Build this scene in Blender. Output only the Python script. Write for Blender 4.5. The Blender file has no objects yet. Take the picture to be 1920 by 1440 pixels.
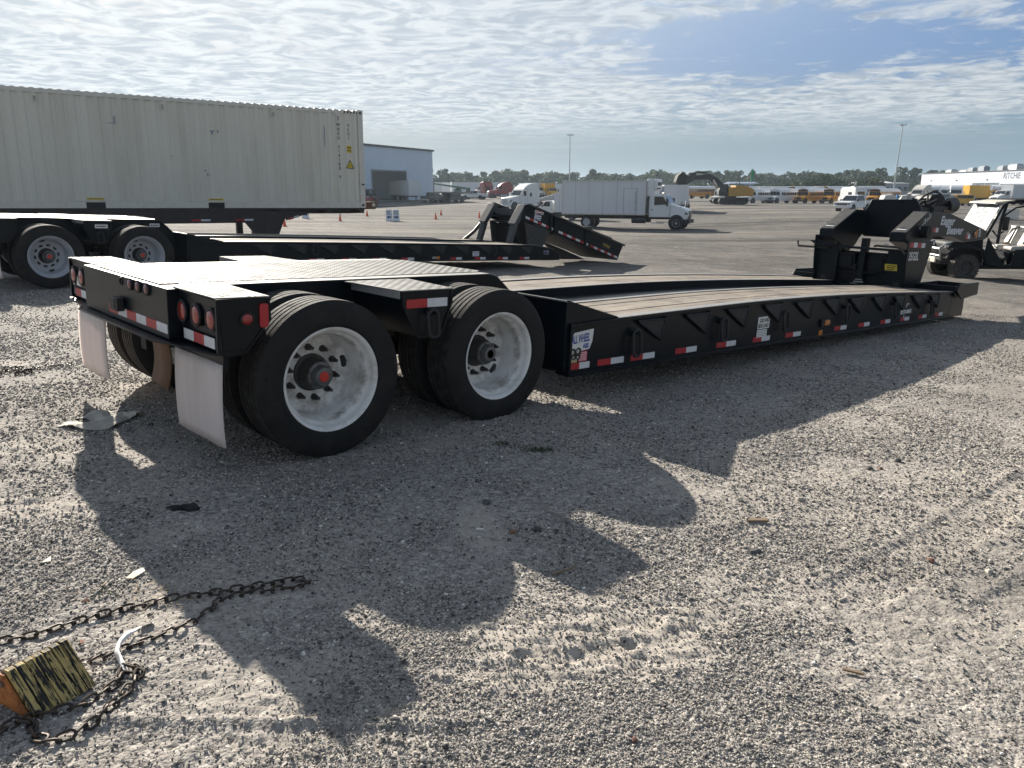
import bpy, bmesh, math, random
import numpy as np
from mathutils import Matrix, Vector
R = math.radians
random.seed(7)
rng = np.random.default_rng(11)
scn = bpy.context.scene
COL = scn.collection

# ------------------------------------------------------------------ camera
CAM_H = 1.513
PITCH = 14.3777
cam_d = bpy.data.cameras.new('camera')
cam_d.sensor_width = 36.0
cam_d.lens = 36.0 * 1434.3 / 1920.0
cam_d.clip_start = 0.05
cam_d.clip_end = 6000
cam = bpy.data.objects.new('camera', cam_d)
COL.objects.link(cam)
cam.location = (0, 0, CAM_H)
cam.rotation_euler = (R(90 - PITCH), 0, 0)
scn.camera = cam

# ------------------------------------------------------------------ light
SUN_AZ = R(116.88)      # counter-clockwise from +X
SUN_EL = R(23.5)
SUN_DIR = Vector((math.cos(SUN_AZ) * math.cos(SUN_EL), math.sin(SUN_AZ) * math.cos(SUN_EL), math.sin(SUN_EL)))
sun_d = bpy.data.lights.new('sun', 'SUN')
sun_d.energy = 4.6
sun_d.angle = R(0.5)
sun_d.color = (1.0, 0.93, 0.82)
sun = bpy.data.objects.new('sun', sun_d)
COL.objects.link(sun)
sun.rotation_euler = SUN_DIR.to_track_quat('Z', 'Y').to_euler()
sun.location = (-20, 40, 30)

vs = scn.view_settings
vs.view_transform = 'Standard'
vs.look = 'None'
vs.gamma = 1.0
vs.use_curve_mapping = False
vs.exposure = 1.15

world = bpy.data.worlds.new('World')
scn.world = world
world.use_nodes = True


class NT:
    """small node-tree helper"""
    def __init__(s, tree):
        s.t = tree; s.n = tree.nodes; s.l = tree.links
    def new(s, kind, **kw):
        n = s.n.new(kind)
        for k, v in kw.items():
            if k.startswith('i_'):
                n.inputs[k[2:].replace('_', ' ')].default_value = v
            else:
                setattr(n, k, v)
        return n
    def set(s, sock, v):
        if hasattr(v, 'is_linked') or hasattr(v, 'links'):
            s.l.new(v, sock)
        else:
            sock.default_value = v
    def math(s, op, a, b=None, c=None, clamp=False):
        n = s.n.new('ShaderNodeMath'); n.operation = op; n.use_clamp = clamp
        for i, v in enumerate((a, b, c)):
            if v is not None:
                s.set(n.inputs[i], v)
        return n.outputs[0]
    def vmath(s, op, a, b=None, scale=None):
        n = s.n.new('ShaderNodeVectorMath'); n.operation = op
        s.set(n.inputs[0], a)
        if b is not None: s.set(n.inputs[1], b)
        if scale is not None: s.set(n.inputs['Scale'], scale)
        return n.outputs['Value'] if op in ('DOT_PRODUCT', 'LENGTH', 'DISTANCE') else n.outputs[0]
    def mix(s, f, a, b, blend='MIX'):
        n = s.n.new('ShaderNodeMix'); n.data_type = 'RGBA'; n.blend_type = blend
        s.set(n.inputs[0], f); s.set(n.inputs[6], a); s.set(n.inputs[7], b)
        return n.outputs[2]
    def sstep(s, x, lo, hi):
        n = s.n.new('ShaderNodeMapRange'); n.interpolation_type = 'SMOOTHSTEP'
        s.set(n.inputs[0], x); s.set(n.inputs[1], lo); s.set(n.inputs[2], hi)
        return n.outputs[0]
    def lin(s, x, lo, hi, a=0., b=1.):
        n = s.n.new('ShaderNodeMapRange')
        s.set(n.inputs[0], x); s.set(n.inputs[1], lo); s.set(n.inputs[2], hi)
        s.set(n.inputs[3], a); s.set(n.inputs[4], b)
        return n.outputs[0]
    def noise(s, vec, scale, detail=3., rough=.55, dist=0., out=0):
        n = s.n.new('ShaderNodeTexNoise')
        if vec is not None: s.l.new(vec, n.inputs['Vector'])
        n.inputs['Scale'].default_value = scale
        n.inputs['Detail'].default_value = detail
        n.inputs['Roughness'].default_value = rough
        n.inputs['Distortion'].default_value = dist
        return n.outputs[out]
    def ramp(s, f, stops, interp='LINEAR'):
        n = s.n.new('ShaderNodeValToRGB'); n.color_ramp.interpolation = interp
        e = n.color_ramp.elements
        while len(e) < len(stops): e.new(.5)
        for i, (p, c) in enumerate(stops):
            e[i].position = p; e[i].color = (*c, 1) if len(c) == 3 else c
        s.set(n.inputs[0], f)
        return n.outputs[0]


# sky: Nishita air plus a thin broken altocumulus layer
w = NT(world.node_tree)
w.n.clear()
tc = w.new('ShaderNodeTexCoord')
D = w.vmath('NORMALIZE', tc.outputs['Generated'])
sep = w.new('ShaderNodeSeparateXYZ'); w.l.new(D, sep.inputs[0])
dz = w.math('MAXIMUM', sep.outputs[2], 0.0)
zc = w.math('ADD', dz, 0.035)
cx = w.math('DIVIDE', sep.outputs[0], zc)
cyy = w.math('DIVIDE', sep.outputs[1], zc)
comb = w.new('ShaderNodeCombineXYZ'); w.l.new(cx, comb.inputs[0]); w.l.new(cyy, comb.inputs[1])
P = comb.outputs[0]
sky = w.new('ShaderNodeTexSky', sky_type='NISHITA', sun_disc=False)
sky.sun_elevation = SUN_EL
sky.sun_rotation = math.pi / 2 - SUN_AZ
sky.altitude = 10
sky.air_density = 1.0
sky.dust_density = 1.6
sky.ozone_density = 1.6
glow = w.math('MAXIMUM', w.vmath('DOT_PRODUCT', D, tuple(SUN_DIR)), 0.0)
glow_w = w.math('POWER', glow, 6.0)
# cloud field
warp = w.vmath('SCALE', w.noise(P, 1.1, 3.0, out=1), scale=1.0)
PW = w.vmath('ADD', P, warp)
n1 = w.noise(PW, 3.6, 6.0, 0.62)
n2 = w.noise(P, 0.42, 2.0, 0.5)
# openings of clear blue towards the right
sx_ = w.math('DIVIDE', sep.outputs[0], w.math('MAXIMUM', sep.outputs[1], 0.05))


def opening(ax, az, rx, rz):
    a = w.math('DIVIDE', w.math('SUBTRACT', sx_, ax), rx)
    b_ = w.math('DIVIDE', w.math('SUBTRACT', sep.outputs[2], az), rz)
    e = w.math('SQRT', w.math('ADD', w.math('MULTIPLY', a, a), w.math('MULTIPLY', b_, b_)))
    front = w.math('GREATER_THAN', sep.outputs[1], 0.05)
    return w.math('MULTIPLY', w.sstep(e, 1.5, 0.35), front)


hole = opening(.305, .157, .15, .034)
hole2 = opening(.52, .143, .13, .026)
cover = w.math('ADD', n1, w.math('MULTIPLY', w.math('SUBTRACT', n2, 0.5), 0.7))
cover = w.math('ADD', cover, w.math('MULTIPLY', glow_w, 0.12))
cover = w.math('SUBTRACT', cover, w.math('MULTIPLY', hole, 0.30))
cover = w.math('SUBTRACT', cover, w.math('MULTIPLY', hole2, 0.20))
mask = w.sstep(cover, 0.30, 0.55)
# streaky veil lower down
comb2 = w.new('ShaderNodeCombineXYZ')
w.l.new(w.math('MULTIPLY', cx, 0.22), comb2.inputs[0]); w.l.new(w.math('MULTIPLY', cyy, 0.8), comb2.inputs[1])
veil = w.sstep(w.noise(comb2.outputs[0], 1.0, 4.0, 0.6), 0.5, 0.72)
fade = w.sstep(dz, 0.045, 0.095)
mask = w.math('MULTIPLY', mask, fade)
lowv = w.math('MULTIPLY', w.sstep(dz, 0.02, 0.05), w.math('MULTIPLY', veil, 0.30))
mask = w.math('MAXIMUM', mask, lowv)
mask = w.math('MULTIPLY', mask, w.lin(dz, 0.1, 0.6, 0.92, 0.25))
thick = w.sstep(w.noise(PW, 6.0, 4.0, 0.55), 0.34, 0.64)
ccol = w.mix(thick, (4.5, 5.15, 5.75, 1), (7.3, 7.75, 8.0, 1))
bright = w.math('ADD', 0.86, w.math('MULTIPLY', glow_w, 0.34))
ccol = w.vmath('SCALE', ccol, scale=bright)
# airy veil of the backlit morning haze near the horizon
base = w.mix(w.math('MULTIPLY', w.sstep(dz, 0.34, 0.02), 0.90), sky.outputs[0], w.mix(w.sstep(dz, 0.05, 0.17), (1.95, 3.0, 3.85, 1), (.50, 1.75, 4.9, 1)))
base = w.mix(w.math('MULTIPLY', glow_w, 0.75), base, (4.4, 5.1, 5.6, 1))
skycol = w.mix(mask, base, ccol)
bg = w.new('ShaderNodeBackground'); w.l.new(skycol, bg.inputs[0]); bg.inputs[1].default_value = 0.05
wo = w.new('ShaderNodeOutputWorld'); w.l.new(bg.outputs[0], wo.inputs[0])

# ------------------------------------------------------------------ terrain shape
CTL = np.array([[0.0, 1.5, -0.018], [-2.0, 2.0, 0.023], [2.0, 2.0, -0.072], [-1.7, 4.0, -0.009], [0.0, 5.2, -0.064], [1.0, 3.0, -0.061], [3.0, 4.0, -0.121], [-3.0, 5.5, 0.004], [2.5, 1.0, -0.072], [0.0, 0.0, -0.0], [-3.5, 3.0, 0.046], [4.5, 4.5, -0.162], [-1.115, 4.371, -0.04], [-0.155, 5.29, -0.099], [-2.773, 6.105, 0.003], [-1.813, 7.024, -0.057], [1.118, 6.371, -0.196], [3.284, 8.444, -0.311], [7.254, 12.244, -0.528], [5.457, 14.124, -0.482], [1.487, 10.323, -0.265], [-6.84, 11.48, 0.045], [-5.9, 12.4, -0.005], [1.17, 19.2, -0.4], [3.14, 22.97, -0.56], [11.373, 19.762, -0.731], [-12.0, 18.0, -0.15], [-4.4, 22.9, -0.35], [12.103, 63.176, -1.718], [6.88, 65.774, -1.653], [41.173, 95.304, -1.23], [64.38, 175.68, -1.798], [45.304, 175.68, -1.798], [82.263, 175.68, -1.798], [0.83, 122.03, -1.675], [-21.816, 153.155, -1.07], [-3.974, 195.529, -0.883], [-11.611, 77.326, -1.691], [-21.641, 81.802, -1.549], [-8.076, 82.796, -1.697], [36.708, 133.513, -1.18], [400.0, 0.0, -1.4], [1500.0, 0.0, -1.4], [346.41, 200.0, -1.4], [1299.038, 750.0, -1.4], [200.0, 346.41, -1.4], [750.0, 1299.038, -1.4], [0.0, 400.0, -1.4], [0.0, 1500.0, -1.4], [-200.0, 346.41, -1.4], [-750.0, 1299.038, -1.4], [-346.41, 200.0, -1.4], [-1299.038, 750.0, -1.4], [-400.0, 0.0, -1.4], [-1500.0, 0.0, -1.4], [-346.41, -200.0, -1.4], [-1299.038, -750.0, -1.4], [-200.0, -346.41, -1.4], [-750.0, -1299.038, -1.4], [-0.0, -400.0, -1.4], [-0.0, -1500.0, -1.4], [200.0, -346.41, -1.4], [750.0, -1299.038, -1.4], [346.41, -200.0, -1.4], [1299.038, -750.0, -1.4], [0.0, -12.0, 0.1], [-12.0, -4.0, 0.3], [12.0, -4.0, -0.3], [0.0, -60.0, 0.0], [60.0, -20.0, -1.0], [-60.0, -20.0, 0.0], [25.0, 8.0, -1.0], [-25.0, 8.0, 0.2], [-30.0, 40.0, -0.9], [35.0, 50.0, -1.7], [60.0, 90.0, -1.7]])


def _warp(X, Y):
    r = np.hypot(X, Y) + 1e-9
    k = np.log1p(r / 6.) / r
    return X * k, Y * k


def _U(d2): return d2 * np.log(d2 + 1e-12) * .5


_wx, _wy = _warp(CTL[:, 0], CTL[:, 1])
_n = len(CTL)
_K = _U((_wx[:, None] - _wx) ** 2 + (_wy[:, None] - _wy) ** 2) + np.eye(_n) * .004
_Pm = np.stack([np.ones(_n), _wx, _wy], 1)
_co = np.linalg.solve(np.block([[_K, _Pm], [_Pm.T, np.zeros((3, 3))]]), np.concatenate([CTL[:, 2], np.zeros(3)]))


def terr_a(X, Y):
    ax, ay = _warp(X, Y)
    out = np.empty(ax.size)
    for i in range(0, ax.size, 40000):
        a, b = ax[i:i + 40000], ay[i:i + 40000]
        out[i:i + 40000] = _U((a[:, None] - _wx) ** 2 + (b[:, None] - _wy) ** 2) @ _co[:_n] + _co[_n] + _co[_n + 1] * a + _co[_n + 2] * b
    return out


def terr(x, y): return float(terr_a(np.array([x], float), np.array([y], float))[0])


def vnoise(x, y, f, seed=0):
    x = x * f + seed * 17.31; y = y * f - seed * 9.17
    xi = np.floor(x).astype(np.int64); yi = np.floor(y).astype(np.int64)
    fx = x - xi; fy = y - yi
    fx = fx * fx * (3 - 2 * fx); fy = fy * fy * (3 - 2 * fy)
    def h(a, b):
        v = (a * 374761393 + b * 668265263 + seed * 69069) & 0xffffffff
        v = ((v ^ (v >> 13)) * 1274126177) & 0xffffffff
        v = v ^ (v >> 16)
        return (v & 0xffff) / 65535.0
    a = h(xi, yi); b = h(xi + 1, yi); c = h(xi, yi + 1); d = h(xi + 1, yi + 1)
    return (a * (1 - fx) + b * fx) * (1 - fy) + (c * (1 - fx) + d * fx) * fy


def seg_mask(x, y, p, q, wid, soft):
    """soft strip mask round a segment, and the distance along / across it"""
    dx, dy = q[0] - p[0], q[1] - p[1]
    L = math.hypot(dx, dy); dx /= L; dy /= L
    s = (x - p[0]) * dx + (y - p[1]) * dy
    t = -(x - p[0]) * dy + (y - p[1]) * dx
    m = np.clip((wid - np.abs(t)) / soft, 0, 1) * np.clip((s + soft) / soft, 0, 1) * np.clip((L + soft - s) / soft, 0, 1)
    return m, s, t


def sand_mask(x, y):
    n = vnoise(x, y, 0.9, 3) * .55 + vnoise(x, y, 2.7, 4) * .3 + vnoise(x, y, 9., 5) * .15
    m = np.clip((n - .58) / .12, 0, 1) * .55
    for (px, py, rx, ry, a, k) in SAND:
        dx, dy = x - px, y - py
        u = dx * math.cos(a) + dy * math.sin(a); v = -dx * math.sin(a) + dy * math.cos(a)
        e = np.sqrt((u / rx) ** 2 + (v / ry) ** 2) + (vnoise(x, y, 7., 6) - .5) * .7
        m = np.maximum(m, np.clip((1.15 - e) / .35, 0, 1) * k)
    return m


SAND = [(.30, 2.42, .42, .24, .1, 1.), (.02, 2.25, .25, .16, .3, .9), (.6, 2.52, .22, .14, .2, 1.),
        (-.15, 3.35, .10, .28, .2, .8), (-3.1, 4.3, .35, .14, .3, .8), (-2.9, 3.7, .3, .13, .2, .8), (-2.3, 3.45, .3, .14, -.1, .9),
        (-2.75, 5.9, .4, .13, .4, .9), (2.3, 3.5, .8, .25, .6, .7), (3.2, 4.2, .9, .3, .6, .6), (-4.5, 6.4, .5, .16, .2, .7),
        (-2.5, 4.2, .22, .1, .2, .8), (2.0, 2.6, .5, .2, .4, .6), (-.45, 1.95, .3, .15, .2, .5), (-.75, 2.15, .3, .16, .1, .6)]
TRACKS = [((1.35, 2.75), (3.6, 4.6), .15), ((1.9, 2.65), (4.2, 4.3), .12), ((-.6, 3.3), (.15, 3.15), .05),
          ((-3.4, 4.4), (-2.0, 3.0), .12), ((-1.2, 1.75), (-.1, 1.75), .2)]
PRINTS = [(.33, 2.33, .35, .13), (.60, 2.44, .5, .11), (.47, 2.5, .2, .10), (.12, 2.28, .1, .13), (-.55, 2.02, .6, .11), (-3.0, 4.25, .3, .12), (-2.85, 3.72, .2, .12), (-2.35, 3.5, .15, .12), (-3.3, 5.0, .4, .12)]


def micro(x, y, r, sand):
    """fine relief of the yard: lumps, tyre ruts, tread bars and boot prints"""
    f1 = np.clip(1.0 - (r - 14) / 14, 0, 1)
    far_ = np.clip((r - 9) / 8, 0, 1)
    h = (vnoise(x, y, 1.3, 10) - .5) * (.012 + .03 * far_) + (vnoise(x, y, 4.3, 11) - .5) * (.008 + .022 * far_)
    h = h + f1 * ((vnoise(x, y, 13., 12) - .5) * .005 + (vnoise(x, y, 31., 13) - .5) * .0045)
    near = np.clip((9 - r) / 3, 0, 1)
    h = h + near * (vnoise(x, y, 75., 14) - .5) * .005
    # ridged crust where the sand was scuffed
    rid = 1 - np.abs(2 * vnoise(x * .55 + y * .25, y * 1.25, 25., 15) - 1)
    h = h + near * sand * (rid ** 2 - .35) * .013
    for p, q, wd in TRACKS:
        m, s, t = seg_mask(x, y, p, q, wd, .05)
        bars = np.sign(np.sin(s * 2 * math.pi / .045 + np.abs(t) * 40))
        h = h - m * .008 + m * near * bars * .0028 + np.exp(-((np.abs(t) - wd) / .035) ** 2) * (m > 0) * .007
    for (px, py, a, ln) in PRINTS:
        dx, dy = x - px, y - py
        u = dx * math.cos(a) + dy * math.sin(a); v = -dx * math.sin(a) + dy * math.cos(a)
        e = (u / ln) ** 2 + (v / (ln * .40)) ** 2
        m = np.clip((1.0 - e) / .25, 0, 1)
        rim = np.exp(-((e - 1.12) / .22) ** 2)
        h = h - m * .008 + rim * .006 + m * .0035 * np.sin(u * 2 * math.pi / .024)
    return h


def ground_z(X, Y):
    X = np.atleast_1d(np.asarray(X, float)); Y = np.atleast_1d(np.asarray(Y, float))
    return terr_a(X, Y) + micro(X, Y, np.hypot(X, Y), sand_mask(X, Y))


def gz(x, y): return float(ground_z(x, y)[0])


def W(px, D):
    """yard point (x, y) lying on the sight line of photo column px (of 1920) at depth D metres"""
    c, sn = math.cos(R(PITCH)), math.sin(R(PITCH))
    x = (px - 960) / 1434.3 * D
    y = D
    for _ in range(4):
        y = (D + (terr(x, y) - CAM_H) * sn) / c
    return (x, y)


# ------------------------------------------------------------------ object helpers
def tag(o, label=None, cat=None, group=None, kind=None):
    if label: o['label'] = label
    if cat: o['category'] = cat
    if group: o['group'] = group
    if kind: o['kind'] = kind
    return o


def thing(name, label, cat, loc=(0, 0, 0), yaw=0., group=None, mtx=None):
    o = bpy.data.objects.new(name, None)
    o.empty_display_size = .2
    COL.objects.link(o)
    if mtx is not None:
        o.matrix_world = mtx
    else:
        o.location = loc; o.rotation_euler = (0, 0, yaw)
    return tag(o, label, cat, group)


def link(name, me, parent=None, loc=None, rot=None):
    o = bpy.data.objects.new(name, me)
    COL.objects.link(o)
    if parent is not None: o.parent = parent
    if loc is not None: o.location = loc
    if rot is not None: o.rotation_euler = rot
    return o


_kids = {}


def copy_tree(o, parent=None):
    c = o.copy(); COL.objects.link(c); c.parent = parent
    for ch in list(o.children): copy_tree(ch, c)
    return c


def ground_at(o, x, y, yaw, dz=0.):
    o.location = (x, y, terr(x, y) + dz); o.rotation_euler = (0, 0, yaw)
    return o


class MB:
    """collects shapes, then builds ONE mesh object"""
    def __init__(s): s.v = []; s.f = []; s.m = []
    def add(s, V, F, m=0):
        b = len(s.v); s.v.extend([tuple(p) for p in V])
        for q in F: s.f.append(tuple(b + i for i in q)); s.m.append(m)
        return s
    def box(s, x0, x1, y0, y1, z0, z1, m=0):
        V = [(x, y, z) for z in (z0, z1) for y in (y0, y1) for x in (x0, x1)]
        return s.add(V, [(0, 2, 3, 1), (4, 5, 7, 6), (0, 1, 5, 4), (2, 6, 7, 3), (0, 4, 6, 2), (1, 3, 7, 5)], m)
    def prism(s, poly, lo, hi, axis='y', m=0):
        """poly of 2-D points; axis y: (x,z) extruded in y, z: (x,y) extruded in z, x: (y,z) extruded in x"""
        def P(p, t):
            return (p[0], t, p[1]) if axis == 'y' else (p[0], p[1], t) if axis == 'z' else (t, p[0], p[1])
        n = len(poly)
        area = sum(poly[i][0] * poly[(i + 1) % n][1] - poly[(i + 1) % n][0] * poly[i][1] for i in range(n))
        if (area > 0) == (axis == 'y'): poly = list(reversed(poly))
        V = [P(p, lo) for p in poly] + [P(p, hi) for p in poly]
        F = [tuple(reversed(range(n))), tuple(range(n, 2 * n))]
        F += [(i, (i + 1) % n, n + (i + 1) % n, n + i) for i in range(n)]
        return s.add(V, F, m)
    def hexa(s, A, B, m=0):
        """two quads A, B of matching corners -> closed solid"""
        return s.add(list(A) + list(B), [(3, 2, 1, 0), (4, 5, 6, 7), (0, 1, 5, 4), (1, 2, 6, 5), (2, 3, 7, 6), (3, 0, 4, 7)], m)
    def quad(s, a, b, c, d, m=0): return s.add([a, b, c, d], [(0, 1, 2, 3)], m)
    def cyl(s, p, q, r, r2=None, n=14, m=0, caps=True):
        p = Vector(p); q = Vector(q); r2 = r if r2 is None else r2
        d = (q - p).normalized(); a = d.orthogonal().normalized(); b = d.cross(a)
        V = []
        for c, rr in ((p, r), (q, r2)):
            for i in range(n):
                t = 2 * math.pi * i / n
                V.append(c + (a * math.cos(t) + b * math.sin(t)) * rr)
        F = [(i, (i + 1) % n, n + (i + 1) % n, n + i) for i in range(n)]
        if caps: F += [tuple(reversed(range(n))), tuple(range(n, 2 * n))]
        return s.add(V, F, m)
    def tube(s, pts, r, n=8, closed=False, m=0):
        pts = [Vector(p) for p in pts]; k = len(pts); V = []
        up = None
        for i, p in enumerate(pts):
            if closed: d = pts[(i + 1) % k] - pts[i - 1]
            else: d = pts[min(i + 1, k - 1)] - pts[max(i - 1, 0)]
            d.normalize()
            if up is None: up = d.orthogonal().normalized()
            up = (up - d * up.dot(d)); up = up.normalized() if up.length > 1e-6 else d.orthogonal().normalized()
            b = d.cross(up)
            for j in range(n):
                t = 2 * math.pi * j / n
                V.append(p + (up * math.cos(t) + b * math.sin(t)) * (r[i] if isinstance(r, (list, tuple)) else r))
        F = []
        for i in range(k if closed else k - 1):
            for j in range(n):
                a, b2 = i * n, ((i + 1) % k) * n
                F.append((a + j, a + (j + 1) % n, b2 + (j + 1) % n, b2 + j))
        if not closed: F += [tuple(reversed(range(n))), tuple(range((k - 1) * n, k * n))]
        return s.add(V, F, m)
    def lathe(s, prof, n=48, m=0, axis='y', org=(0, 0, 0), closed=False, mats=None):
        """prof: list of (axial, radius); outward axial = -axis for wheels"""
        V = []; k = len(prof)
        for a, r in prof:
            for j in range(n):
                t = 2 * math.pi * j / n
                c, sn = r * math.cos(t), r * math.sin(t)
                if axis == 'y': p = (org[0] + c, org[1] + a, org[2] + sn)
                elif axis == 'z': p = (org[0] + c, org[1] + sn, org[2] + a)
                else: p = (org[0] + a, org[1] + c, org[2] + sn)
                V.append(p)
        for i in range(k if closed else k - 1):
            F = [(i * n + j, i * n + (j + 1) % n, ((i + 1) % k) * n + (j + 1) % n, ((i + 1) % k) * n + j) for j in range(n)]
            if i == 0: b = len(s.v); s.v.extend(V)
            for q in F: s.f.append(tuple(b + x for x in q)); s.m.append(mats[i] if mats else m)
        return s
    def ball(s, c, r, n=10, m=0, sc=(1, 1, 1)):
        V = []; F = []; k = n // 2
        for i in range(k + 1):
            a = math.pi * i / k
            for j in range(n):
                t = 2 * math.pi * j / n
                V.append((c[0] + r * sc[0] * math.sin(a) * math.cos(t), c[1] + r * sc[1] * math.sin(a) * math.sin(t), c[2] + r * sc[2] * math.cos(a)))
        for i in range(k):
            for j in range(n): F.append((i * n + j, (i + 1) * n + j, (i + 1) * n + (j + 1) % n, i * n + (j + 1) % n))
        return s.add(V, F, m)
    def xf(s, M):
        s.v = [tuple(M @ Vector(p)) for p in s.v]; return s
    def mesh(s, name, mats, smooth=40):
        me = bpy.data.meshes.new(name)
        me.from_pydata(s.v, [], s.f)
        if not isinstance(mats, (list, tuple)): mats = [mats]
        for m in mats: me.materials.append(m)
        if len(mats) > 1: me.polygons.foreach_set('material_index', s.m)
        bm = bmesh.new(); bm.from_mesh(me)
        bmesh.ops.recalc_face_normals(bm, faces=bm.faces)
        bm.to_mesh(me); bm.free()
        if smooth:
            me.shade_smooth(); me.set_sharp_from_angle(angle=R(smooth))
        me.update()
        return me
    def build(s, name, mats, parent=None, bevel=0., smooth=40, loc=None, rot=None):
        o = link(name, s.mesh(name, mats, smooth), parent, loc, rot)
        if bevel:
            b = o.modifiers.new('bevel', 'BEVEL'); b.width = bevel; b.segments = 2; b.limit_method = 'ANGLE'; b.angle_limit = R(50)
        return o


def box_part(name, x0, x1, y0, y1, z0, z1, m, parent, bevel=0.):
    return MB().box(x0, x1, y0, y1, z0, z1).build(name, m, parent, bevel)


def text_part(name, body, size, m, parent, loc, rot, align='LEFT', shear=0., bold=0., sx=1., ext=.0006, space=1.):
    cu = bpy.data.curves.new(name, 'FONT')
    cu.body = body; cu.size = size; cu.align_x = align; cu.shear = shear; cu.offset = bold
    cu.extrude = ext; cu.resolution_u = 2; cu.space_character = space
    t = bpy.data.objects.new(name + '_tmp', cu)
    COL.objects.link(t)
    bpy.context.view_layer.update()
    me = bpy.data.meshes.new_from_object(t.evaluated_get(bpy.context.evaluated_depsgraph_get()))
    bpy.data.objects.remove(t); bpy.data.curves.remove(cu)
    me.materials.clear(); me.materials.append(m)
    o = link(name, me, parent, loc, rot)
    o.scale = (sx, 1, 1)
    return o


# ------------------------------------------------------------------ materials
def mat(name, col, rough=.5, metal=0., dirt=0., dcol=(.20, .18, .15), scale=5., bump=0., bscale=40., spec=.5, var=0., coat=0., streak=False, up=0., chips=0.):
    m = bpy.data.materials.new(name); m.use_nodes = True
    t = NT(m.node_tree); b = m.node_tree.nodes['Principled BSDF']
    b.inputs['Roughness'].default_value = rough; b.inputs['Metallic'].default_value = metal
    b.inputs['Specular IOR Level'].default_value = spec
    if coat: b.inputs['Coat Weight'].default_value = coat; b.inputs['Coat Roughness'].default_value = .12
    c = (*col, 1)
    if dirt or var or bump or up:
        tcn = t.new('ShaderNodeTexCoord'); V = tcn.outputs['Object']
        if streak:
            mp = t.new('ShaderNodeMapping'); mp.inputs['Scale'].default_value = (1, 1, .12); t.l.new(V, mp.inputs[0]); V2 = mp.outputs[0]
        else: V2 = V
        cc = c
        if var:
            f = t.lin(t.noise(V, scale * .7, 4., .6), .3, .7, 1 - var, 1 + var)
            mm = t.new('ShaderNodeVectorMath', operation='SCALE'); mm.inputs[0].default_value = col; t.l.new(f, mm.inputs['Scale']); cc = mm.outputs[0]
        if dirt:
            f = t.math('MULTIPLY', t.sstep(t.noise(V2, scale, 6., .65), .42, .72), dirt)
            cc = t.mix(f, cc, (*dcol, 1))
            rr = t.lin(f, 0., 1., rough, min(1., rough + .35)); t.l.new(rr, b.inputs['Roughness'])
        if chips:   # small chips and rubbed spots in the paint
            f = t.math('MULTIPLY', t.math('MULTIPLY', t.sstep(t.noise(V, 55., 2., .5), .66, .72), t.sstep(t.noise(V, 2.3, 3.), .46, .62)), chips)
            cc = t.mix(f, cc, (.085, .082, .078, 1))
        if up:      # dust that has settled on upward faces
            g = t.new('ShaderNodeNewGeometry'); sp = t.new('ShaderNodeSeparateXYZ'); t.l.new(g.outputs['Normal'], sp.inputs[0])
            f = t.math('MULTIPLY', t.math('MULTIPLY', t.sstep(sp.outputs[2], .3, .95), up), t.lin(t.noise(V, 9., 4.), .3, .7, .5, 1.))
            cc = t.mix(f, cc, (*dcol, 1))
        if cc is not c: t.l.new(cc, b.inputs['Base Color'])
        else: b.inputs['Base Color'].default_value = c
        if bump:
            bp = t.new('ShaderNodeBump'); bp.inputs['Strength'].default_value = bump; bp.inputs['Distance'].default_value = .01
            t.l.new(t.noise(V, bscale, 4., .6), bp.inputs['Height']); t.l.new(bp.outputs[0], b.inputs['Normal'])
    else:
        b.inputs['Base Color'].default_value = c
    return m


M = {}
M['black'] = mat('black_paint', (.0040, .0075, .0115), .30, dirt=.10, dcol=(.030, .034, .038), scale=7., bump=.03, bscale=60., up=.08, spec=.17, chips=.5)
M['black_brk'] = mat('black_bracket_paint', (.021, .0245, .028), .5, dirt=.2, dcol=(.05, .05, .05), scale=9., spec=.3)
M['black_flat'] = mat('black_flat_paint', (.008, .0095, .011), .6, dirt=.2, dcol=(.05, .048, .044), scale=9., up=.1, spec=.25)
M['black_edge'] = mat('black_light_dust', (.03, .03, .031), .55, dirt=.4, dcol=(.14, .125, .105), scale=11., up=.5)
M['slate'] = mat('slate_grey_steel', (.055, .062, .070), .45, dirt=.35, dcol=(.10, .10, .10), scale=9.)
M['steel_worn'] = mat('worn_bare_steel', (.42, .40, .37), .42, metal=.55, dirt=.45, dcol=(.14, .12, .10), scale=16.)
M['tread'] = mat('tread_plate', (.225, .22, .212), .62, metal=.0, dirt=.5, dcol=(.15, .138, .12), scale=5., bump=.12, bscale=90., spec=.25)
M['rubber'] = mat('tyre_rubber', (.0095, .0098, .0105), .7, dirt=.6, dcol=(.040, .036, .032), scale=8., bump=.15, bscale=70., spec=.35)
M['rubber_tread'] = mat('tyre_tread', (.03, .029, .028), .8, dirt=.6, dcol=(.10, .09, .078), scale=14., bump=.3, bscale=90., spec=.3)
M['rim_white'] = mat('white_wheel_paint', (.83, .82, .79), .42, dirt=.5, dcol=(.27, .22, .165), scale=6.5, bump=.04)
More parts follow.
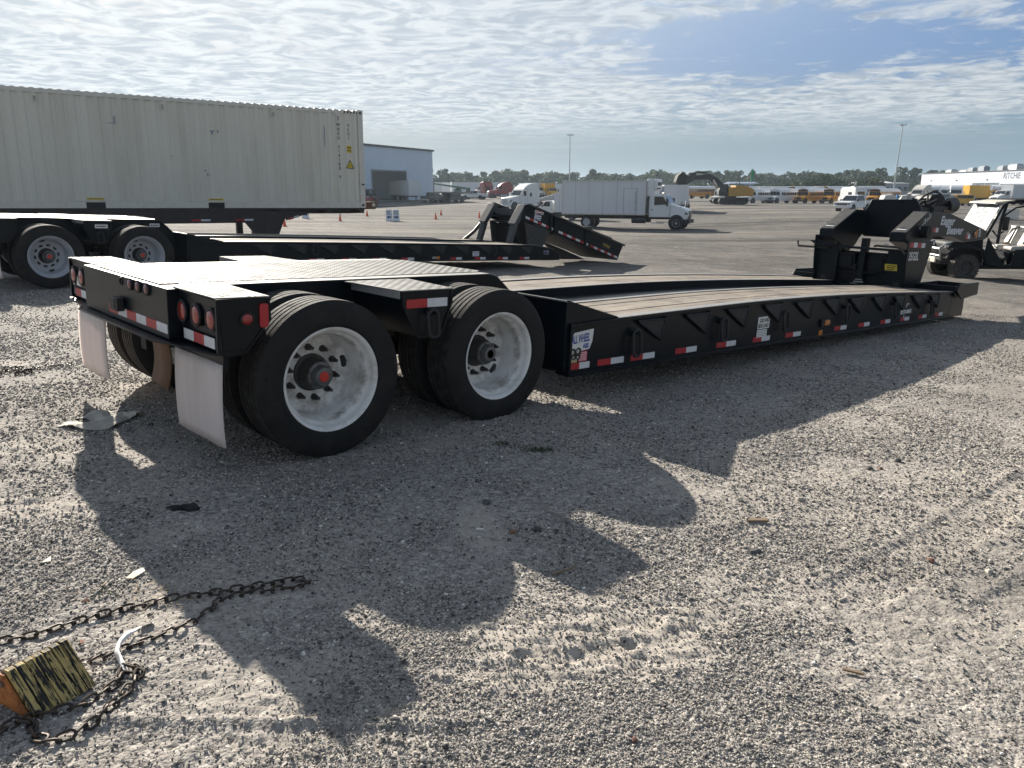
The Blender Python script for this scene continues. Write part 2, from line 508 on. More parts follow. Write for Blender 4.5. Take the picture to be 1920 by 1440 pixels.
def rim_dirt_shade():  # brown dirt that also paints shade into the rim step and dish
    m = M['rim_white']; t = NT(m.node_tree); b = m.node_tree.nodes['Principled BSDF']
    old = b.inputs['Base Color'].links[0].from_socket
    tcn = t.new('ShaderNodeTexCoord'); V = tcn.outputs['Object']
    sp = t.new('ShaderNodeSeparateXYZ'); t.l.new(V, sp.inputs[0])
    y = sp.outputs[1]
    band = t.math('MULTIPLY', t.sstep(y, -.075, -.045), t.sstep(y, .03, -.03))
    foot = t.math('MULTIPLY', t.sstep(y, .07, .12), t.sstep(y, .16, .135))
    nz = t.sstep(t.noise(V, 9., 6., .7), .38, .66)
    f = t.math('MULTIPLY', t.math('MAXIMUM', t.math('MULTIPLY', band, .75), t.math('MULTIPLY', foot, .55)), nz)
    t.l.new(t.mix(f, old, (.13, .095, .065, 1)), b.inputs['Base Color'])


rim_dirt_shade()
M['rim_grey'] = mat('grey_wheel_paint', (.44, .46, .50), .45, dirt=.25, dcol=(.22, .20, .18), scale=6.)
M['hub'] = mat('hub_iron', (.050, .048, .046), .5, metal=.3, dirt=.5, dcol=(.09, .075, .06), scale=20.)
M['hubcap'] = mat('hubcap_grey', (.13, .135, .14), .4, metal=.5, dirt=.4, dcol=(.05, .048, .045), scale=25.)
M['red_plastic'] = mat('red_plastic', (.55, .03, .02), .35)
M['lens_red'] = mat('red_lens', (.30, .022, .018), .18, coat=.5)
M['lens_dark'] = mat('dark_red_lens', (.13, .012, .014), .2, coat=.5)
M['lens_amber'] = mat('amber_lens', (.62, .20, .03), .25, coat=.4)
M['refl_red'] = mat('reflective_red', (.42, .012, .02), .4, dirt=.2, dcol=(.2, .06, .05), scale=30.)
M['refl_white'] = mat('reflective_white', (.66, .68, .70), .4, dirt=.25, dcol=(.4, .38, .35), scale=24.)
M['white_sticker'] = mat('white_sticker', (.72, .73, .72), .45, dirt=.3, dcol=(.42, .40, .33), scale=20.)
M['yellow_sticker'] = mat('yellow_sticker', (.75, .55, .03), .45, dirt=.2, scale=20.)
M['paleyel_sticker'] = mat('pale_yellow_sticker', (.70, .66, .32), .45)
M['pink_sticker'] = mat('pink_red_sticker', (.62, .09, .14), .45)
M['blue_ink'] = mat('blue_ink', (.02, .06, .28), .4)
M['ink'] = mat('black_ink', (.012, .012, .012), .5)
M['silver_letter'] = mat('silver_lettering', (.62, .66, .72), .4)
M['grey_letter'] = mat('grey_outline', (.30, .31, .32), .45)
M['white_letter'] = mat('white_lettering', (.75, .75, .73), .5)
M['flap'] = mat('white_mud_flap', (.93, .85, .82), .5, dirt=.32, dcol=(.45, .38, .32), scale=6., bump=.05, streak=True)
def flap_mat():
    m = M['flap']; t = NT(m.node_tree); b = m.node_tree.nodes['Principled BSDF']
    tr = t.new('ShaderNodeBsdfTranslucent'); tr.inputs[0].default_value = (.80, .70, .66, 1)
    ms = t.new('ShaderNodeMixShader'); ms.inputs[0].default_value = .35
    t.l.new(b.outputs[0], ms.inputs[1]); t.l.new(tr.outputs[0], ms.inputs[2]); t.l.new(ms.outputs[0], m.node_tree.nodes['Material Output'].inputs[0])


flap_mat()
M['rust_brown'] = mat('rusty_brown_steel', (.16, .085, .05), .75, dirt=.5, dcol=(.24, .16, .11), scale=9., bump=.2)
M['chrome'] = mat('bright_metal', (.6, .6, .6), .2, metal=1.)
M['galv'] = mat('galvanised_steel', (.45, .46, .47), .4, metal=.7, dirt=.2)
M['container'] = mat('cream_container_paint', (.75, .71, .60), .5, dirt=.28, dcol=(.40, .35, .26), scale=1.4, bump=.05, streak=True)
M['container_trim'] = mat('cream_trim_paint', (.73, .69, .60), .5, dirt=.2, dcol=(.28, .24, .2), scale=6.)
M['chassis'] = mat('brown_black_chassis', (.030, .024, .024), .6, dirt=.35, dcol=(.10, .075, .06), scale=8.)
M['white_veh'] = mat('white_vehicle_paint', (.74, .75, .76), .35, dirt=.12, dcol=(.45, .43, .40), scale=2.2, coat=.3)
M['white_box'] = mat('white_box_panel', (.66, .68, .71), .45, dirt=.2, dcol=(.46, .46, .46), scale=1.3, streak=True)
M['offwhite'] = mat('off_white_panel', (.62, .60, .55), .5, dirt=.2, scale=2.)
M['glass'] = mat('dark_glass', (.015, .02, .025), .06, spec=.8)
M['glass_pale'] = mat('sky_lit_glass', (.10, .13, .15), .05, spec=.9)
M['trim_black'] = mat('black_plastic', (.014, .014, .015), .55, dirt=.3, dcol=(.07, .065, .06), scale=6.)
M['tyre_far'] = mat('tyre_black', (.016, .016, .016), .8, dirt=.4, dcol=(.06, .055, .05), scale=6.)
M['red_veh'] = mat('red_vehicle_paint', (.26, .018, .020), .35, dirt=.2, dcol=(.25, .10, .08), scale=2., coat=.3)
M['darkred_veh'] = mat('dark_red_paint', (.24, .045, .035), .45, dirt=.3, dcol=(.18, .09, .07), scale=2.)
M['yellow_bus'] = mat('bus_yellow', (.66, .28, .010), .4, dirt=.15, dcol=(.40, .22, .06), scale=2.)
M['yellow_truck'] = mat('yellow_truck_paint', (.68, .36, .010), .4, dirt=.15, dcol=(.45, .3, .1), scale=2.)
M['cat_yellow'] = mat('machine_yellow', (.50, .27, .035), .5, dirt=.35, dcol=(.22, .15, .07), scale=2.5)
M['dark_machine'] = mat('dark_machine_steel', (.028, .029, .032), .55, dirt=.4, dcol=(.11, .09, .07), scale=2.5)
M['dark_veh'] = mat('dark_vehicle_paint', (.018, .022, .026), .3, coat=.4)
M['green_machine'] = mat('green_machine_paint', (.03, .10, .06), .5, dirt=.3, scale=3.)
M['shed_blue'] = mat('blue_white_sheet_wall', (.52, .62, .74), .45, dirt=.1, dcol=(.36, .42, .48), scale=.5, streak=True)
M['shed_trim'] = mat('dark_roof_trim', (.045, .05, .055), .5)
M['shed_dark'] = mat('shed_interior_steel', (.10, .115, .12), .7, dirt=.2)
M['office_wall'] = mat('pale_blue_grey_wall', (.52, .57, .66), .5, dirt=.1, scale=.4)
M['office_sunlit'] = mat('sunlit_end_wall', (.74, .72, .64), .5, dirt=.1, scale=.4)  # sunlit side of the office, the warm light put into its colour
M['concrete'] = mat('pale_concrete', (.42, .41, .38), .8, dirt=.3, scale=.6)
M['cone'] = mat('cone_orange', (.78, .10, .025), .5)
M['cone_base'] = mat('cone_base_black', (.03, .03, .03), .7)
M['sign_white'] = mat('sign_white', (.70, .74, .80), .45)
M['sign_cream'] = mat('sign_cream', (.62, .58, .50), .5)
M['sign_blue'] = mat('sign_navy', (.012, .035, .10), .5)
M['flag_green'] = mat('flag_green', (.02, .32, .14), .6)
M['blue_plastic'] = mat('bright_blue_plastic', (.05, .28, .62), .4)
M['far_blue'] = mat('far_blue_wall', (.12, .17, .27), .6)
M['far_grey'] = mat('far_grey_wall', (.30, .33, .37), .6)
M['far_roof'] = mat('far_white_roof', (.68, .68, .66), .5)
M['rust_chain'] = mat('weathered_chain_steel', (.050, .045, .040), .5, metal=.5, dirt=.7, dcol=(.16, .10, .06), scale=45.)
M['white_strap'] = mat('white_plastic_strap', (.72, .70, .68), .5)
M['card'] = mat('dirty_cardboard', (.56, .52, .45), .8, dirt=.5, dcol=(.26, .235, .20), scale=9., bump=.3, bscale=24.)
M['rag'] = mat('dark_rag', (.022, .022, .024), .95, bump=.4)
M['stick'] = mat('weathered_wood_scrap', (.24, .17, .11), .85, bump=.3)
M['shell'] = mat('pale_paper_scrap', (.58, .52, .42), .7, dirt=.3)
M['stone_grey'] = mat('grey_stone', (.10, .097, .092), .85, var=.4, scale=30., bump=.4, bscale=60.)
M['stone_red'] = mat('reddish_stone', (.18, .09, .065), .85, var=.3, scale=30., bump=.4, bscale=60.)
M['stone_pale'] = mat('pale_stone', (.42, .39, .33), .8, var=.3, scale=30., bump=.4, bscale=60.)
M['seat_vinyl'] = mat('pale_seat_vinyl', (.55, .53, .50), .45, dirt=.2, dcol=(.3, .28, .25), scale=8.)
M['hazy_plastic'] = mat('scratched_clear_panel', (.12, .145, .165), .45, dirt=.6, dcol=(.21, .23, .25), scale=9., spec=.15)
M['atv_tyre'] = mat('dusty_offroad_tyre', (.05, .046, .042), .85, dirt=.6, dcol=(.15, .135, .11), scale=10.)
M['beige'] = mat('beige_plastic', (.62, .57, .48), .55)
M['water_barrier'] = mat('white_barrier_plastic', (.68, .67, .62), .5, dirt=.2)
M['straw'] = mat('dry_straw', (.38, .29, .18), .9)
M['leaf_brown'] = mat('dead_leaf', (.24, .10, .05), .8)


def wood_mat():
    m = bpy.data.materials.new('weathered_deck_wood'); m.use_nodes = True
    t = NT(m.node_tree); b = m.node_tree.nodes['Principled BSDF']; b.inputs['Roughness'].default_value = .8
    tcn = t.new('ShaderNodeTexCoord'); V = tcn.outputs['Object']
    oi = t.new('ShaderNodeObjectInfo')
    mp = t.new('ShaderNodeMapping'); mp.inputs['Scale'].default_value = (.7, 22, 14); t.l.new(V, mp.inputs[0])
    off = t.vmath('SCALE', (37., 11., 5.), scale=oi.outputs['Random'])
    V2 = t.vmath('ADD', mp.outputs[0], off)
    g = t.noise(V2, 1.6, 6., .65, 1.2)
    c = t.ramp(g, [(.25, (.05, .042, .036)), (.45, (.20, .165, .130)), (.6, (.36, .305, .24)), (.8, (.50, .465, .415))])
    blot = t.sstep(t.noise(V, 1.9, 5., .7), .46, .66)
    c = t.mix(t.math('MULTIPLY', blot, .75), c, (.07, .058, .048, 1))
    c = t.mix(t.math('MULTIPLY', oi.outputs['Random'], .25), c, (.16, .12, .09, 1))
    t.l.new(c, b.inputs['Base Color'])
    bp = t.new('ShaderNodeBump'); bp.inputs['Strength'].default_value = .5; bp.inputs['Distance'].default_value = .004
    t.l.new(g, bp.inputs['Height']); t.l.new(bp.outputs[0], b.inputs['Normal'])
    return m


M['deck_wood'] = wood_mat()


def chock_mat():
    m = bpy.data.materials.new('flaking_yellow_paint_on_wood'); m.use_nodes = True
    t = NT(m.node_tree); b = m.node_tree.nodes['Principled BSDF']; b.inputs['Roughness'].default_value = .75
    tcn = t.new('ShaderNodeTexCoord'); V = tcn.outputs['Object']
    mp = t.new('ShaderNodeMapping'); mp.inputs['Scale'].default_value = (150, 9, 9); t.l.new(V, mp.inputs[0])
    g = t.noise(mp.outputs[0], 1., 5., .65, .6)
    fl = t.noise(V, 26., 4., .7)
    f = t.sstep(t.math('ADD', t.math('MULTIPLY', g, .80), t.math('MULTIPLY', fl, .26)), .51, .555)
    c = t.mix(f, (.018, .016, .014, 1), t.mix(t.noise(V, 14., 3.), (.38, .275, .09, 1), (.60, .46, .18, 1)))
    t.l.new(c, b.inputs['Base Color'])
    bp = t.new('ShaderNodeBump'); bp.inputs['Strength'].default_value = .7; bp.inputs['Distance'].default_value = .004
    t.l.new(g, bp.inputs['Height']); t.l.new(bp.outputs[0], b.inputs['Normal'])
    return m


M['chock_yellow'] = chock_mat()
M['chock_orange'] = mat('rusty_orange_paint', (.46, .16, .035), .65, dirt=.8, dcol=(.15, .055, .025), scale=26., bump=.15)


def leaf_mat(name, dark, light):
    m = bpy.data.materials.new(name); m.use_nodes = True
    t = NT(m.node_tree); b = m.node_tree.nodes['Principled BSDF']; b.inputs['Roughness'].default_value = .75
    b.inputs['Specular IOR Level'].default_value = .2
    g = t.new('ShaderNodeNewGeometry'); oi = t.new('ShaderNodeObjectInfo')
    f = t.math('ADD', t.math('MULTIPLY', g.outputs['Random Per Island'], .75), t.math('MULTIPLY', oi.outputs['Random'], .35))
    t.l.new(t.mix(f, (*dark, 1), (*light, 1)), b.inputs['Base Color'])
    tr = t.new('ShaderNodeBsdfTranslucent'); tr.inputs[0].default_value = (*[x * .9 for x in light], 1)
    ms = t.new('ShaderNodeMixShader'); ms.inputs[0].default_value = .25
    t.l.new(b.outputs[0], ms.inputs[1]); t.l.new(tr.outputs[0], ms.inputs[2])
    t.l.new(ms.outputs[0], m.node_tree.nodes['Material Output'].inputs[0])
    return m


M['leaf_pine'] = leaf_mat('pine_foliage', (.026, .044, .022), (.066, .094, .042))
M['leaf_oak'] = leaf_mat('oak_foliage', (.020, .038, .016), (.056, .084, .034))
M['leaf_palm'] = leaf_mat('palm_foliage', (.05, .07, .03), (.12, .13, .055))
M['leaf_far'] = leaf_mat('far_foliage', (.030, .050, .026), (.066, .094, .046))
M['grass'] = leaf_mat('weed_green', (.03, .05, .015), (.07, .10, .03))
M['bark'] = mat('bark', (.10, .08, .065), .9, bump=.4)


def ground_mat():
    m = bpy.data.materials.new('gravel_yard'); m.use_nodes = True
    t = NT(m.node_tree); b = m.node_tree.nodes['Principled BSDF']; b.inputs['Roughness'].default_value = .9
    b.inputs['Specular IOR Level'].default_value = .25
    g = t.new('ShaderNodeNewGeometry'); V = g.outputs['Position']
    at = t.new('ShaderNodeAttribute', attribute_name='sand'); sand = at.outputs['Fac']
    r = t.vmath('LENGTH', V)
    vo = t.new('ShaderNodeTexVoronoi', feature='F1'); t.l.new(V, vo.inputs['Vector']); vo.inputs['Scale'].default_value = 95.
    vo2 = t.new('ShaderNodeTexVoronoi', feature='F1'); t.l.new(V, vo2.inputs['Vector']); vo2.inputs['Scale'].default_value = 38.
    sx = t.new('ShaderNodeSeparateXYZ'); t.l.new(vo.outputs['Color'], sx.inputs[0])
    sx2 = t.new('ShaderNodeSeparateXYZ'); t.l.new(vo2.outputs['Color'], sx2.inputs[0])
    grav = t.ramp(sx.outputs[0], [(0., (.11, .10, .094)), (.3, (.26, .238, .217)), (.75, (.41, .375, .338)), (.93, (.50, .46, .41)), (1., (.70, .66, .60))])
    grav2 = t.ramp(sx2.outputs[0], [(0., (.13, .12, .112)), (.4, (.29, .265, .24)), (.9, (.42, .385, .345)), (1., (.60, .57, .51))])
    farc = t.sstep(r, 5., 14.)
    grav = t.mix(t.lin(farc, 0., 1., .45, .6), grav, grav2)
    sandc = t.ramp(t.noise(V, 30., 5., .65), [(.3, (.34, .305, .265)), (.55, (.46, .415, .36)), (.8, (.55, .50, .435))])
    # dusty patches and dark oily/damp ones, a few metres across
    pat = t.noise(V, .55, 5., .6)
    mp = t.new('ShaderNodeMapping'); mp.inputs['Scale'].default_value = (.035, .22, 1); mp.inputs['Rotation'].default_value = (0, 0, R(-6)); t.l.new(V, mp.inputs[0])
    streak = t.noise(mp.outputs[0], 1., 6., .62)
    c = t.mix(t.math('MULTIPLY', sand, .85), grav, sandc)
    c = t.mix(t.math('MULTIPLY', t.sstep(pat, .48, .68), .45), c, sandc)
    c = t.mix(t.math('MULTIPLY', t.sstep(pat, .48, .30), .35), c, (.07, .068, .066, 1))
    # farther off: driven tracks drawn out into long pale and dark streaks
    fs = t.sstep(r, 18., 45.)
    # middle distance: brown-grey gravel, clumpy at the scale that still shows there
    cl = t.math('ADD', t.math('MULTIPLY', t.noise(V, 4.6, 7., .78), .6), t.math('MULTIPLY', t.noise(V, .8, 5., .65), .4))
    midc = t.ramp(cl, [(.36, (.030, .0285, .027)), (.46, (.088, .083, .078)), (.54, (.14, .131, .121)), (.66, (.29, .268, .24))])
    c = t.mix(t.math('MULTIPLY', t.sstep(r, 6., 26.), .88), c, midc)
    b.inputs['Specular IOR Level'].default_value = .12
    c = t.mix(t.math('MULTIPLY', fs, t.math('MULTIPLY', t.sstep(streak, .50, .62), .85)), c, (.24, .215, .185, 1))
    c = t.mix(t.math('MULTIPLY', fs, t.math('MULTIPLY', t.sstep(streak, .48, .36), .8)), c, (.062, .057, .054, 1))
    t.l.new(c, b.inputs['Base Color'])
    # relief
    hh = t.math('ADD', t.math('MULTIPLY', vo.outputs['Distance'], -.8), t.math('MULTIPLY', vo2.outputs['Distance'], -1.6))
    hh = t.math('ADD', hh, t.math('MULTIPLY', t.noise(V, 210., 3., .6), .5))
    hh = t.math('ADD', hh, t.math('MULTIPLY', t.math('MULTIPLY', cl, t.sstep(r, 7., 22.)), 15.))
    st = t.math('MULTIPLY', t.lin(sand, 0., 1., 1., .35), t.lin(r, 3., 30., .42, .7))
    bp = t.new('ShaderNodeBump'); bp.inputs['Distance'].default_value = .012; t.l.new(st, bp.inputs['Strength']); t.l.new(hh, bp.inputs['Height'])
    t.l.new(bp.outputs[0], b.inputs['Normal'])
    return m


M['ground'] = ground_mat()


def pebble_mat():
    m = bpy.data.materials.new('gravel_stones'); m.use_nodes = True
    t = NT(m.node_tree); b = m.node_tree.nodes['Principled BSDF']; b.inputs['Roughness'].default_value = .85
    oi = t.new('ShaderNodeObjectInfo')
    c = t.ramp(oi.outputs['Random'], [(0., (.05, .047, .045)), (.15, (.15, .14, .13)), (.5, (.33, .305, .275)), (.82, (.46, .42, .375)), (.95, (.52, .45, .36)), (1., (.80, .77, .71))])
    t.l.new(c, b.inputs['Base Color'])
    return m


M['pebble'] = pebble_mat()


# ------------------------------------------------------------------ ground sheet
def make_ground():
    ang_f = np.radians(np.arange(-55, 55.01, .33))
    ang_c = np.radians(np.concatenate([np.arange(-180, -55, 5.), np.arange(60, 180, 5.)]))
    ang = np.sort(np.concatenate([ang_f, ang_c]))
    rr = [0.25, .5, .8, 1.05, 1.25]
    while rr[-1] < 2600:
        k = rr[-1]
        rr.append(k * (1.0058 if k < 9 else 1.012 if k < 40 else 1.05))
    rr = np.array(rr)
    A_, R_ = np.meshgrid(ang, rr)
    X = (R_ * np.sin(A_)).ravel(); Y = (R_ * np.cos(A_)).ravel(); r = R_.ravel()
    s = sand_mask(X, Y)
    Z = terr_a(X, Y)
    nr = r < 40
    Z[nr] += micro(X[nr], Y[nr], r[nr], s[nr])
    V = np.stack([X, Y, Z], 1)
    na, nrr = len(ang), len(rr)
    V = np.vstack([V, [[0, 0, terr(0, 0)]]])
    idx = np.arange(na * nrr).reshape(nrr, na)
    a = idx[:-1]; b = idx[1:]
    q = np.stack([a, np.roll(a, -1, 1), np.roll(b, -1, 1), b], -1).reshape(-1, 4)
    me = bpy.data.meshes.new('ground')
    tri = np.stack([np.full(na, len(V) - 1), np.roll(idx[0], -1), idx[0]], -1)
    nv, nq, nt = len(V), len(q), len(tri)
    me.vertices.add(nv); me.vertices.foreach_set('co', V.ravel())
    me.loops.add(nq * 4 + nt * 3); me.loops.foreach_set('vertex_index', np.concatenate([q[:, ::-1].ravel(), tri[:, ::-1].ravel()]))
    me.polygons.add(nq + nt)
    st = np.concatenate([np.arange(nq) * 4, nq * 4 + np.arange(nt) * 3])
    me.polygons.foreach_set('loop_start', st)
    me.update(calc_edges=True); me.validate()
    att = me.attributes.new('sand', 'FLOAT', 'POINT')
    att.data.foreach_set('value', np.concatenate([s, [0]]))
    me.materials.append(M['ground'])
    me.shade_smooth()
    o = link('ground', me)
    n = me.polygons[10].normal
    if n.z < 0: me.flip_normals()
    return tag(o, kind='structure')


make_ground()


def make_gravel():
    N = 600000
    a = rng.uniform(-R(51), R(51), N)
    # stones per square metre fall off with distance
    lo, hi = math.log(1.35), math.log(15.)
    r = np.exp(rng.uniform(lo, hi, N) ** 1.0)
    keep = rng.uniform(0, 1, N) < np.clip((r / 2.4) ** .4, .55, 1)
    a, r = a[keep], r[keep]
    X = r * np.sin(a); Y = r * np.cos(a)
    s = sand_mask(X, Y)
    k = rng.uniform(0, 1, len(X)) > s * .55
    X, Y, r, s = X[k], Y[k], r[k], s[k]
    clump = vnoise(X, Y, 1.7, 31) * .6 + vnoise(X, Y, 5., 32) * .4
    k = rng.uniform(0, 1, len(X)) < np.clip((clump - .32) / .25, .18, 1)
    X, Y, r = X[k], Y[k], r[k]
    sc = np.exp(rng.normal(math.log(.0026), .42, len(X))) * np.clip(r / 2.6, .8, 3.2) ** .62
    sc = np.clip(sc, .0012, .0095)
    Z = ground_z(X, Y) + sc * .34
    me = bpy.data.meshes.new('gravel')
    me.vertices.add(len(X)); me.vertices.foreach_set('co', np.stack([X, Y, Z], 1).ravel())
    at = me.attributes.new('size', 'FLOAT', 'POINT'); at.data.foreach_set('value', sc)
    me.update()
    o = link('gravel', me)
    ng = bpy.data.node_groups.new('gravel_scatter', 'GeometryNodeTree')
    ng.interface.new_socket('Geometry', in_out='INPUT', socket_type='NodeSocketGeometry')
    ng.interface.new_socket('Geometry', in_out='OUTPUT', socket_type='NodeSocketGeometry')
    n = ng.nodes; l = ng.links
    gi = n.new('NodeGroupInput'); go = n.new('NodeGroupOutput')
    ico = n.new('GeometryNodeMeshIcoSphere'); ico.inputs['Radius'].default_value = 1.; ico.inputs['Subdivisions'].default_value = 2
    sp = n.new('GeometryNodeSetPosition')
    nz = n.new('ShaderNodeTexNoise'); nz.inputs['Scale'].default_value = .9; nz.inputs['Detail'].default_value = 1.
    pos = n.new('GeometryNodeInputPosition'); l.new(pos.outputs[0], nz.inputs['Vector'])
    sub = n.new('ShaderNodeVectorMath'); sub.operation = 'SUBTRACT'; sub.inputs[1].default_value = (.5, .5, .5)
    l.new(nz.outputs['Color'], sub.inputs[0])
    scl = n.new('ShaderNodeVectorMath'); scl.operation = 'SCALE'; scl.inputs['Scale'].default_value = 1.3; l.new(sub.outputs[0], scl.inputs[0])
    l.new(ico.outputs['Mesh'], sp.inputs['Geometry']); l.new(scl.outputs[0], sp.inputs['Offset'])
    tr = n.new('GeometryNodeTransform'); tr.inputs['Scale'].default_value = (1.15, .9, .62); l.new(sp.outputs[0], tr.inputs[0])
    sm = n.new('GeometryNodeSetMaterial'); sm.inputs['Material'].default_value = M['pebble']; l.new(tr.outputs[0], sm.inputs[0])
    io = n.new('GeometryNodeInstanceOnPoints')
    l.new(gi.outputs[0], io.inputs['Points']); l.new(sm.outputs[0], io.inputs['Instance'])
    na = n.new('GeometryNodeInputNamedAttribute'); na.data_type = 'FLOAT'; na.inputs['Name'].default_value = 'size'
    l.new(na.outputs['Attribute'], io.inputs['Scale'])
    rv = n.new('FunctionNodeRandomValue'); rv.data_type = 'FLOAT_VECTOR'
    rv.inputs[0].default_value = (-.6, -.6, 0); rv.inputs[1].default_value = (.6, .6, 6.283)
    l.new(rv.outputs[0], io.inputs['Rotation'])
    l.new(io.outputs[0], go.inputs[0])
    md = o.modifiers.new('scatter', 'NODES'); md.node_group = ng
    return tag(o, kind='stuff')


make_gravel()


# ------------------------------------------------------------------ far setting: woods, sheds, poles
def crown_mesh(name, m, n, rx, rz, z0, leaf, lobes, seed, flat=0.):
    rg = random.Random(seed); V = []; F = []
    cs = []
    for k in range(lobes):
        a = rg.uniform(0, 6.28); q = rg.uniform(.15, .78) if k else 0.
        cs.append((rx * q * math.cos(a), rx * q * math.sin(a), z0 + rz * rg.uniform(-.55, .65), rx * rg.uniform(.32, .58), rz * rg.uniform(.28, .5)))
    for i in range(n):
        c = rg.choice(cs)
        while True:
            p = [rg.uniform(-1, 1) for _ in range(3)]
            d = math.sqrt(sum(x * x for x in p))
            if .35 < d < 1: break
        d2 = d ** .35 / d
        p = Vector((c[0] + p[0] * c[3] * d2, c[1] + p[1] * c[3] * d2, c[2] + p[2] * c[4] * d2 * (1 - flat)))
        sz = leaf * rg.uniform(.55, 1.3)
        nrm = Vector((rg.gauss(0, 1), rg.gauss(0, 1), rg.gauss(.3, .8))).normalized()
        a = nrm.orthogonal().normalized(); b = nrm.cross(a)
        ang = rg.uniform(0, 6.28); a, b = a * math.cos(ang) + b * math.sin(ang), b * math.cos(ang) - a * math.sin(ang)
        k = len(V)
        V += [p + a * sz * .5, p + b * sz * .35, p - a * sz * .5, p - b * sz * .35]
        F.append((k, k + 1, k + 2, k + 3))
    me = bpy.data.meshes.new(name); me.from_pydata([tuple(v) for v in V], [], F); me.materials.append(m); me.update()
    return me


def trunk_mesh(h, r, seed, limbs=4, zl=.5, reach=2.):
    rg = random.Random(seed); b = MB()
    pts = [(rg.uniform(-.1, .1) * i, rg.uniform(-.1, .1) * i, h * i / 4) for i in range(5)]
    b.tube(pts, [r * (1 - .16 * i) for i in range(5)], 7)
    for k in range(limbs):
        z = h * rg.uniform(zl, .95); a = rg.uniform(0, 6.28); q = reach * rg.uniform(.5, 1.)
        b.tube([(0, 0, z), (q * .5 * math.cos(a), q * .5 * math.sin(a), z + q * .35), (q * math.cos(a), q * math.sin(a), z + q * .6)], [r * .4, r * .25, r * .1], 5)
    return b.mesh('trunk', M['bark'])


PINE = [(crown_mesh('crown', M['leaf_pine'], 520, 2.9, 3.6, 9.2 + .5 * (i % 3), 1.05, 9, 40 + i, .2), trunk_mesh(11.5, .22, i, 5, .55, 2.2)) for i in range(6)]
OAK = [(crown_mesh('crown', M['leaf_oak'], 900, 4.4, 3.6, 4.3, .85, 13, 70 + i), trunk_mesh(5.5, .32, 20 + i, 6, .35, 3.)) for i in range(5)]


def plant_tree(kind, x, y, s, label, group, cat='tree', name=None, zs=1.):
    cm, tm = random.choice(PINE if kind == 'pine' else OAK)
    t = thing(name or (kind + '_tree'), label, cat, (x, y, terr(x, y) - .3), random.uniform(0, 6.28), group)
    t.scale = (s, s, s * zs)
    link('trunk', tm, t); link('crown', cm, t)
    return t


# pines and mixed trees of the wood behind the yard, its front rows tree by tree
def px_tree(px, D, kind, s, *a, **k):
    x, y = W(px, D); return plant_tree(kind, x, y, s, *a, **k)


rt = random.Random(5)
for i in range(118):
    px = 770 + i * 10.4 + rt.uniform(-4, 4)
    D_ = rt.uniform(395, 450)
    kind = 'pine' if rt.random() < .62 else 'oak'
    s_ = (rt.uniform(.80, 1.08) if kind == 'pine' else rt.uniform(1.15, 1.5)) * (1 if px < 1750 else .95)
    px_tree(px, D_, kind, s_, ('tall hazy pine in the wooded skyline behind the yard' if kind == 'pine' else 'rounded hazy broadleaf tree in the wooded skyline behind the yard'),
            'pines of the far treeline' if kind == 'pine' else 'broadleaf trees of the far treeline')


def far_woods():
    rg = random.Random(9); V = []; F = []
    for i in range(24000):
        px = rg.uniform(600, 2150); D_ = rg.uniform(440, 520)
        x = (px - 960) / 1434.3 * D_; y = D_ * 1.03
        hmax = 10.2 + 1.6 * math.sin(px * .021) + 1.6 * math.sin(px * .067 + 1)
        z = -1.5 + hmax * rg.random() ** .75
        sz = rg.uniform(.8, 1.9)
        p = Vector((x, y, z)); n = Vector((rg.gauss(0, 1), rg.gauss(0, 1), rg.gauss(0, 1))).normalized(); a = n.orthogonal().normalized(); b = n.cross(a)
        k = len(V); V += [p + a * sz, p + b * sz * .7, p - a * sz, p - b * sz * .7]; F.append((k, k + 1, k + 2, k + 3))
    me = bpy.data.meshes.new('far_woods'); me.from_pydata([tuple(v) for v in V], [], F); me.materials.append(M['leaf_far']); me.update()
    tag(link('far_woods', me), kind='stuff')


far_woods()

ORD = 'first second third fourth fifth sixth seventh eighth ninth tenth eleventh twelfth thirteenth fourteenth fifteenth sixteenth seventeenth eighteenth nineteenth twentieth last'.split()
OAKPX = [1496, 1513, 1536, 1556, 1573, 1590, 1606, 1622, 1648, 1470, 1452, 1436, 1418, 1384, 1368, 1690, 1679, 1480, 1345, 1308, 1290]
# darker bushy oaks nearer, on the right, and scrub in front of the low sheds
for i, (px, D_, s_) in enumerate([(1496, 262, .80), (1513, 255, .95), (1536, 258, 1.15), (1556, 250, 1.05), (1573, 262, .95), (1590, 255, .72), (1606, 258, .75), (1622, 250, .95), (1648, 262, .6),
                                   (1470, 290, .80), (1452, 300, .7), (1436, 296, .75), (1418, 300, .7), (1384, 300, .72), (1368, 305, .7), (1690, 270, .75), (1679, 272, .7), (1480, 275, .62), (1345, 310, .7), (1308, 320, .8), (1290, 318, .75)]):
    px_tree(px, D_, 'oak', s_, ORD[sorted(OAKPX).index(px)] + ' dark bushy oak from the left in front of the low sheds', 'dark oaks behind the bus rows')


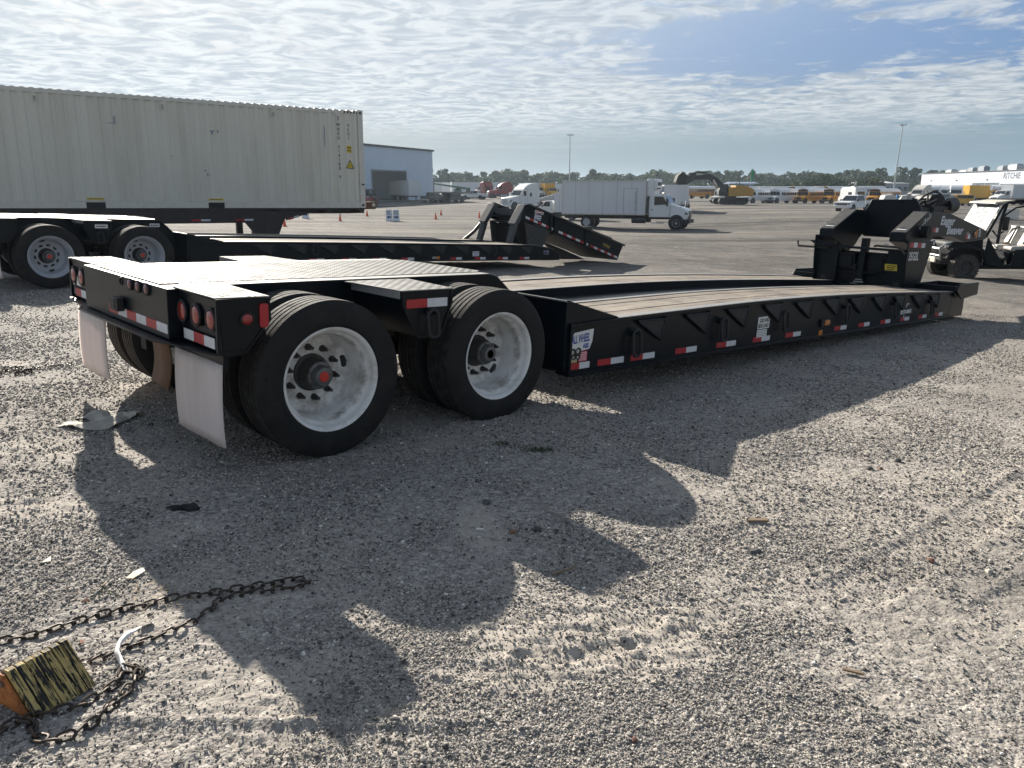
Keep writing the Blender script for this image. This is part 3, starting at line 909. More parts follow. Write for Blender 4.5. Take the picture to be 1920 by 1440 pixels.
def palm(px, D_, h, label, group):
    x, y = W(px, D_)
    t = thing('palm_tree', label, 'palm tree', (x, y, terr(x, y)), 0, group)
    MB().tube([(0, 0, 0), (.1, 0, h * .5), (0, .1, h)], [.22, .18, .16], 7).build('trunk', M['bark'], t)
    rg = random.Random(int(px)); V = []; F = []
    for i in range(46):
        a = rg.uniform(0, 6.28); el = rg.uniform(-.7, 1.2); L = rg.uniform(1.3, 1.9)
        d = Vector((math.cos(a) * math.cos(el), math.sin(a) * math.cos(el), math.sin(el))); sd = Vector((-math.sin(a), math.cos(a), 0))
        p0 = Vector((0, 0, h)); p1 = p0 + d * L * .55; p2 = p0 + d * L + Vector((0, 0, -.45))
        k = len(V); V += [p0, p1 + sd * .38, p2, p1 - sd * .38]; F.append((k, k + 1, k + 2, k + 3))
    me = bpy.data.meshes.new('fronds'); me.from_pydata([tuple(v) for v in V], [], F); me.materials.append(M['leaf_palm']); me.update()
    link('fronds', me, t)


for k, (px, h) in enumerate([(1630, 4.6), (1642, 5.0), (1650, 4.2), (1637, 3.6)]):
    palm(px, 232, h, ('leftmost of the sunlit palms beside the leaning light pole', 'tallest of the sunlit palms beside the leaning light pole', 'rightmost of the sunlit palms beside the leaning light pole', 'lowest of the sunlit palms beside the leaning light pole')[k], 'palms by the light pole')


def far_shed(name, px0, px1, D_, depth, h, zt, wall, roof, label, win=0):
    (x0, y0), (x1, y1) = W(px0, D_), W(px1, D_)
    z = min(terr(x0, y0), terr(x1, y1)) - .2
    t = thing(name, label, 'building', ((x0 + x1) / 2, (y0 + y1) / 2, z))
    L = (x1 - x0) / 2
    box_part('wall', -L, L, 0, depth, 0, h, wall, t)
    MB().prism([(-.4, h), (depth + .4, h), (depth * .5, h + zt)], -L - .4, L + .4, 'x').build('roof', roof, t)
    for i in range(win):
        cx = -L + (i + .5) * 2 * L / win
        f = box_part('window', cx - .8, cx + .8, -.06, -.003, h * .45, h * .8, M['far_grey'], t)
        box_part('pane', cx - .7, cx + .7, -.09, -.063, h * .5, h * .76, M['glass'], f)
    return t


far_shed('long_low_shed', 985, 1262, 335, 22, 4.4, .6, M['far_grey'], M['far_roof'], 'long low grey shed with a white roof edge behind the reefer truck', 14)
far_shed('gabled_shed', 1176, 1222, 345, 16, 4.3, 2.2, M['far_roof'], M['far_roof'], 'small white gabled shed above the reefer truck roof', 2)
far_shed('blue_shed', 1372, 1420, 345, 14, 5.6, .8, M['far_blue'], M['far_blue'], 'dark blue shed beyond the excavator boom', 3)
far_shed('grey_shed', 1348, 1500, 325, 16, 2.9, .5, M['far_grey'], M['far_grey'], 'long grey shed below the dark blue one', 8)
far_shed('white_roof_shed', 1576, 1616, 310, 14, 4.6, .8, M['far_grey'], M['far_roof'], 'grey shed with a white roof left of the palms', 3)
far_shed('two_storey_block', 1622, 1672, 300, 14, 5.4, .6, M['far_grey'], M['far_roof'], 'two storey grey block with white parapet behind the palms', 5)
far_shed('grey_office_block', 1655, 1702, 262, 12, 5.0, .3, M['far_grey'], M['far_grey'], 'grey office block right behind the tall leaning light pole', 4)


def sheet_wall(b, x0, x1, z0, z1, y, n, d=.04):
    """vertical ribbed sheet facing -y"""
    pts = []
    for i in range(n):
        a = x0 + (x1 - x0) * i / n; s = (x1 - x0) / n
        pts += [(a, y), (a + s * .55, y), (a + s * .62, y - d), (a + s * .93, y - d)]
    pts.append((x1, y))
    for p, q in zip(pts[:-1], pts[1:]):
        b.quad((p[0], p[1], z0), (q[0], q[1], z0), (q[0], q[1], z1), (p[0], p[1], z1))
    return b


# blue-white warehouse on the left with its open bay
def warehouse():
    ax, ay = W(620, 135); bx, by = W(812.5, 170)
    L = math.hypot(bx - ax, by - ay); yaw = math.atan2(by - ay, bx - ax)
    z = terr(bx, by) - .3
    t = thing('warehouse', 'blue-white ribbed metal warehouse with an open bay, behind the white semi trailer', 'warehouse', (ax, ay, z), yaw)
    H = 10.7
    def at(px):      # distance along the wall of a photo column
        k = (px - 960) / 1434.3 * .9687
        return ((k * ay * 1.0 - ax) / (math.cos(yaw) - k * math.sin(yaw)))
    d0, d1 = at(697.5), at(762)
    hd_ = 6.0
    b = MB()
    sheet_wall(b, 0, d0, 0, H, 0, 26); sheet_wall(b, d1, L, 0, H, 0, 30); sheet_wall(b, d0, d1, hd_, H, 0, 16)
    b.quad((L, 0, 0), (L, 34, 0), (L, 34, H), (L, 0, H)); b.quad((0, 34, 0), (0, 0, 0), (0, 0, H), (0, 34, H))
    e1 = d0 + (d1 - d0) * .38; e2 = d0 + (d1 - d0) * .60; e3 = d0 + (d1 - d0) * .74
    e1 = d0 + (d1 - d0) * .1
    b.quad((0, 34, 0), (e1, 34, 0), (e1, 34, H), (0, 34, H)); b.quad((L - 2, 34, 0), (L, 34, 0), (L, 34, H), (L - 2, 34, H))
    b.quad((e1, 34, 7.8), (L - 2, 34, 7.8), (L - 2, 34, H), (e1, 34, H))
    b.build('wall', M['shed_blue'], t)
    MB().prism([(-.3, H + .02), (34.3, H + .02), (17, H + 1.4)], -.3, L + .3, 'x').build('roof', M['shed_trim'], t)
    box_part('roof_trim', -.3, L + .35, -.35, -.05, H - .28, H + .1, M['shed_trim'], t)
    fr = MB().box(d0 - .2, d0, -.12, .05, 0, hd_ + .25).box(d1, d1 + .2, -.12, .05, 0, hd_ + .25).box(d0, d1, -.12, .05, hd_, hd_ + .25).build('door_frame', M['far_grey'], t)
    box_part('floor_slab', 0, L, 0, 34, -.2, .32, M['concrete'], t)
    for k in range(4):
        xx = d0 + (d1 - d0) * (.15 + .27 * k)
        box_part('column', xx - .3, xx + .3, 15, 15.5, .3, H, M['shed_dark'], t)


warehouse()


# auction office on the right
def office():
    ax, ay = W(1724, 285); bx, by = W(1990, 205)
    yaw = math.atan2(by - ay, bx - ax); L = math.hypot(bx - ax, by - ay)
    z = min(terr(ax, ay), terr(bx, by)) - .2
    t = thing('auction_office', 'long white auction office with RITCHIE lettering and roof units, on the far right', 'building', (ax, ay, z), yaw)
    H = 8.3
    box_part('wall', 0, L, 0, 30, 0, H, M['office_wall'], t)
    box_part('parapet', -.2, L, -.25, 30.2, H, H + .25, M['shed_trim'], t)
    # ribbed end wall, its sunlit cream tone painted into the colour
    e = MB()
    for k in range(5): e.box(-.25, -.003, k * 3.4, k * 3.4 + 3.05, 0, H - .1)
    e.build('end_wall_panel', M['office_sunlit'], t)
    def at(px):
        k = (px - 960) / 1434.3 * .9687
        return ((k * ay - ax) / (math.cos(yaw) - k * math.sin(yaw)))
    x0 = at(1878); x1 = at(1920)
    text_part('lettering', 'RITCHIE', (x1 - x0) / 7 * 1.62 * .92, M['ink'], t, (x0, -.012, H - 2.25), (R(90), 0, 0), bold=.02, ext=.01)
    g0, g1 = at(1822), at(1872)
    for k in range(4):
        a = g0 + (g1 - g0) * k / 4
        f = box_part('window', a + .1, a + (g1 - g0) / 4 - .1, -.1, -.003, 1.0, 5.0, M['far_grey'], t)
        box_part('pane', a + .25, a + (g1 - g0) / 4 - .25, -.13, -.103, 1.2, 4.8, M['glass_pale'], f)
    g0, g1 = at(1874), at(1930)
    for k in range(8):
        for q in range(3):
            a = g0 + (g1 - g0) * k / 8
            box_part('pane', a + .08, a + (g1 - g0) / 8 - .08, -.06, -.003, .9 + q * 1.25, 2.0 + q * 1.25, M['glass'], t)
    for (px, yb, w_, h_, d_) in [(1727, 8, 2.6, 1.2, 2.4), (1746, 9, 3.0, .9, 2.4), (1770, 7, 2.2, 1.5, 2), (1783, 8, 2.4, 2.0, 2), (1828, 6, 2.0, 1.6, 2), (1841, 7, 3.0, 2.1, 2.4), (1904, 6, 2.2, 1.3, 2)]:
        a = at(px)
        u = box_part('roof_unit', a, a + w_ * 1.6, yb, yb + d_, H + .25, H + .25 + h_ * .8, M['far_roof'] if w_ > 2.5 else M['far_grey'], t)
        box_part('vent', a + .3, a + w_ * 1.6 - .3, yb + .3, yb + d_ - .3, H + .255 + h_ * .8, H + .6 + h_ * .8, M['far_grey'], u)
    for px in (1744, 1791, 1848): 
        a = at(px); box_part('wall_lamp', a, a + .5, -.25, -.003, 5.7, 6.0, M['ink'], t)


office()


def light_pole(name, px, D_, h, label, lean=0., heads=4):
    x, y = W(px, D_)
    t = thing(name, label, 'light pole', (x, y, terr(x, y)))
    MB().cyl((0, 0, 0), (lean, 0, h), .24 * h / 20, .10 * h / 20, 10).build('pole', M['galv'], t)
    MB().cyl((0, 0, 0), (0, 0, .5), .5, n=12).build('footing', M['concrete'], t)
    for k in range(heads):
        a = k * 2 * math.pi / heads + .3
        MB().box(-.35, .35, -.25, .25, -.12, .12).xf(Matrix.Translation((lean + .8 * math.cos(a), .8 * math.sin(a), h)) @ Matrix.Rotation(a, 4, 'Z')).build('lamp_head', M['far_grey'], t)
    MB().cyl((lean, 0, h - .1), (lean, 0, h + .1), .7, n=12).build('lamp_ring', M['galv'], t)


light_pole('light_pole', 1067, 250, 19.3, 'tall grey light pole behind the middle of the reefer truck box')
light_pole('light_pole', 1673, 235, 21.6, 'tall light pole leaning right, beside the palms', lean=.55)
light_pole('light_pole', 1080.5, 300, 8.6, 'short post with two dark lamps right of the tall grey light pole', heads=2)


# morning air: one thin box of haze round the yard and everything in it
def haze():
    o = MB().box(-2750, 2750, -2750, 2750, -6.0, 26.0).build('haze', [], None, smooth=0)
    m = bpy.data.materials.new('morning_haze'); m.use_nodes = True
    t = NT(m.node_tree); t.n.clear()
    v = t.new('ShaderNodeVolumePrincipled'); v.inputs['Color'].default_value = (.70, .85, 1., 1); v.inputs['Density'].default_value = HAZE; v.inputs['Anisotropy'].default_value = .35
    out = t.new('ShaderNodeOutputMaterial'); t.l.new(v.outputs[0], out.inputs['Volume'])
    o.data.materials.append(m)
    tag(o, kind='stuff')


HAZE = .00019
haze()


# ------------------------------------------------------------------ truck wheel (outward is local -y, axle along y)
def tyre_mesh(Rr, wd, name='tyre', rb=.292, grooves=True):
    h = wd / 2
    pr = [(-h * .80, rb), (-h * .86, rb + .012), (-h * .955, rb + .03), (-h * .97, rb + .034), (-h * .985, rb + .05), (-h * 1.0, rb + .085), (-h * .992, rb + .10), (-h * .985, rb + .104),
          (-h * .965, rb + .13), (-h * .90, Rr - .018), (-h * .86, Rr - .009)]
    tr = [(-h * .84, Rr - .002)]
    if grooves:
        for g in (-.52, -.17, .17, .52):
            tr += [(h * g - .008, Rr), (h * g - .005, Rr - .012), (h * g + .005, Rr - .012), (h * g + .008, Rr)]
    tr += [(h * .84, Rr - .002)]
    full = pr + tr + [(-a, r) for a, r in reversed(pr)]
    mats = [0] * (len(pr)) + [1] * (len(tr) - 1) + [0] * len(pr)
    b = MB(); b.lathe(full, 72, mats=mats)
    # raised lettering blocks / molded bars on the sidewall
    for k in range(36):
        a = k * 2 * math.pi / 36
        if k % 9 > 5: continue
        r0, r1 = rb + .118, rb + .132
        V = []
        for rr, aa in ((r0, a), (r1, a), (r1, a + .07), (r0, a + .07)):
            V.append((rr * math.cos(aa), -h * .99 - .0008 + .0, rr * math.sin(aa)))
        b.add(V, [(0, 1, 2, 3)], 0)
    return b.mesh(name, [M['rubber'], M['rubber_tread']], 32)


def rim_mesh_deep(m):
    b = MB()
    b.lathe([(-.085, .286), (-.112, .300), (-.121, .3118), (-.126, .308), (-.122, .301), (-.112, .291), (-.098, .287), (-.080, .284), (-.066, .279), (-.058, .268), (-.046, .261), (-.022, .258), (-.012, .254),
             (.070, .253), (.105, .250), (.122, .243), (.131, .232), (.135, .218), (.136, .193), (.132, .188), (.130, .183), (.134, .179), (.135, .112), (.15, .108)], 64)
    b.lathe([(.15, .108), (.155, .26), (.128, .286), (.122, .30), (.125, .306), (.105, .288), (-.085, .286)], 64)
    return b.mesh('wheel', m, 35)


def hub_mesh():
    b = MB()
    b.lathe([(.15, .116), (.120, .114), (.112, .100), (.060, .094), (.038, .086), (.030, .086)], 28)
    return b.mesh('hub', M['hub'], 35)


def hubcap_mesh():
    b = MB()
    b.lathe([(.030, .084), (.018, .082), (.016, .066), (-.01, .058), (-.022, .052), (-.024, .030)], 28)
    for k in range(6):
        a = k * math.pi / 3
        b.cyl((.074 * math.cos(a), .018, .074 * math.sin(a)), (.074 * math.cos(a), .010, .074 * math.sin(a)), .006, n=6)
    return b.mesh('hubcap', M['hubcap'], 35)


def nut_mesh():
    b = MB()
    b.cyl((0, .136, 0), (0, .128, 0), .021, n=12)
    b.cyl((0, .128, 0), (0, .100, 0), .0165, n=6)
    b.cyl((0, .100, 0), (0, .072, 0), .0115, .0105, n=8)
    return b.mesh('lug_nut', M['hub'], 35)


def hole_mesh():
    """hand hole: flat black disc that paints the dark of the opening"""
    b = MB(); n = 20
    ring = [(.027 * math.cos(2 * math.pi * k / n), .040 * math.sin(2 * math.pi * k / n)) for k in range(n)]
    V = [(x, -.0015, z) for x, z in ring] + [(0, -.0015, 0)]
    b.add(V, [(i, (i + 1) % n, n) for i in range(n)])
    return b.mesh('hand_hole', M['ink'], 0)


ME_TYRE = tyre_mesh(.469, .262)
ME_RIM = {'white': rim_mesh_deep(M['rim_white']), 'grey': rim_mesh_deep(M['rim_grey'])}
ME_HUB, ME_CAP, ME_NUT, ME_HOLE = hub_mesh(), hubcap_mesh(), nut_mesh(), hole_mesh()
ME_RED = MB().lathe([(-.0245, .031), (-.028, .030), (-.029, .0005)], 20).mesh('cap_plug', M['red_plastic'], 35)
ME_VALVE = MB().tube([(0, -.002, 0), (.03, -.012, 0), (.075, -.016, -.004)], [.004, .0035, .003], 6).mesh('valve_stem', M['hub'])


def wheel(parent, u, v, side, colour='white', spin=0., nuts=True, Rr=.469, full=True, red=True):
    wv = link('wheel', ME_RIM[colour], parent, (u, v, Rr), (0, spin, 0) if side > 0 else (0, spin, math.pi))
    link('tyre', ME_TYRE, wv)
    if full:
        link('hub', ME_HUB, wv); link('hubcap', ME_CAP, wv)
        if red: link('cap_plug', ME_RED, wv)
        for k in range(10):
            a = k * math.pi / 5 + .15
            p = (.158 * math.cos(a), 0, .158 * math.sin(a))
            if nuts: link('lug_nut', ME_NUT, wv, p)
            else:
                h = link('lug_hole', ME_HOLE, wv, (p[0], .1345, p[2]), (0, -a, 0)); h.scale = (.62, 1, .78)
        for a in (.55, .55 + math.pi):
            link('hand_hole', ME_HOLE, wv, (.226 * math.cos(a), .1305, .226 * math.sin(a)), (Matrix.Rotation(-a, 4, 'Y') @ Matrix.Rotation(R(-24), 4, 'Z')).to_euler())
        link('valve_stem', ME_VALVE, wv, (.222 * math.cos(.55), .125, .222 * math.sin(.55)), (0, -.55, 0))
    return wv


def strip(parent, u0, u1, zc_, v, h=.05, red_first=True, name='reflective_strip'):
    """red and white reflective tape on a face looking to -y"""
    um = u0 + (u1 - u0) * .5
    b = MB()
    za, zb = zc_ if isinstance(zc_, tuple) else (zc_, zc_)
    zm = (za + zb) / 2
    for (a, c, z0, z1, m) in ((u0, um, za, zm, 0 if red_first else 1), (um, u1, zm, zb, 1 if red_first else 0)):
        b.hexa([(a, v, z0 - h / 2), (c, v, z1 - h / 2), (c, v, z1 + h / 2), (a, v, z0 + h / 2)],
               [(a, v - .0012, z0 - h / 2), (c, v - .0012, z1 - h / 2), (c, v - .0012, z1 + h / 2), (a, v - .0012, z0 + h / 2)], m)
    return b.build(name, [M['refl_red'], M['refl_white']], parent, smooth=0)


def sticker(parent, pts2, v, m, name='sticker', proud=.0015, axis='y', ink=None, rows=0):
    s = MB().prism(pts2, v - proud, v - .0002, axis).build(name, m, parent, smooth=0)
    if rows:
        x0 = min(p[0] for p in pts2); x1 = max(p[0] for p in pts2); z0 = min(p[1] for p in pts2); z1 = max(p[1] for p in pts2)
        b = MB(); rg = random.Random(int(x0 * 1000))
        for i in range(rows):
            zt = z1 - (z1 - z0) * (i + .75) / (rows + .5); hh = (z1 - z0) / rows * .36
            xx = x0 + (x1 - x0) * .1
            while xx < x1 - (x1 - x0) * .14:
                ww = (x1 - x0) * rg.uniform(.07, .2)
                ww = min(ww, x1 - (x1 - x0) * .07 - xx)
                b.box(xx, xx + ww, v - proud - .0006, v - proud - .0001, zt - hh / 2, zt + hh / 2); xx += ww + (x1 - x0) * .04
        b.build('print', ink or M['ink'], s, smooth=0)
    return s


def interp(tbl, u):
    us = [p[0] for p in tbl]; zs = [p[1] for p in tbl]
    return float(np.interp(u, us, zs))


def smooth_tbl(tbl, n=24):
    """monotone resample of a camber line"""
    us = np.linspace(tbl[0][0], tbl[-1][0], n)
    xs = np.array([p[0] for p in tbl]); ys = np.array([p[1] for p in tbl])
    m = np.gradient(ys, xs)
    out = []
    for u in us:
        i = min(max(np.searchsorted(xs, u) - 1, 0), len(xs) - 2)
        h = xs[i + 1] - xs[i]; t = (u - xs[i]) / h
        out.append((float(u), float((2 * t ** 3 - 3 * t ** 2 + 1) * ys[i] + (t ** 3 - 2 * t ** 2 + t) * h * m[i] + (-2 * t ** 3 + 3 * t ** 2) * ys[i + 1] + (t ** 3 - t ** 2) * h * m[i + 1])))
    return out


def ribbon(b, line, v0, v1, dz0, dz1, m=0, thick=True):
    """solid band following the camber line between v0..v1, z offsets dz0 (bottom) .. dz1 (top)"""
    n = len(line); V = []
    for u, z in line: V += [(u, v0, z + dz0), (u, v1, z + dz0), (u, v1, z + dz1), (u, v0, z + dz1)]
    F = [(3, 2, 1, 0), (4 * n - 4, 4 * n - 3, 4 * n - 2, 4 * n - 1)]
    for i in range(n - 1):
        a, c = 4 * i, 4 * i + 4
        F += [(a, a + 1, c + 1, c), (a + 1, a + 2, c + 2, c + 1), (a + 2, a + 3, c + 3, c + 2), (a + 3, a, c, c + 3)]
    return b.add(V, F, m)


def lug_field(poly, z, pitch=.040, h=.0024):
    """raised lozenges of tread plate inside a convex (u, v) polygon, alternate rows turned"""
    V = []; F = []
    us = [p[0] for p in poly]; vs_ = [p[1] for p in poly]
    n = len(poly)
    sg = sum(poly[i][0] * poly[(i + 1) % n][1] - poly[(i + 1) % n][0] * poly[i][1] for i in range(n))
    def inside(u, v):
        for i in range(n):
            x0, y0 = poly[i]; x1, y1 = poly[(i + 1) % n]
            cr = (x1 - x0) * (v - y0) - (y1 - y0) * (u - x0)
            if sg < 0: cr = -cr
            if cr < .010 * math.hypot(x1 - x0, y1 - y0): return False
        return True
    nu = int((max(us) - min(us)) / pitch) + 1; nv = int((max(vs_) - min(vs_)) / pitch) + 1
    for i in range(nu):
        for j in range(nv):
            u = min(us) + (i + .5) * pitch; v = min(vs_) + (j + .5) * pitch
            if not inside(u, v): continue
            a = math.pi / 4 if (i + j) % 2 else -math.pi / 4
            c, s = math.cos(a), math.sin(a); l, w_ = pitch * .44, pitch * .15
            k = len(V)
            for (x, y, zz) in ((l, 0, 0), (0, w_, 0), (-l, 0, 0), (0, -w_, 0), (l * .45, 0, h), (-l * .45, 0, h)):
                V.append((u + x * c - y * s, v + x * s + y * c, z + zz))
            F += [(k, k + 1, k + 4), (k + 1, k + 5, k + 4), (k + 1, k + 2, k + 5), (k + 2, k + 3, k + 5), (k + 3, k + 4, k + 5), (k + 3, k, k + 4)]
    return V, F


def tread_plate(name, poly, z, parent, th=.006, m=None, pitch=.040):
    p = MB().prism(poly, z - th, z, 'z').build(name, m or M['tread'], parent, smooth=0)
    V, F = lug_field(poly, z - .0002, pitch)
    if V:
        l = MB().add(V, F).build('tread_lugs', m or M['tread'], p, smooth=0)
        l['kind'] = 'stuff'
    return p


def round_lamp(parent, u, v, z, r, nrm, lens, name='tail_lamp'):
    """grommet-mounted lamp; nrm is 'u' (faces -x) or 'v' (faces -y)"""
    b = MB()
    pr = [(0, r * 1.28), (-.010, r * 1.26), (-.013, r * 1.12), (-.010, r * 1.02), (-.004, r)]
    b.lathe(pr, 28, axis='y')
    o = b.build(name, M['trim_black'], parent)
    l = MB().lathe([(-.003, r), (-.011, r * .93), (-.016, r * .6), (-.017, .0004)], 28, axis='y').build('lens', lens, o)
    o.location = (u, v, z)
    if nrm == 'u': o.rotation_euler = (0, 0, R(-90))
    return o


def d_ring(parent, u, z, v, s=1., name='tie_ring'):
    b = MB()
    b.box(u - .045 * s, u + .05 * s, v - .028, v, z + .045 * s, z + .085 * s)
    o = b.build(name, M['black'], parent, bevel=.006)
    pts = []
    for k in range(24):
        t = 2 * math.pi * k / 24
        x = .050 * s * math.cos(t); y = .050 * s * math.sin(t) + (.055 * s if math.sin(t) > 0 else -.055 * s)
        pts.append((u + x, v - .045 - .018 * (1 if y < 0 else .2), z - .01 + y))
    MB().tube(pts, .0125 * s, 8, True).build('ring', M['black_brk'], o)
    return o


def swing_bracket(parent, u, z, v, s=1.):
    """triangular folding outrigger bracket with lightening holes, hinge pin at its right"""
    a = (u, z); b_ = (u + .40 * s, z - .005); c = (u + .345 * s, z - .19 * s); a2 = (u + .03 * s, z - .03 * s)
    o = MB().prism([a, b_, c, a2], v - .026, v - .006).build('outrigger_bracket', M['black_brk'], parent, bevel=.003)
    MB().tube([(u + .01, v - .027, z - .008), (u + .335 * s, v - .027, z - .180 * s)], .009, 6).tube([(u, v - .027, z - .004), (u + .39 * s, v - .027, z - .009)], .009, 6).tube([(u + .385 * s, v - .027, z - .01), (u + .335 * s, v - .027, z - .180 * s)], .009, 6).build('rib', M['black_brk'], o)
    MB().cyl((u + .405 * s, v - .012, z + .01), (u + .375 * s, v - .012, z - .20 * s), .016, n=8).build('hinge_pin', M['black_flat'], o)
    hb = MB()
    for q, r in ((.12, .010), (.165, .014), (.215, .020), (.275, .029)):
        n = 14; zc_ = z - .028 * s - .18 * q * s
        V = [(u + q * s + r * math.cos(2 * math.pi * k / n), v - .0272, zc_ + r * math.sin(2 * math.pi * k / n)) for k in range(n)]
        hb.add(V, [tuple(range(n))])
    hb.build('lightening_holes', M['ink'], o, smooth=0)
    return o


def hole_disc(parent, u, z, v, r):
    n = 20
    V = [(u + r * math.cos(2 * math.pi * k / n), v - .0012, z + r * math.sin(2 * math.pi * k / n)) for k in range(n)] + \
        [(u + r * .93 * math.cos(2 * math.pi * k / n), v + .004, z + r * .93 * math.sin(2 * math.pi * k / n)) for k in range(n)]
    return MB().add(V, [(i, (i + 1) % n, n + (i + 1) % n, n + i) for i in range(n)] + [tuple(range(n, 2 * n))]).build('web_hole', M['ink'], parent, smooth=0)


TRW = 2.59


def lowboy(t, top, bot, main=True):
    """two-axle lowboy trailer frame in local (u along, v across from the near side, z up)"""
    Wd = TRW
    line = smooth_tbl(top, 30)
    zt = .978 if main else 1.02
    # ---- running gear
    for u in (0., 1.33):
        MB().cyl((u, .42, .469), (u, Wd - .42, .469), .065, n=14).build('axle', M['hub'], t)
        wheel(t, u, .150, 1, 'white' if main else 'grey', spin=.35 + u * .7 if main else 1.9, nuts=main, red=main and u < .5 or not main)
        wheel(t, u, .482, 1, 'white' if main else 'grey', full=False)
        wheel(t, u, Wd - .150, -1, 'white' if main else 'grey', full=False)
        wheel(t, u, Wd - .482, -1, 'white' if main else 'grey', full=False)
        for v in (.78, Wd - .78):
            MB().box(u - .45, u + .1, v - .05, v + .05, .40, .52).cyl((u + .16, v, .42), (u + .16, v, .72), .13, .12, 14).build('air_suspension', M['black_flat'], t)
        MB().cyl((u - .12, .95, .50), (u - .30, .95, .50), .085, n=14).cyl((u - .12, Wd - .95, .50), (u - .30, Wd - .95, .50), .085, n=14).build('brake_chamber', M['black_flat'], t)
    # ---- frame rails with the drop at the front
    for v0, v1 in ((.59, .71), (Wd - .71, Wd - .59)):
        MB().prism([(-.62, zt), (1.72, zt), (1.80, zt - .02), (1.90, zt - .10), (2.20, .62), (2.20, .26), (1.75, .26), (1.55, .60), (-.62, .66)], v0, v1).build('frame_rail', M['black'], t, bevel=.006)
        MB().box(-.60, 1.72, v0 + .006, v1 - .006, zt + .0005, zt + .003).build('worn_rail_top', M['steel_worn'], t)
    MB().prism([(1.80, zt - .012), (1.90, zt - .09), (2.20, .63), (2.20, .60), (1.88, zt - .14), (1.78, zt - .05)], .713, Wd - .713).build('ramp_plate', M['black_edge'], t)
    MB().box(2.03, 2.09, .12, Wd - .12, .26, .60).build('cross_bolster', M['black_flat'], t)
    for u in (-.3, .45, 1.0, 1.6):
        MB().box(u - .04, u + .04, .72, Wd - .72, .68, zt - .02).build('crossmember', M['black_flat'], t)
    # ---- tread plate on top
    tread_plate('center_tread_plate', [(-.70, .725), (1.70, .725), (1.79, .80), (1.79, Wd - .80), (1.70, Wd - .725), (-.70, Wd - .725)], zt + .006, t, .012)
    # ---- rear box and wings
    MB().box(-.735, -.58, .52, 2.03, .693, zt - .002).build('rear_plate', M['black'], t, bevel=.004)
    for mir in (0, 1):
        f = (lambda v: Wd - v) if mir else (lambda v: v)
        lo, hi = sorted((f(0.006), f(.585)))
        side = [(-.672, zt - .006), (-.40, zt - .006), (-.395, .86), (-.535, .694), (-.655, .694)]
        MB().prism(side, lo, hi).build('rear_wing', M['black'], t, bevel=.004)
        lo2, hi2 = sorted((f(0.0), f(.018)))
        rimp = [(-.684, zt), (-.392, zt), (-.386, .855), (-.530, .686), (-.66, .686), (-.684, .70)]
        b = MB()
        for i in range(len(rimp)):
            p, q = rimp[i], rimp[(i + 1) % len(rimp)]
            cx_, cz_ = -.53, .84
            sh = lambda r_: (r_[0] + (cx_ - r_[0]) * .11, r_[1] + (cz_ - r_[1]) * .11)
            b.prism([p, q, sh(q), sh(p)], lo2, hi2)
        b.build('wing_flange', M['black'], t)
        pl = [(-.682, f(.02)), (-.395, f(.0)), (-.372, f(.58)), (-.682, f(.58))]
        tread_plate('wing_tread_plate', pl, zt + .006, t)
        # mid fender between the tyres
        fl, fh = sorted((f(.008), f(.585)))
        out = [(.472, zt - .016), (.856, zt - .016), (.855, .882), (.770, .672), (.600, .672), (.480, .875)]
        MB().prism(out, fl, fh).build('mid_fender', M['black'], t, bevel=.004)
        b = MB(); l2, h2 = sorted((f(0.), f(.014)))
        rimp = [(.463, zt - .012), (.864, zt - .012), (.864, .88), (.777, .665), (.594, .665), (.470, .877)]
        for i in range(len(rimp)):
            p, q = rimp[i], rimp[(i + 1) % len(rimp)]
            sh = lambda r_: (r_[0] + (.665 - r_[0]) * .075, r_[1] + (.83 - r_[1]) * .075)
            b.prism([p, q, sh(q), sh(p)], l2, h2)
        b.build('fender_flange', M['black'], t)
        tread_plate('fender_tread_plate', [(.458, f(.0)), (.866, f(.0)), (.93, f(.58)), (.42, f(.58))], zt - .006, t)
        b = MB(); l3, h3 = sorted((f(.01), f(.55)))
        b.box(.452, .458, l3, h3, zt - .058, zt - .008)
        b.build('tread_lip', M['tread'], t)
        # wedge between the front tyre and the deck
        wl, wh = sorted((f(.03), f(.58)))
        MB().prism([(2.0, .28), (2.0, .820), (2.02, .824), (2.64, interp(top, 2.64) + .004), (2.64, .5), (2.1, .28)], wl, wh).build('deck_wedge', M['black'], t, bevel=.003)
        MB().box(1.985, 2.0, wl, wh, .815, .826).build('wedge_edge', M['steel_worn'], t)  # bright steel strip paints the sunlit top edge of the plate
    # ---- rear ledge, flap hangers, flaps
    MB().prism([(-.80, .60), (-.80, 1.99), (-.74, 2.12), (-.70, 2.585), (-.55, 2.585), (-.55, .005), (-.625, .005), (-.685, .10), (-.76, .47)], .676, .688, 'z').build('rear_ledge', M['black'], t, bevel=.002)
    for mir, (a, c) in enumerate(((.05, .67), (1.975, 2.585))):
        MB().box(-.640, -.615, a - .01, c + .01, .585, .675).build('flap_hanger', M['black'], t, bevel=.003)
        bb = MB()
        for k in range(3):
            vv = a + (c - a) * (.06 + .44 * k); bb.cyl((-.640, vv, .61), (-.648, vv, .61), .011, n=6)
        bb.build('hanger_bolts', M['galv'], t)
        n = 8; V = []
        for i in range(n + 1):
            z = .625 - (.625 - .158) * i / n; uo = -.648 - .014 * math.sin(i / n * 2.2) + .012 * (i / n) ** 2
            for j in range(7):
                vv = a + (c - a) * j / 6
                V.append((uo + .006 * math.sin(j * .9 + mir), vv, z + (.012 if j == 0 else 0) * (i / n)))
        F = [(i * 7 + j, i * 7 + j + 1, (i + 1) * 7 + j + 1, (i + 1) * 7 + j) for i in range(n) for j in range(6)]
        fo = MB().add(V, F).build('mud_flap', M['flap'], t)
        so = fo.modifiers.new('thick', 'SOLIDIFY'); so.thickness = .008
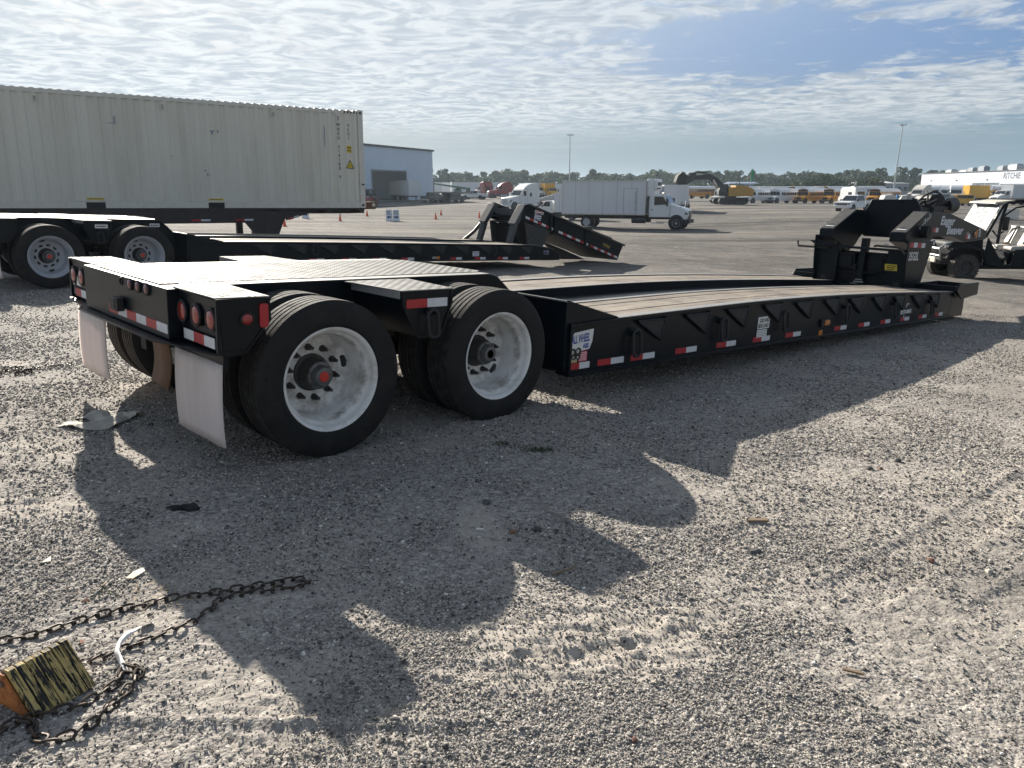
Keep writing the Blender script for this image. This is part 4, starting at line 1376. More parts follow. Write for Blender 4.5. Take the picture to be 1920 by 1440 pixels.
    # under-hung guard and hoses
    gp = [(-.60 + .03 * math.sin(k / 8 * 3.1), .66 - .36 * k / 8) for k in range(9)]
    b = MB(); V = [(u, v, z) for u, z in gp for v in (.98, 1.26)]
    b.add(V, [(2 * i, 2 * i + 1, 2 * i + 3, 2 * i + 2) for i in range(8)])
    g = b.build('rusty_guard', M['rust_brown'], t); g.modifiers.new('thick', 'SOLIDIFY').thickness = .012
    MB().tube([(-.52, .75, .67), (-.5, .80, .50), (-.4, .9, .36), (-.2, 1.0, .42)], .012, 6).tube([(-.54, .70, .66), (-.5, .72, .52), (-.3, .80, .42)], .010, 6).build('air_hose', M['trim_black'], t)
    MB().box(-.56, -.48, .72, .84, .45, .67).build('tow_post', M['black_flat'], t)
    # ---- lamps at the back
    for v in (1.085, .95, .81): round_lamp(t, -.737, v, .945 - .0, .030, 'u', M['lens_dark'], 'marker_lamp')
    for v in (.46, .275, .085): round_lamp(t, -.674, v, .862, .050, 'u', M['lens_red'])
    for v in (2.50, 2.315, 2.13): round_lamp(t, -.674, v, .862, .050, 'u', M['lens_red'])
    hole = MB().lathe([(0, .026), (-.004, .026), (-.004, .020), (.012, .019), (.012, .0004)], 18).build('conduit_hole', M['trim_black'], t); hole.location = (-.7365, 1.26, .945); hole.rotation_euler = (0, 0, R(-90))
    pl = box_part('plate_lamp', -.785, -.738, 1.22, 1.345, .762, .845, M['trim_black'], t, .008)
    box_part('lens', -.788, -.786, 1.255, 1.335, .775, .835, M['trim_black'], pl)
    sg = box_part('side_marker_lamp', -.60, -.57, -.012, -.001, .90, .93, M['trim_black'], t) if False else None
    if main:
        round_lamp(t, -.522, .004, .868, .030, 'v', M['lens_red'], 'side_marker_lamp')
        MB().prism([(-.452, .828), (-.452, .935), (-.444, .945), (-.412, .945), (-.404, .935), (-.404, .828), (-.412, .818), (-.444, .818)], -.004, .005).build('side_reflector', M['refl_red'], t)
    # rear tape
    b = MB()
    for k in range(6):
        a = 1.52 - k * .165
        b.box(-.7385, -.7355, a - .162, a, .725, .778, k % 2)
    b.build('reflective_strip', [M['refl_red'], M['refl_white']], t, smooth=0)
    b = MB()
    for k in range(3):
        a = .46 - k * .135
        b.box(-.6755, -.6725, a - .133, a, .712, .768, 1 - k % 2)
    b.build('reflective_strip', [M['refl_red'], M['refl_white']], t, smooth=0)
    b = MB()
    for k in range(3):
        a = 2.50 - k * .135
        b.box(-.6755, -.6725, a - .133, a, .712, .768, k % 2)
    b.build('reflective_strip', [M['refl_red'], M['refl_white']], t, smooth=0)
    sticker(t, [(2.36, .79), (2.46, .79), (2.46, .86), (2.36, .86)], -.6735, M['white_sticker'], 'reflector_label', axis='x')
    if main: strip(t, .505, .825, .886, .0075, .055)
    d_ring(t, .675, .772, .0075, .82)
    # ---- deck
    dl = [p for p in line if p[0] >= 2.60]
    full = [(2.035, interp(top, 2.035) - .004)] + [p for p in line if p[0] > 2.1]
    for mir in (0, 1):
        f = (lambda v: Wd - v) if mir else (lambda v: v)
        def span(a, c): return sorted((f(a), f(c)))
        b = MB()
        n = len(full); lo, hi = span(.022, .052)
        us = [p[0] for p in full]
        V = []
        for u, z in full:
            zb = interp(bot, u)
            V += [(u, lo, zb + .012), (u, hi, zb + .012), (u, hi, z - .012), (u, lo, z - .012)]
        F = [(3, 2, 1, 0), (4 * n - 4, 4 * n - 3, 4 * n - 2, 4 * n - 1)]
        for i in range(n - 1):
            a, c = 4 * i, 4 * i + 4
            F += [(a, a + 1, c + 1, c), (a + 1, a + 2, c + 2, c + 1), (a + 2, a + 3, c + 3, c + 2), (a + 3, a, c, c + 3)]
        b.add(V, F)
        lo, hi = span(0., .115)
        bl = [(u, interp(bot, u)) for u, _ in full]
        ribbon(b, bl, lo, hi, -.004, .018)
        ribbon(b, full, lo, hi, -.024, -.002)
        e = bl[-1][0]
        b.box(2.034, 2.06, *span(0.0, .14), .24, interp(top, 2.035) - .03)
        b.build('side_beam', M['black'], t, bevel=.003 if not mir else 0)
        ribbon(MB(), dl, *span(.006, .106), -.0015, .003).build('worn_beam_edge', M['steel_worn'], t)
        ribbon(MB(), dl, *span(.118, .135), -.09, -.03).build('board_angle', M['black'], t)
        for k in range(4):
            cuts = [2.62, 5.1 + .25 * (k % 2), 7.9 - .2 * (k % 3), 10.88]
            for a, c in zip(cuts[:-1], cuts[1:]):
                seg = [(a + (c - a) * i / 8 * .9985, interp(dl, a + (c - a) * i / 8 * .9985)) for i in range(9)]
                v0 = .140 + k * .164
                dzk = [-.009, -.006, -.008, -.005][k] + random.uniform(-.001, .001)
                ribbon(MB(), seg, *span(v0, v0 + .1605), -.055, dzk).build('deck_board', M['deck_wood'], t, bevel=.003)
        ribbon(MB(), dl, *span(.800, .870), -.20, -.003).build('inner_beam', M['black'], t)
        ribbon(MB(), dl, *span(.802, .868), -.0015, .003).build('worn_beam_edge', M['steel_worn'], t)
    ribbon(MB(), dl, .872, Wd - .872, -.105, -.092).build('center_pan', M['black'], t)
    # fold-out brackets, rings, web holes, tape along the near beam
    for k in range(11):
        u = 2.865 + k * .703 if main else 3.15 + k * .66
        swing_bracket(t, u, interp(top, u + .2) - .045, .022, 1.0)
    if main:
        for px_u in (2.83, 4.19, 5.42, 6.98, 8.55, 9.95): d_ring(t, px_u, interp(top, px_u) - .215, .022, 1.05)
        for px_u in (3.49, 4.80, 6.10, 7.70, 9.10): hole_disc(t, px_u, interp(top, px_u) - .135, .022, .040)
        tapes = [(2.055, 2.30), (2.40, 2.737), (2.831, 3.17), (3.485, 3.829), (4.171, 4.525), (4.861, 5.214), (5.559, 5.916), (6.79, 7.13), (7.49, 7.83), (8.19, 8.53), (8.89, 9.23), (9.59, 9.93), (10.3, 10.64)]
    else:
        for px_u in (4.35, 8.9): d_ring(t, px_u, interp(top, px_u) - .13, .022, .9)
        tapes = [(3.55, 3.87), (4.25, 4.57), (4.95, 5.27), (5.65, 5.97), (6.35, 6.67), (7.65, 7.97), (8.35, 8.67), (9.05, 9.37), (9.75, 10.07), (10.45, 10.77)]
    for a, c in tapes:
        za, zb = interp(bot, a), interp(bot, c)
        strip(t, a, c, (za + .072, zb + .072) if main else (za + .05, zb + .05), .0215, .052)
    return line


UV = [(0.7215614, -0.6909032, 0.0447421), (0.6908896, 0.7227297, 0.0182589), (-0.0449516, 0.0177369, 0.9988317)]


def frame_mtx(O):
    return Matrix(((UV[0][0], UV[0][1], UV[0][2], O[0]), (UV[1][0], UV[1][1], UV[1][2], O[1]), (UV[2][0], UV[2][1], UV[2][2], O[2]), (0, 0, 0, 1)))


TOP1 = [(2.0, .650), (2.64, .655), (3.4, .661), (5.04, .666), (6.5, .643), (8.0, .600), (9.5, .545), (10.96, .484)]
BOT1 = [(2.03, .237), (5.1, .192), (8., .138), (10.96, .080), (11.6, .063)]
t1 = thing('lowboy_trailer', 'long black lowboy trailer with planked deck and two dual-wheel axles, nearest the camera', 'trailer', mtx=frame_mtx((-1.04578, 4.29864, -.04130)))
line1 = lowboy(t1, TOP1, BOT1, True)

# stickers and lettering on the near beam
VB = .0215
st = sticker(t1, [(2.065, .425), (2.055, .52), (2.10, .572), (2.325, .590), (2.315, .49), (2.285, .432), (2.19, .424), (2.175, .372), (2.13, .355), (2.11, .375), (2.085, .355), (2.062, .37)], VB, M['white_sticker'], 'brand_decal')
RX = (R(90), 0, 0)
text_part('lettering', 'ALL WHEEL', .088, M['blue_ink'], st, (2.07, VB - .002, .487), (R(90), R(-3), 0), shear=.22, bold=.0025, sx=.46)
text_part('lettering', 'ABS', .052, M['blue_ink'], st, (2.205, VB - .002, .442), (R(90), R(-2), 0), bold=.002, sx=.8)
wb = MB()
for (x, z, r) in ((2.095, .415, .036), (2.155, .418, .036), (2.105, .385, .028), (2.155, .383, .028)):
    wb.cyl((x, VB - .0016, z), (x, VB - .0030, z), r, n=20)
wb.build('wheel_print', M['ink'], st)
wb = MB()
for (x, z, r) in ((2.088, .42, .016), (2.148, .424, .017), (2.10, .38, .011), (2.15, .378, .011)):
    wb.cyl((x, VB - .0031, z), (x, VB - .0037, z), r, n=16)
wb.build('rim_print', M['galv'], st)
sticker(t1, [(2.045, .340), (2.145, .340), (2.145, .390), (2.045, .390)], VB, M['paleyel_sticker'], rows=3)
sticker(t1, [(2.165, .340), (2.262, .340), (2.262, .418), (2.165, .418)], VB, M['pink_sticker'], rows=5, ink=M['white_letter'])
sg = sticker(t1, [(4.925, .372), (5.165, .372), (5.165, .465), (5.11, .497), (4.925, .497)], VB, M['white_sticker'], 'warning_decal')
text_part('lettering', 'DO NOT', .055, M['ink'], sg, (4.965, VB - .002, .440), RX, bold=.0016)
text_part('lettering', 'SIDE LOAD', .052, M['ink'], sg, (4.935, VB - .002, .386), RX, bold=.0016, sx=.82)
sticker(t1, [(4.925, .285), (5.13, .285), (5.13, .364), (4.925, .364)], VB, M['white_sticker'], rows=4, ink=M['grey_letter'])
lb = box_part('marker_lamp', 6.36, 6.56, -.012, VB - .001, .285, .375, M['trim_black'], t1, .01)
box_part('lens', 6.42, 6.55, -.022, -.013, .305, .36, M['lens_amber'], lb, .006)
box_part('side_reflector', 6.37, 6.46, VB - .006, VB - .0005, .185, .245, M['lens_amber'], t1)
rb = text_part('lettering', 'ROTO-MAX', .075, M['white_letter'], t1, (8.86, VB - .002, .265), RX, bold=.004)
cb = MB()
for (x0, z0, a0, a1, rr) in ((9.09, .36, 40, 190, .045), (9.04, .225, 150, 330, .04)):
    cb.tube([(x0 + rr * math.cos(R(a0 + (a1 - a0) * k / 8)), VB - .002, z0 + rr * math.sin(R(a0 + (a1 - a0) * k / 8))) for k in range(9)], .007, 5)
cb.build('arrow_print', M['white_letter'], t1)

# deck nose and the two open trays beside the gooseneck foot
for mir in (0, 1):
    f = (lambda v: TRW - v) if mir else (lambda v: v)
    lo, hi = sorted((f(.02), f(.60)))
    MB().prism([(10.96, .47), (11.30, .44), (11.56, .385), (11.60, .20), (11.58, .07), (10.9, .085)], lo, hi).build('deck_nose', M['black'], t1, bevel=.006)
    a, c = sorted((f(-.02), f(.58)))
    b = MB()
    b.box(10.92, 11.95, a, c, .415, .44)
    for (q0, q1, p0, p1) in ((10.92, 10.955, a, c), (11.915, 11.95, a, c), (10.955, 11.915, a, a + .03), (10.955, 11.915, c - .03, c)): b.box(q0, q1, p0, p1, .44, .565)
    b.build('deck_tray', M['black'], t1, bevel=.004)
    o0, o1 = sorted((f(-.05), f(-.022)))
    MB().prism([(10.90, .50), (11.0, .60), (11.95, .60), (11.98, .40), (11.2, .36)], o0, o1).build('tray_end_plate', M['black'], t1, bevel=.004)

# ---- the gooseneck of the near trailer: one part, its pieces below it
gn = MB()
g0, g1 = .585, 2.035
gn.hexa([(10.50, g0, .46), (10.50, g0 + .33, .46), (10.50, g0 + .33, 1.05), (10.50, g0, 1.05)], [(10.62, g0, .46), (10.62, g0 + .33, .46), (10.62, g0 + .33, 1.05), (10.62, g0, 1.05)])
gn.hexa([(10.50, g1 - .33, .46), (10.50, g1, .46), (10.50, g1, 1.05), (10.50, g1 - .33, 1.05)], [(10.62, g1 - .33, .46), (10.62, g1, .46), (10.62, g1, 1.05), (10.62, g1 - .33, 1.05)])
gn.box(10.66, 10.72, g0, g1, .42, 1.0)
gn.box(10.52, 10.66, 1.27, 1.36, .50, 1.22)
gn.box(10.42, 10.60, g0 + .004, g1 + .06, 1.045, 1.080)
gn.box(10.54, 10.66, g0 + .33, g1 - .33, .655, .69)
gn.box(10.50, 10.60, g0 + .02, g1 - .02, .43, .475)
neck = gn.build('gooseneck', M['black'], t1, bevel=.006)
for v0, v1 in ((g0 - .015, g0), (g1, g1 + .015)):
    MB().prism([(10.44, .47), (11.08, .47), (11.22, .75), (11.42, 1.16), (11.40, 1.22), (10.33, 1.235), (10.36, .9)], v0, v1).build('side_cheek', M['black'], neck, bevel=.003)
for v in (.93, 1.42):
    b = MB().box(10.56, 10.66, v + .02, v + .28, .74, .98).box(10.535, 10.56, v + .05, v + .25, .77, .93).box(10.52, 10.66, v - .03, v + .02, .70, .80)
    b.build('stop_block', M['black'], neck, bevel=.006)
hd_ = MB().cyl((10.497, .72, .535), (10.50, .72, .535), .045, n=18).cyl((10.497, 1.90, .535), (10.50, 1.90, .535), .045, n=18)
hd_.build('pin_hole', M['ink'], neck, smooth=0)
MB().box(10.485, 10.50, .665, .755, .480, .490).box(10.485, 10.50, 1.86, 1.95, .480, .490).box(10.50, 10.515, 1.25, 1.37, .55, .565).box(10.50, 10.515, 1.23, 1.39, .51, .53).box(10.45, 10.47, 1.32, 1.42, .49, .50).box(10.45, 10.47, .72, 1.15, .480, .487).build('worn_edge', M['steel_worn'], neck)
ARM_SIDE = [(10.42, 1.20), (10.42, 1.335), (11.24, 1.672), (12.28, 1.680), (14.15, 1.455), (14.55, 1.40), (14.52, 1.245), (13.3, 1.195), (12.55, 1.295), (11.66, 1.29), (11.48, 1.18), (11.40, 1.10), (11.1, .95), (10.78, 1.10)]
for v0, v1 in ((.655, .90), (1.80, 2.03)):
    MB().prism(ARM_SIDE, v0, v1).build('arm', M['black'], neck, bevel=.008)
    MB().hexa([(10.44, v0 + .012, 1.346), (10.44, v1 - .012, 1.346), (11.225, v1 - .012, 1.669), (11.225, v0 + .012, 1.669)], [(10.44, v0 + .012, 1.3495), (10.44, v1 - .012, 1.3495), (11.225, v1 - .012, 1.6725), (11.225, v0 + .012, 1.6725)]).build('worn_slope', M['black_edge'], neck)
    MB().box(11.235, 11.30, v0 + .005, v1 - .005, 1.674, 1.679).build('worn_edge', M['steel_worn'], neck)
    vc = (v0 + v1) / 2
    sl = Vector((.785, 0, .323)).normalized(); nn = Vector((-sl.z, 0, sl.x))
    p = Vector((10.58, vc, 1.3495 + (.14) * .411))
    MB().cyl(p + nn * .002, p + nn * .004, .04, n=14).build('lifting_hole', M['ink'], neck)
    MB().hexa([p + sl * -.075 + Vector((0, s_ * .07, 0)) + nn * .003 for s_ in (-1, 1)] + [p + sl * -.045 + Vector((0, s_ * .07, 0)) + nn * .003 for s_ in (1, -1)],
              [p + sl * -.075 + Vector((0, s_ * .07, 0)) + nn * .006 for s_ in (-1, 1)] + [p + sl * -.045 + Vector((0, s_ * .07, 0)) + nn * .006 for s_ in (1, -1)]).build('hole_lip', M['white_letter'], neck)
MB().box(11.68, 13.9, .902, 1.798, 1.23, 1.30).box(12.2, 12.5, .902, 1.798, 1.30, 1.64).build('neck_floor', M['black_flat'], neck)
MB().prism([(.905, 1.24), (1.795, 1.24), (1.80, 1.66), (1.72, 1.855), (1.00, 1.875), (.905, 1.74)], 11.60, 11.64, 'x').build('back_plate', M['black'], neck, bevel=.004)
MB().hexa([(14.5, .66, 1.25), (14.5, 2.03, 1.25), (14.5, 2.03, 1.40), (14.5, .66, 1.40)], [(14.56, .70, 1.26), (14.56, 1.99, 1.26), (14.56, 1.99, 1.38), (14.56, .70, 1.38)]).build('nose_plate', M['black'], neck)
MB().cyl((11.05, .54, 1.36), (11.05, .66, 1.36), .10, n=20).build('arm_eye', M['black_flat'], neck)
MB().tube([(10.34, g0 + .01, 1.02), (10.38, .72, 1.115), (10.42, 1.06, 1.12), (10.42, 1.11, 1.11)], .020, 8).build('lock_bar', M['black_edge'], neck)
MB().tube([(10.44, g1 - .2, 1.03), (10.40, g1 + .32, 1.03), (10.40, g1 + .34, 1.11)], .018, 8).build('lock_handle', M['black_edge'], neck)
MB().prism([(g1 - .30, 1.15), (g1 + .12, 1.14), (g1 + .02, 1.08), (g1 - .02, 1.03), (g1 - .30, 1.08)], 10.36, 10.46, 'x').build('step_bracket', M['black'], neck)
MB().box(10.415, 10.435, 1.02, 1.10, 1.10, 1.13).box(10.415, 10.435, .90, .97, 1.14, 1.16).build('latch', M['galv'], neck)
# decals on the near side of the neck
strip(neck, 10.40, 10.72, 1.160, g0 - .0155, .075); strip(neck, 10.74, 11.06, 1.152, g0 - .0155, .075)
text_part('lettering', '35GSL', .185, M['white_letter'], neck, (10.42, g0 - .0168, .925), RX, bold=.004, sx=.86)
MB().prism([(11.0, .52), (11.02, .52), (11.12, .86), (11.10, .86)], g0 - .017, g0 - .0155).build('cheek_slot', M['ink'], neck, smooth=0)
VA = .6545
strip(neck, 11.56, 11.82, 1.395, VA, .072); strip(neck, 13.30, 13.56, 1.290, VA, .072)
text_part('lettering', 'Eager', .195, M['grey_letter'], neck, (11.86, VA - .0012, 1.488), RX, shear=.12, bold=.012, sx=1.6)
text_part('lettering', 'Eager', .195, M['silver_letter'], neck, (11.86, VA - .0026, 1.488), RX, shear=.12, bold=.002, sx=1.6)
text_part('lettering', 'Beaver', .195, M['grey_letter'], neck, (12.24, VA - .0012, 1.335), RX, shear=.12, bold=.012, sx=1.55)
text_part('lettering', 'Beaver', .195, M['silver_letter'], neck, (12.24, VA - .0026, 1.335), RX, shear=.12, bold=.002, sx=1.55)
text_part('lettering', 'Trailers', .070, M['silver_letter'], neck, (13.32, VA - .002, 1.325), RX, sx=.9)
sc_ = MB(); pts = []
for k in range(60):
    q = k / 59
    pts.append((10.93 + .42 * q + .018 * math.cos(q * 40), VA - .003, 1.40 + .22 * q + .028 * math.sin(q * 46) + (.05 if .35 < q < .45 or .78 < q < .86 else 0)))
sc_.tube(pts, .0045, 4); sc_.build('script_print', M['white_letter'], neck)
rl = MB().lathe([(0, .06), (-.012, .058), (-.014, .046), (-.008, .044)], 20).build('marker_lamp', M['trim_black'], neck, loc=(13.78, VA, 1.345))
MB().lathe([(-.008, .044), (-.016, .03), (-.018, .0004)], 20).build('lens', M['lens_amber'], rl) if False else MB().lathe([(-.008, .044), (-.016, .03), (-.018, .0004)], 20).build('lens', M['lens_amber'], neck, loc=(13.78, VA, 1.345))
box_part('side_reflector', 13.88, 13.94, VA - .006, VA - .0004, 1.27, 1.42, M['lens_amber'], neck)
sticker(neck, [(14.05, 1.40), (14.16, 1.40), (14.14, 1.335), (14.03, 1.335)], VA, M['white_sticker'], rows=3)
sticker(neck, [(14.05, 1.325), (14.18, 1.325), (14.18, 1.295), (14.05, 1.295)], VA, M['white_sticker'], rows=1)
sticker(neck, [(14.02, 1.475 - .03), (14.12, 1.475 - .04), (14.10, 1.41), (14.0, 1.41)], VA, M['white_sticker'])
sticker(neck, [(.735, .745), (.92, .745), (.935, .845), (.75, .845)], 10.499, M['yellow_sticker'], axis='x')
pb = MB()
for k, (z, a, c) in enumerate(((.818, .765, .905), (.79, .765, .90), (.763, .78, .895))): pb.box(10.4968, 10.4974, a, c, z - .007, z + .007)
pb.build('print', M['ink'], neck)
# power pack, hoses and air lines on top of the neck
hp = MB()
hp.box(12.35, 13.1, .95, 1.55, 1.63, 1.80)
hp.cyl((12.55, 1.0, 1.88), (13.15, 1.45, 1.90), .12, n=14).cyl((13.1, 1.05, 1.80), (13.55, 1.05, 1.84), .15, n=14)
hp.box(11.85, 12.35, 1.0, 1.5, 1.52, 1.76)
hp.build('hydraulic_pack', M['trim_black'], neck, bevel=.01)
hs = MB(); rg = random.Random(3)
for k in range(16):
    a = Vector((rg.uniform(11.9, 12.5), rg.uniform(.95, 1.5), rg.uniform(1.72, 1.82))); c = Vector((rg.uniform(12.8, 13.7), rg.uniform(.95, 1.5), rg.uniform(1.72, 1.92)))
    m_ = (a + c) / 2 + Vector((0, rg.uniform(-.15, .15), rg.uniform(.02, .22)))
    hs.tube([a, a * .5 + m_ * .5 + Vector((0, 0, .05)), m_, c * .5 + m_ * .5 + Vector((0, 0, .03)), c], .018, 6)
hs.build('hoses', M['trim_black'], neck)
MB().tube([(11.95, 1.2, 1.76), (11.86, 1.22, 1.98)], .035, 8).build('filter_can', M['offwhite'], neck)
MB().ball((12.95, 1.0, 1.92), .03).ball((13.4, 1.0, 1.86), .026).ball((12.75, 1.05, 1.97), .024).build('fittings', M['chrome'], neck)
MB().box(12.8, 13.35, .93, .96, 1.70, 1.745).build('brown_hose_guard', M['rust_brown'], neck)

# ---- second lowboy, parked behind to the left
TOP2 = [(2.0, .690), (2.64, .692), (3.4, .69), (5.04, .676), (6.5, .658), (8.0, .636), (9.5, .612), (10.3, .597), (10.9, .50)]
BOT2 = [(2.03, .315), (5.1, .298), (8., .272), (10.3, .245), (11.13, .227)]
t2 = thing('lowboy_trailer', 'black lowboy trailer with grey wheels, parked in front of the cream container', 'trailer', mtx=frame_mtx((-6.8544, 11.4645, .0465)))
lowboy(t2, TOP2, BOT2, False)
for mir in (0, 1):
    f = (lambda v: TRW - v) if mir else (lambda v: v)
    lo, hi = sorted((f(.02), f(.60)))
    MB().prism([(10.3, .58), (10.9, .47), (11.14, .39), (11.14, .23), (10.2, .25)], lo, hi).build('deck_nose', M['black'], t2, bevel=.006)
box_part('marker_lamp', 7.15, 7.26, .012, .0215, .33, .37, M['galv'], t2)
box_part('marker_lens', 7.27, 7.34, .008, .0215, .32, .38, M['lens_amber'], t2)
for u in (8.28, 10.55): sticker(t2, [(u, .365), (u + .19, .365), (u + .19, .47), (u, .47)], .0215, M['white_sticker'], rows=3, ink=M['blue_ink'])
sticker(t2, [(1.62, .90), (1.78, .90), (1.78, .955), (1.62, .955)], .585, M['white_sticker'], rows=1)
sticker(t2, [(.62, .90), (.80, .90), (.80, .955), (.62, .955)], .0075, M['white_sticker'], rows=1)

# ---- the detached gooseneck of the second lowboy, nose on the ground
dg = thing('detached_gooseneck', 'black detached trailer gooseneck with its nose on the gravel ahead of the second lowboy', 'gooseneck', mtx=frame_mtx((-6.8544, 11.4645, .0465)))
SIDE = [(10.30, 1.10), (10.46, 1.528), (10.66, 1.530), (14.45, .535), (14.42, .50), (14.22, .115), (12.3, .66), (11.4, .925), (10.52, 1.155)]
for v0, v1, nm in ((.645, .70, 0), (1.93, 1.985, 1)):
    MB().prism(SIDE, v0, v1).build('side_beam', M['black'], dg, bevel=.006)
    MB().prism([(10.62, 1.548), (14.48, .548), (14.47, .515), (10.61, 1.515)], v0 - .05, v1 + .02).build('top_flange', M['black_edge'], dg)
    for u, z in ((11.35, 1.13), (11.52, 1.085), (12.75, .76)):
        MB().prism([(u, z + .17), (u + .07, z + .15), (u + .06, z - .24), (u - .01, z - .22)], v0 - .035 if not nm else v0 - .01, v0 - .002 if not nm else v1 + .03).build('stiffener', M['black'], dg)
    MB().prism([(10.52, 1.10), (11.42, .90), (11.16, .50), (11.0, .18), (10.75, .18), (10.62, .55)], v0 + .004, v1 - .004).build('drop_plate', M['black_edge'], dg, bevel=.004)
for v0, v1 in ((.645, .89), (1.745, 1.985)):
    MB().hexa([(10.14, v0, 1.07), (10.14, v1, 1.07), (10.46, v1, 1.53), (10.46, v0, 1.53)], [(10.24, v0, 1.03), (10.24, v1, 1.03), (10.64, v1, 1.50), (10.64, v0, 1.50)]).build('arm_face', M['slate'], dg, bevel=.006)
    MB().hexa([(10.06, v0 + .05, .60), (10.06, v1 - .03, .60), (10.20, v1 - .03, 1.06), (10.20, v0 + .05, 1.06)], [(10.14, v0 + .05, .58), (10.14, v1 - .03, .58), (10.30, v1 - .03, 1.02), (10.30, v0 + .05, 1.02)]).build('arm_post', M['slate'], dg, bevel=.004)
MB().box(10.50, 10.58, .89, 1.745, 1.26, 1.42).build('cross_plate', M['slate'], dg)
MB().box(10.40, 10.48, .89, 1.745, 1.20, 1.245).cyl((10.45, .85, 1.09), (10.45, 1.8, 1.09), .022, n=8).build('cross_bar', M['black'], dg)
MB().box(10.8, 10.86, .70, 1.93, .18, 1.30).build('bulkhead', M['black_flat'], dg)
MB().hexa([(10.62, .80, .20), (10.62, 1.15, .20), (10.30, 1.15, .95), (10.30, .80, .95)], [(10.70, .80, .20), (10.70, 1.15, .20), (10.38, 1.15, .98), (10.38, .80, .98)]).build('lift_link', M['black_flat'], dg)
MB().hexa([(11.6, .70, .80), (11.6, 1.93, .80), (14.2, 1.93, .13), (14.2, .70, .13)], [(11.6, .70, .86), (11.6, 1.93, .86), (14.3, 1.93, .20), (14.3, .70, .20)]).build('belly_plate', M['black_edge'], dg)
MB().box(14.22, 14.30, .70, 1.93, .12, .50).build('nose_plate', M['black'], dg)
MB().prism([(11.8, .62), (12.6, .40), (13.6, .10), (12.6, .12)], 1.30, 1.36).build('kingpin_web', M['black_edge'], dg)
MB().box(12.9, 13.4, .95, 1.7, .86, 1.02).prism([(13.2, .98), (14.3, .72), (14.3, .62), (13.2, .84)], .95, 1.7).build('top_box', M['black_edge'], dg)
MB().tube([(10.30, 2.02, 1.05), (10.15, 2.15, .80), (9.9, 2.35, .52), (9.82, 2.42, .35), (9.86, 2.44, .20)], .045, 8).build('hydraulic_hose', M['trim_black'], dg)
tb = MB(); k = 0
def lower(u): return 1.155 + (u - 10.52) * (.115 - 1.155) / (14.22 - 10.52)
for a, c, n_ in ((10.50, 11.38, 6), (11.46, 11.62, 2), (11.72, 12.92, 7), (13.02, 14.22, 8)):
    for i in range(n_):
        u0 = a + (c - a) * i / n_; u1 = a + (c - a) * (i + 1) / n_ - .004
        tb.hexa([(u0, .644, lower(u0) + .045), (u1, .644, lower(u1) + .045), (u1, .644, lower(u1) + .105), (u0, .644, lower(u0) + .105)],
                [(u0, .642, lower(u0) + .045), (u1, .642, lower(u1) + .045), (u1, .642, lower(u1) + .105), (u0, .642, lower(u0) + .105)], k % 2); k += 1
tb.build('reflective_strip', [M['refl_white'], M['refl_red']], dg, smooth=0)
sticker(dg, [(10.80, 1.36), (10.84, 1.42), (11.14, 1.36), (11.12, 1.30)], .6445, M['white_sticker'], rows=2, ink=M['pink_sticker'])
sticker(dg, [(10.80, 1.20), (10.82, 1.33), (11.06, 1.28), (11.04, 1.15)], .6445, M['white_sticker'], rows=3, ink=M['blue_ink'])
lg = sticker(dg, [(13.50, .50), (13.54, .64), (13.88, .54), (13.86, .40)], .6445, M['ink'], 'maker_plate')
text_part('lettering', 'Cobra', .13, M['yellow_sticker'], lg, (13.52, .6425, .535), (R(90), R(15), 0), bold=.004, sx=.9) if False else MB().tube([(13.56 + .035 * k, .6425, .565 - .011 * k + .035 * math.sin(k * 1.9)) for k in range(9)], .010, 5).build('script_print', M['yellow_sticker'], lg)

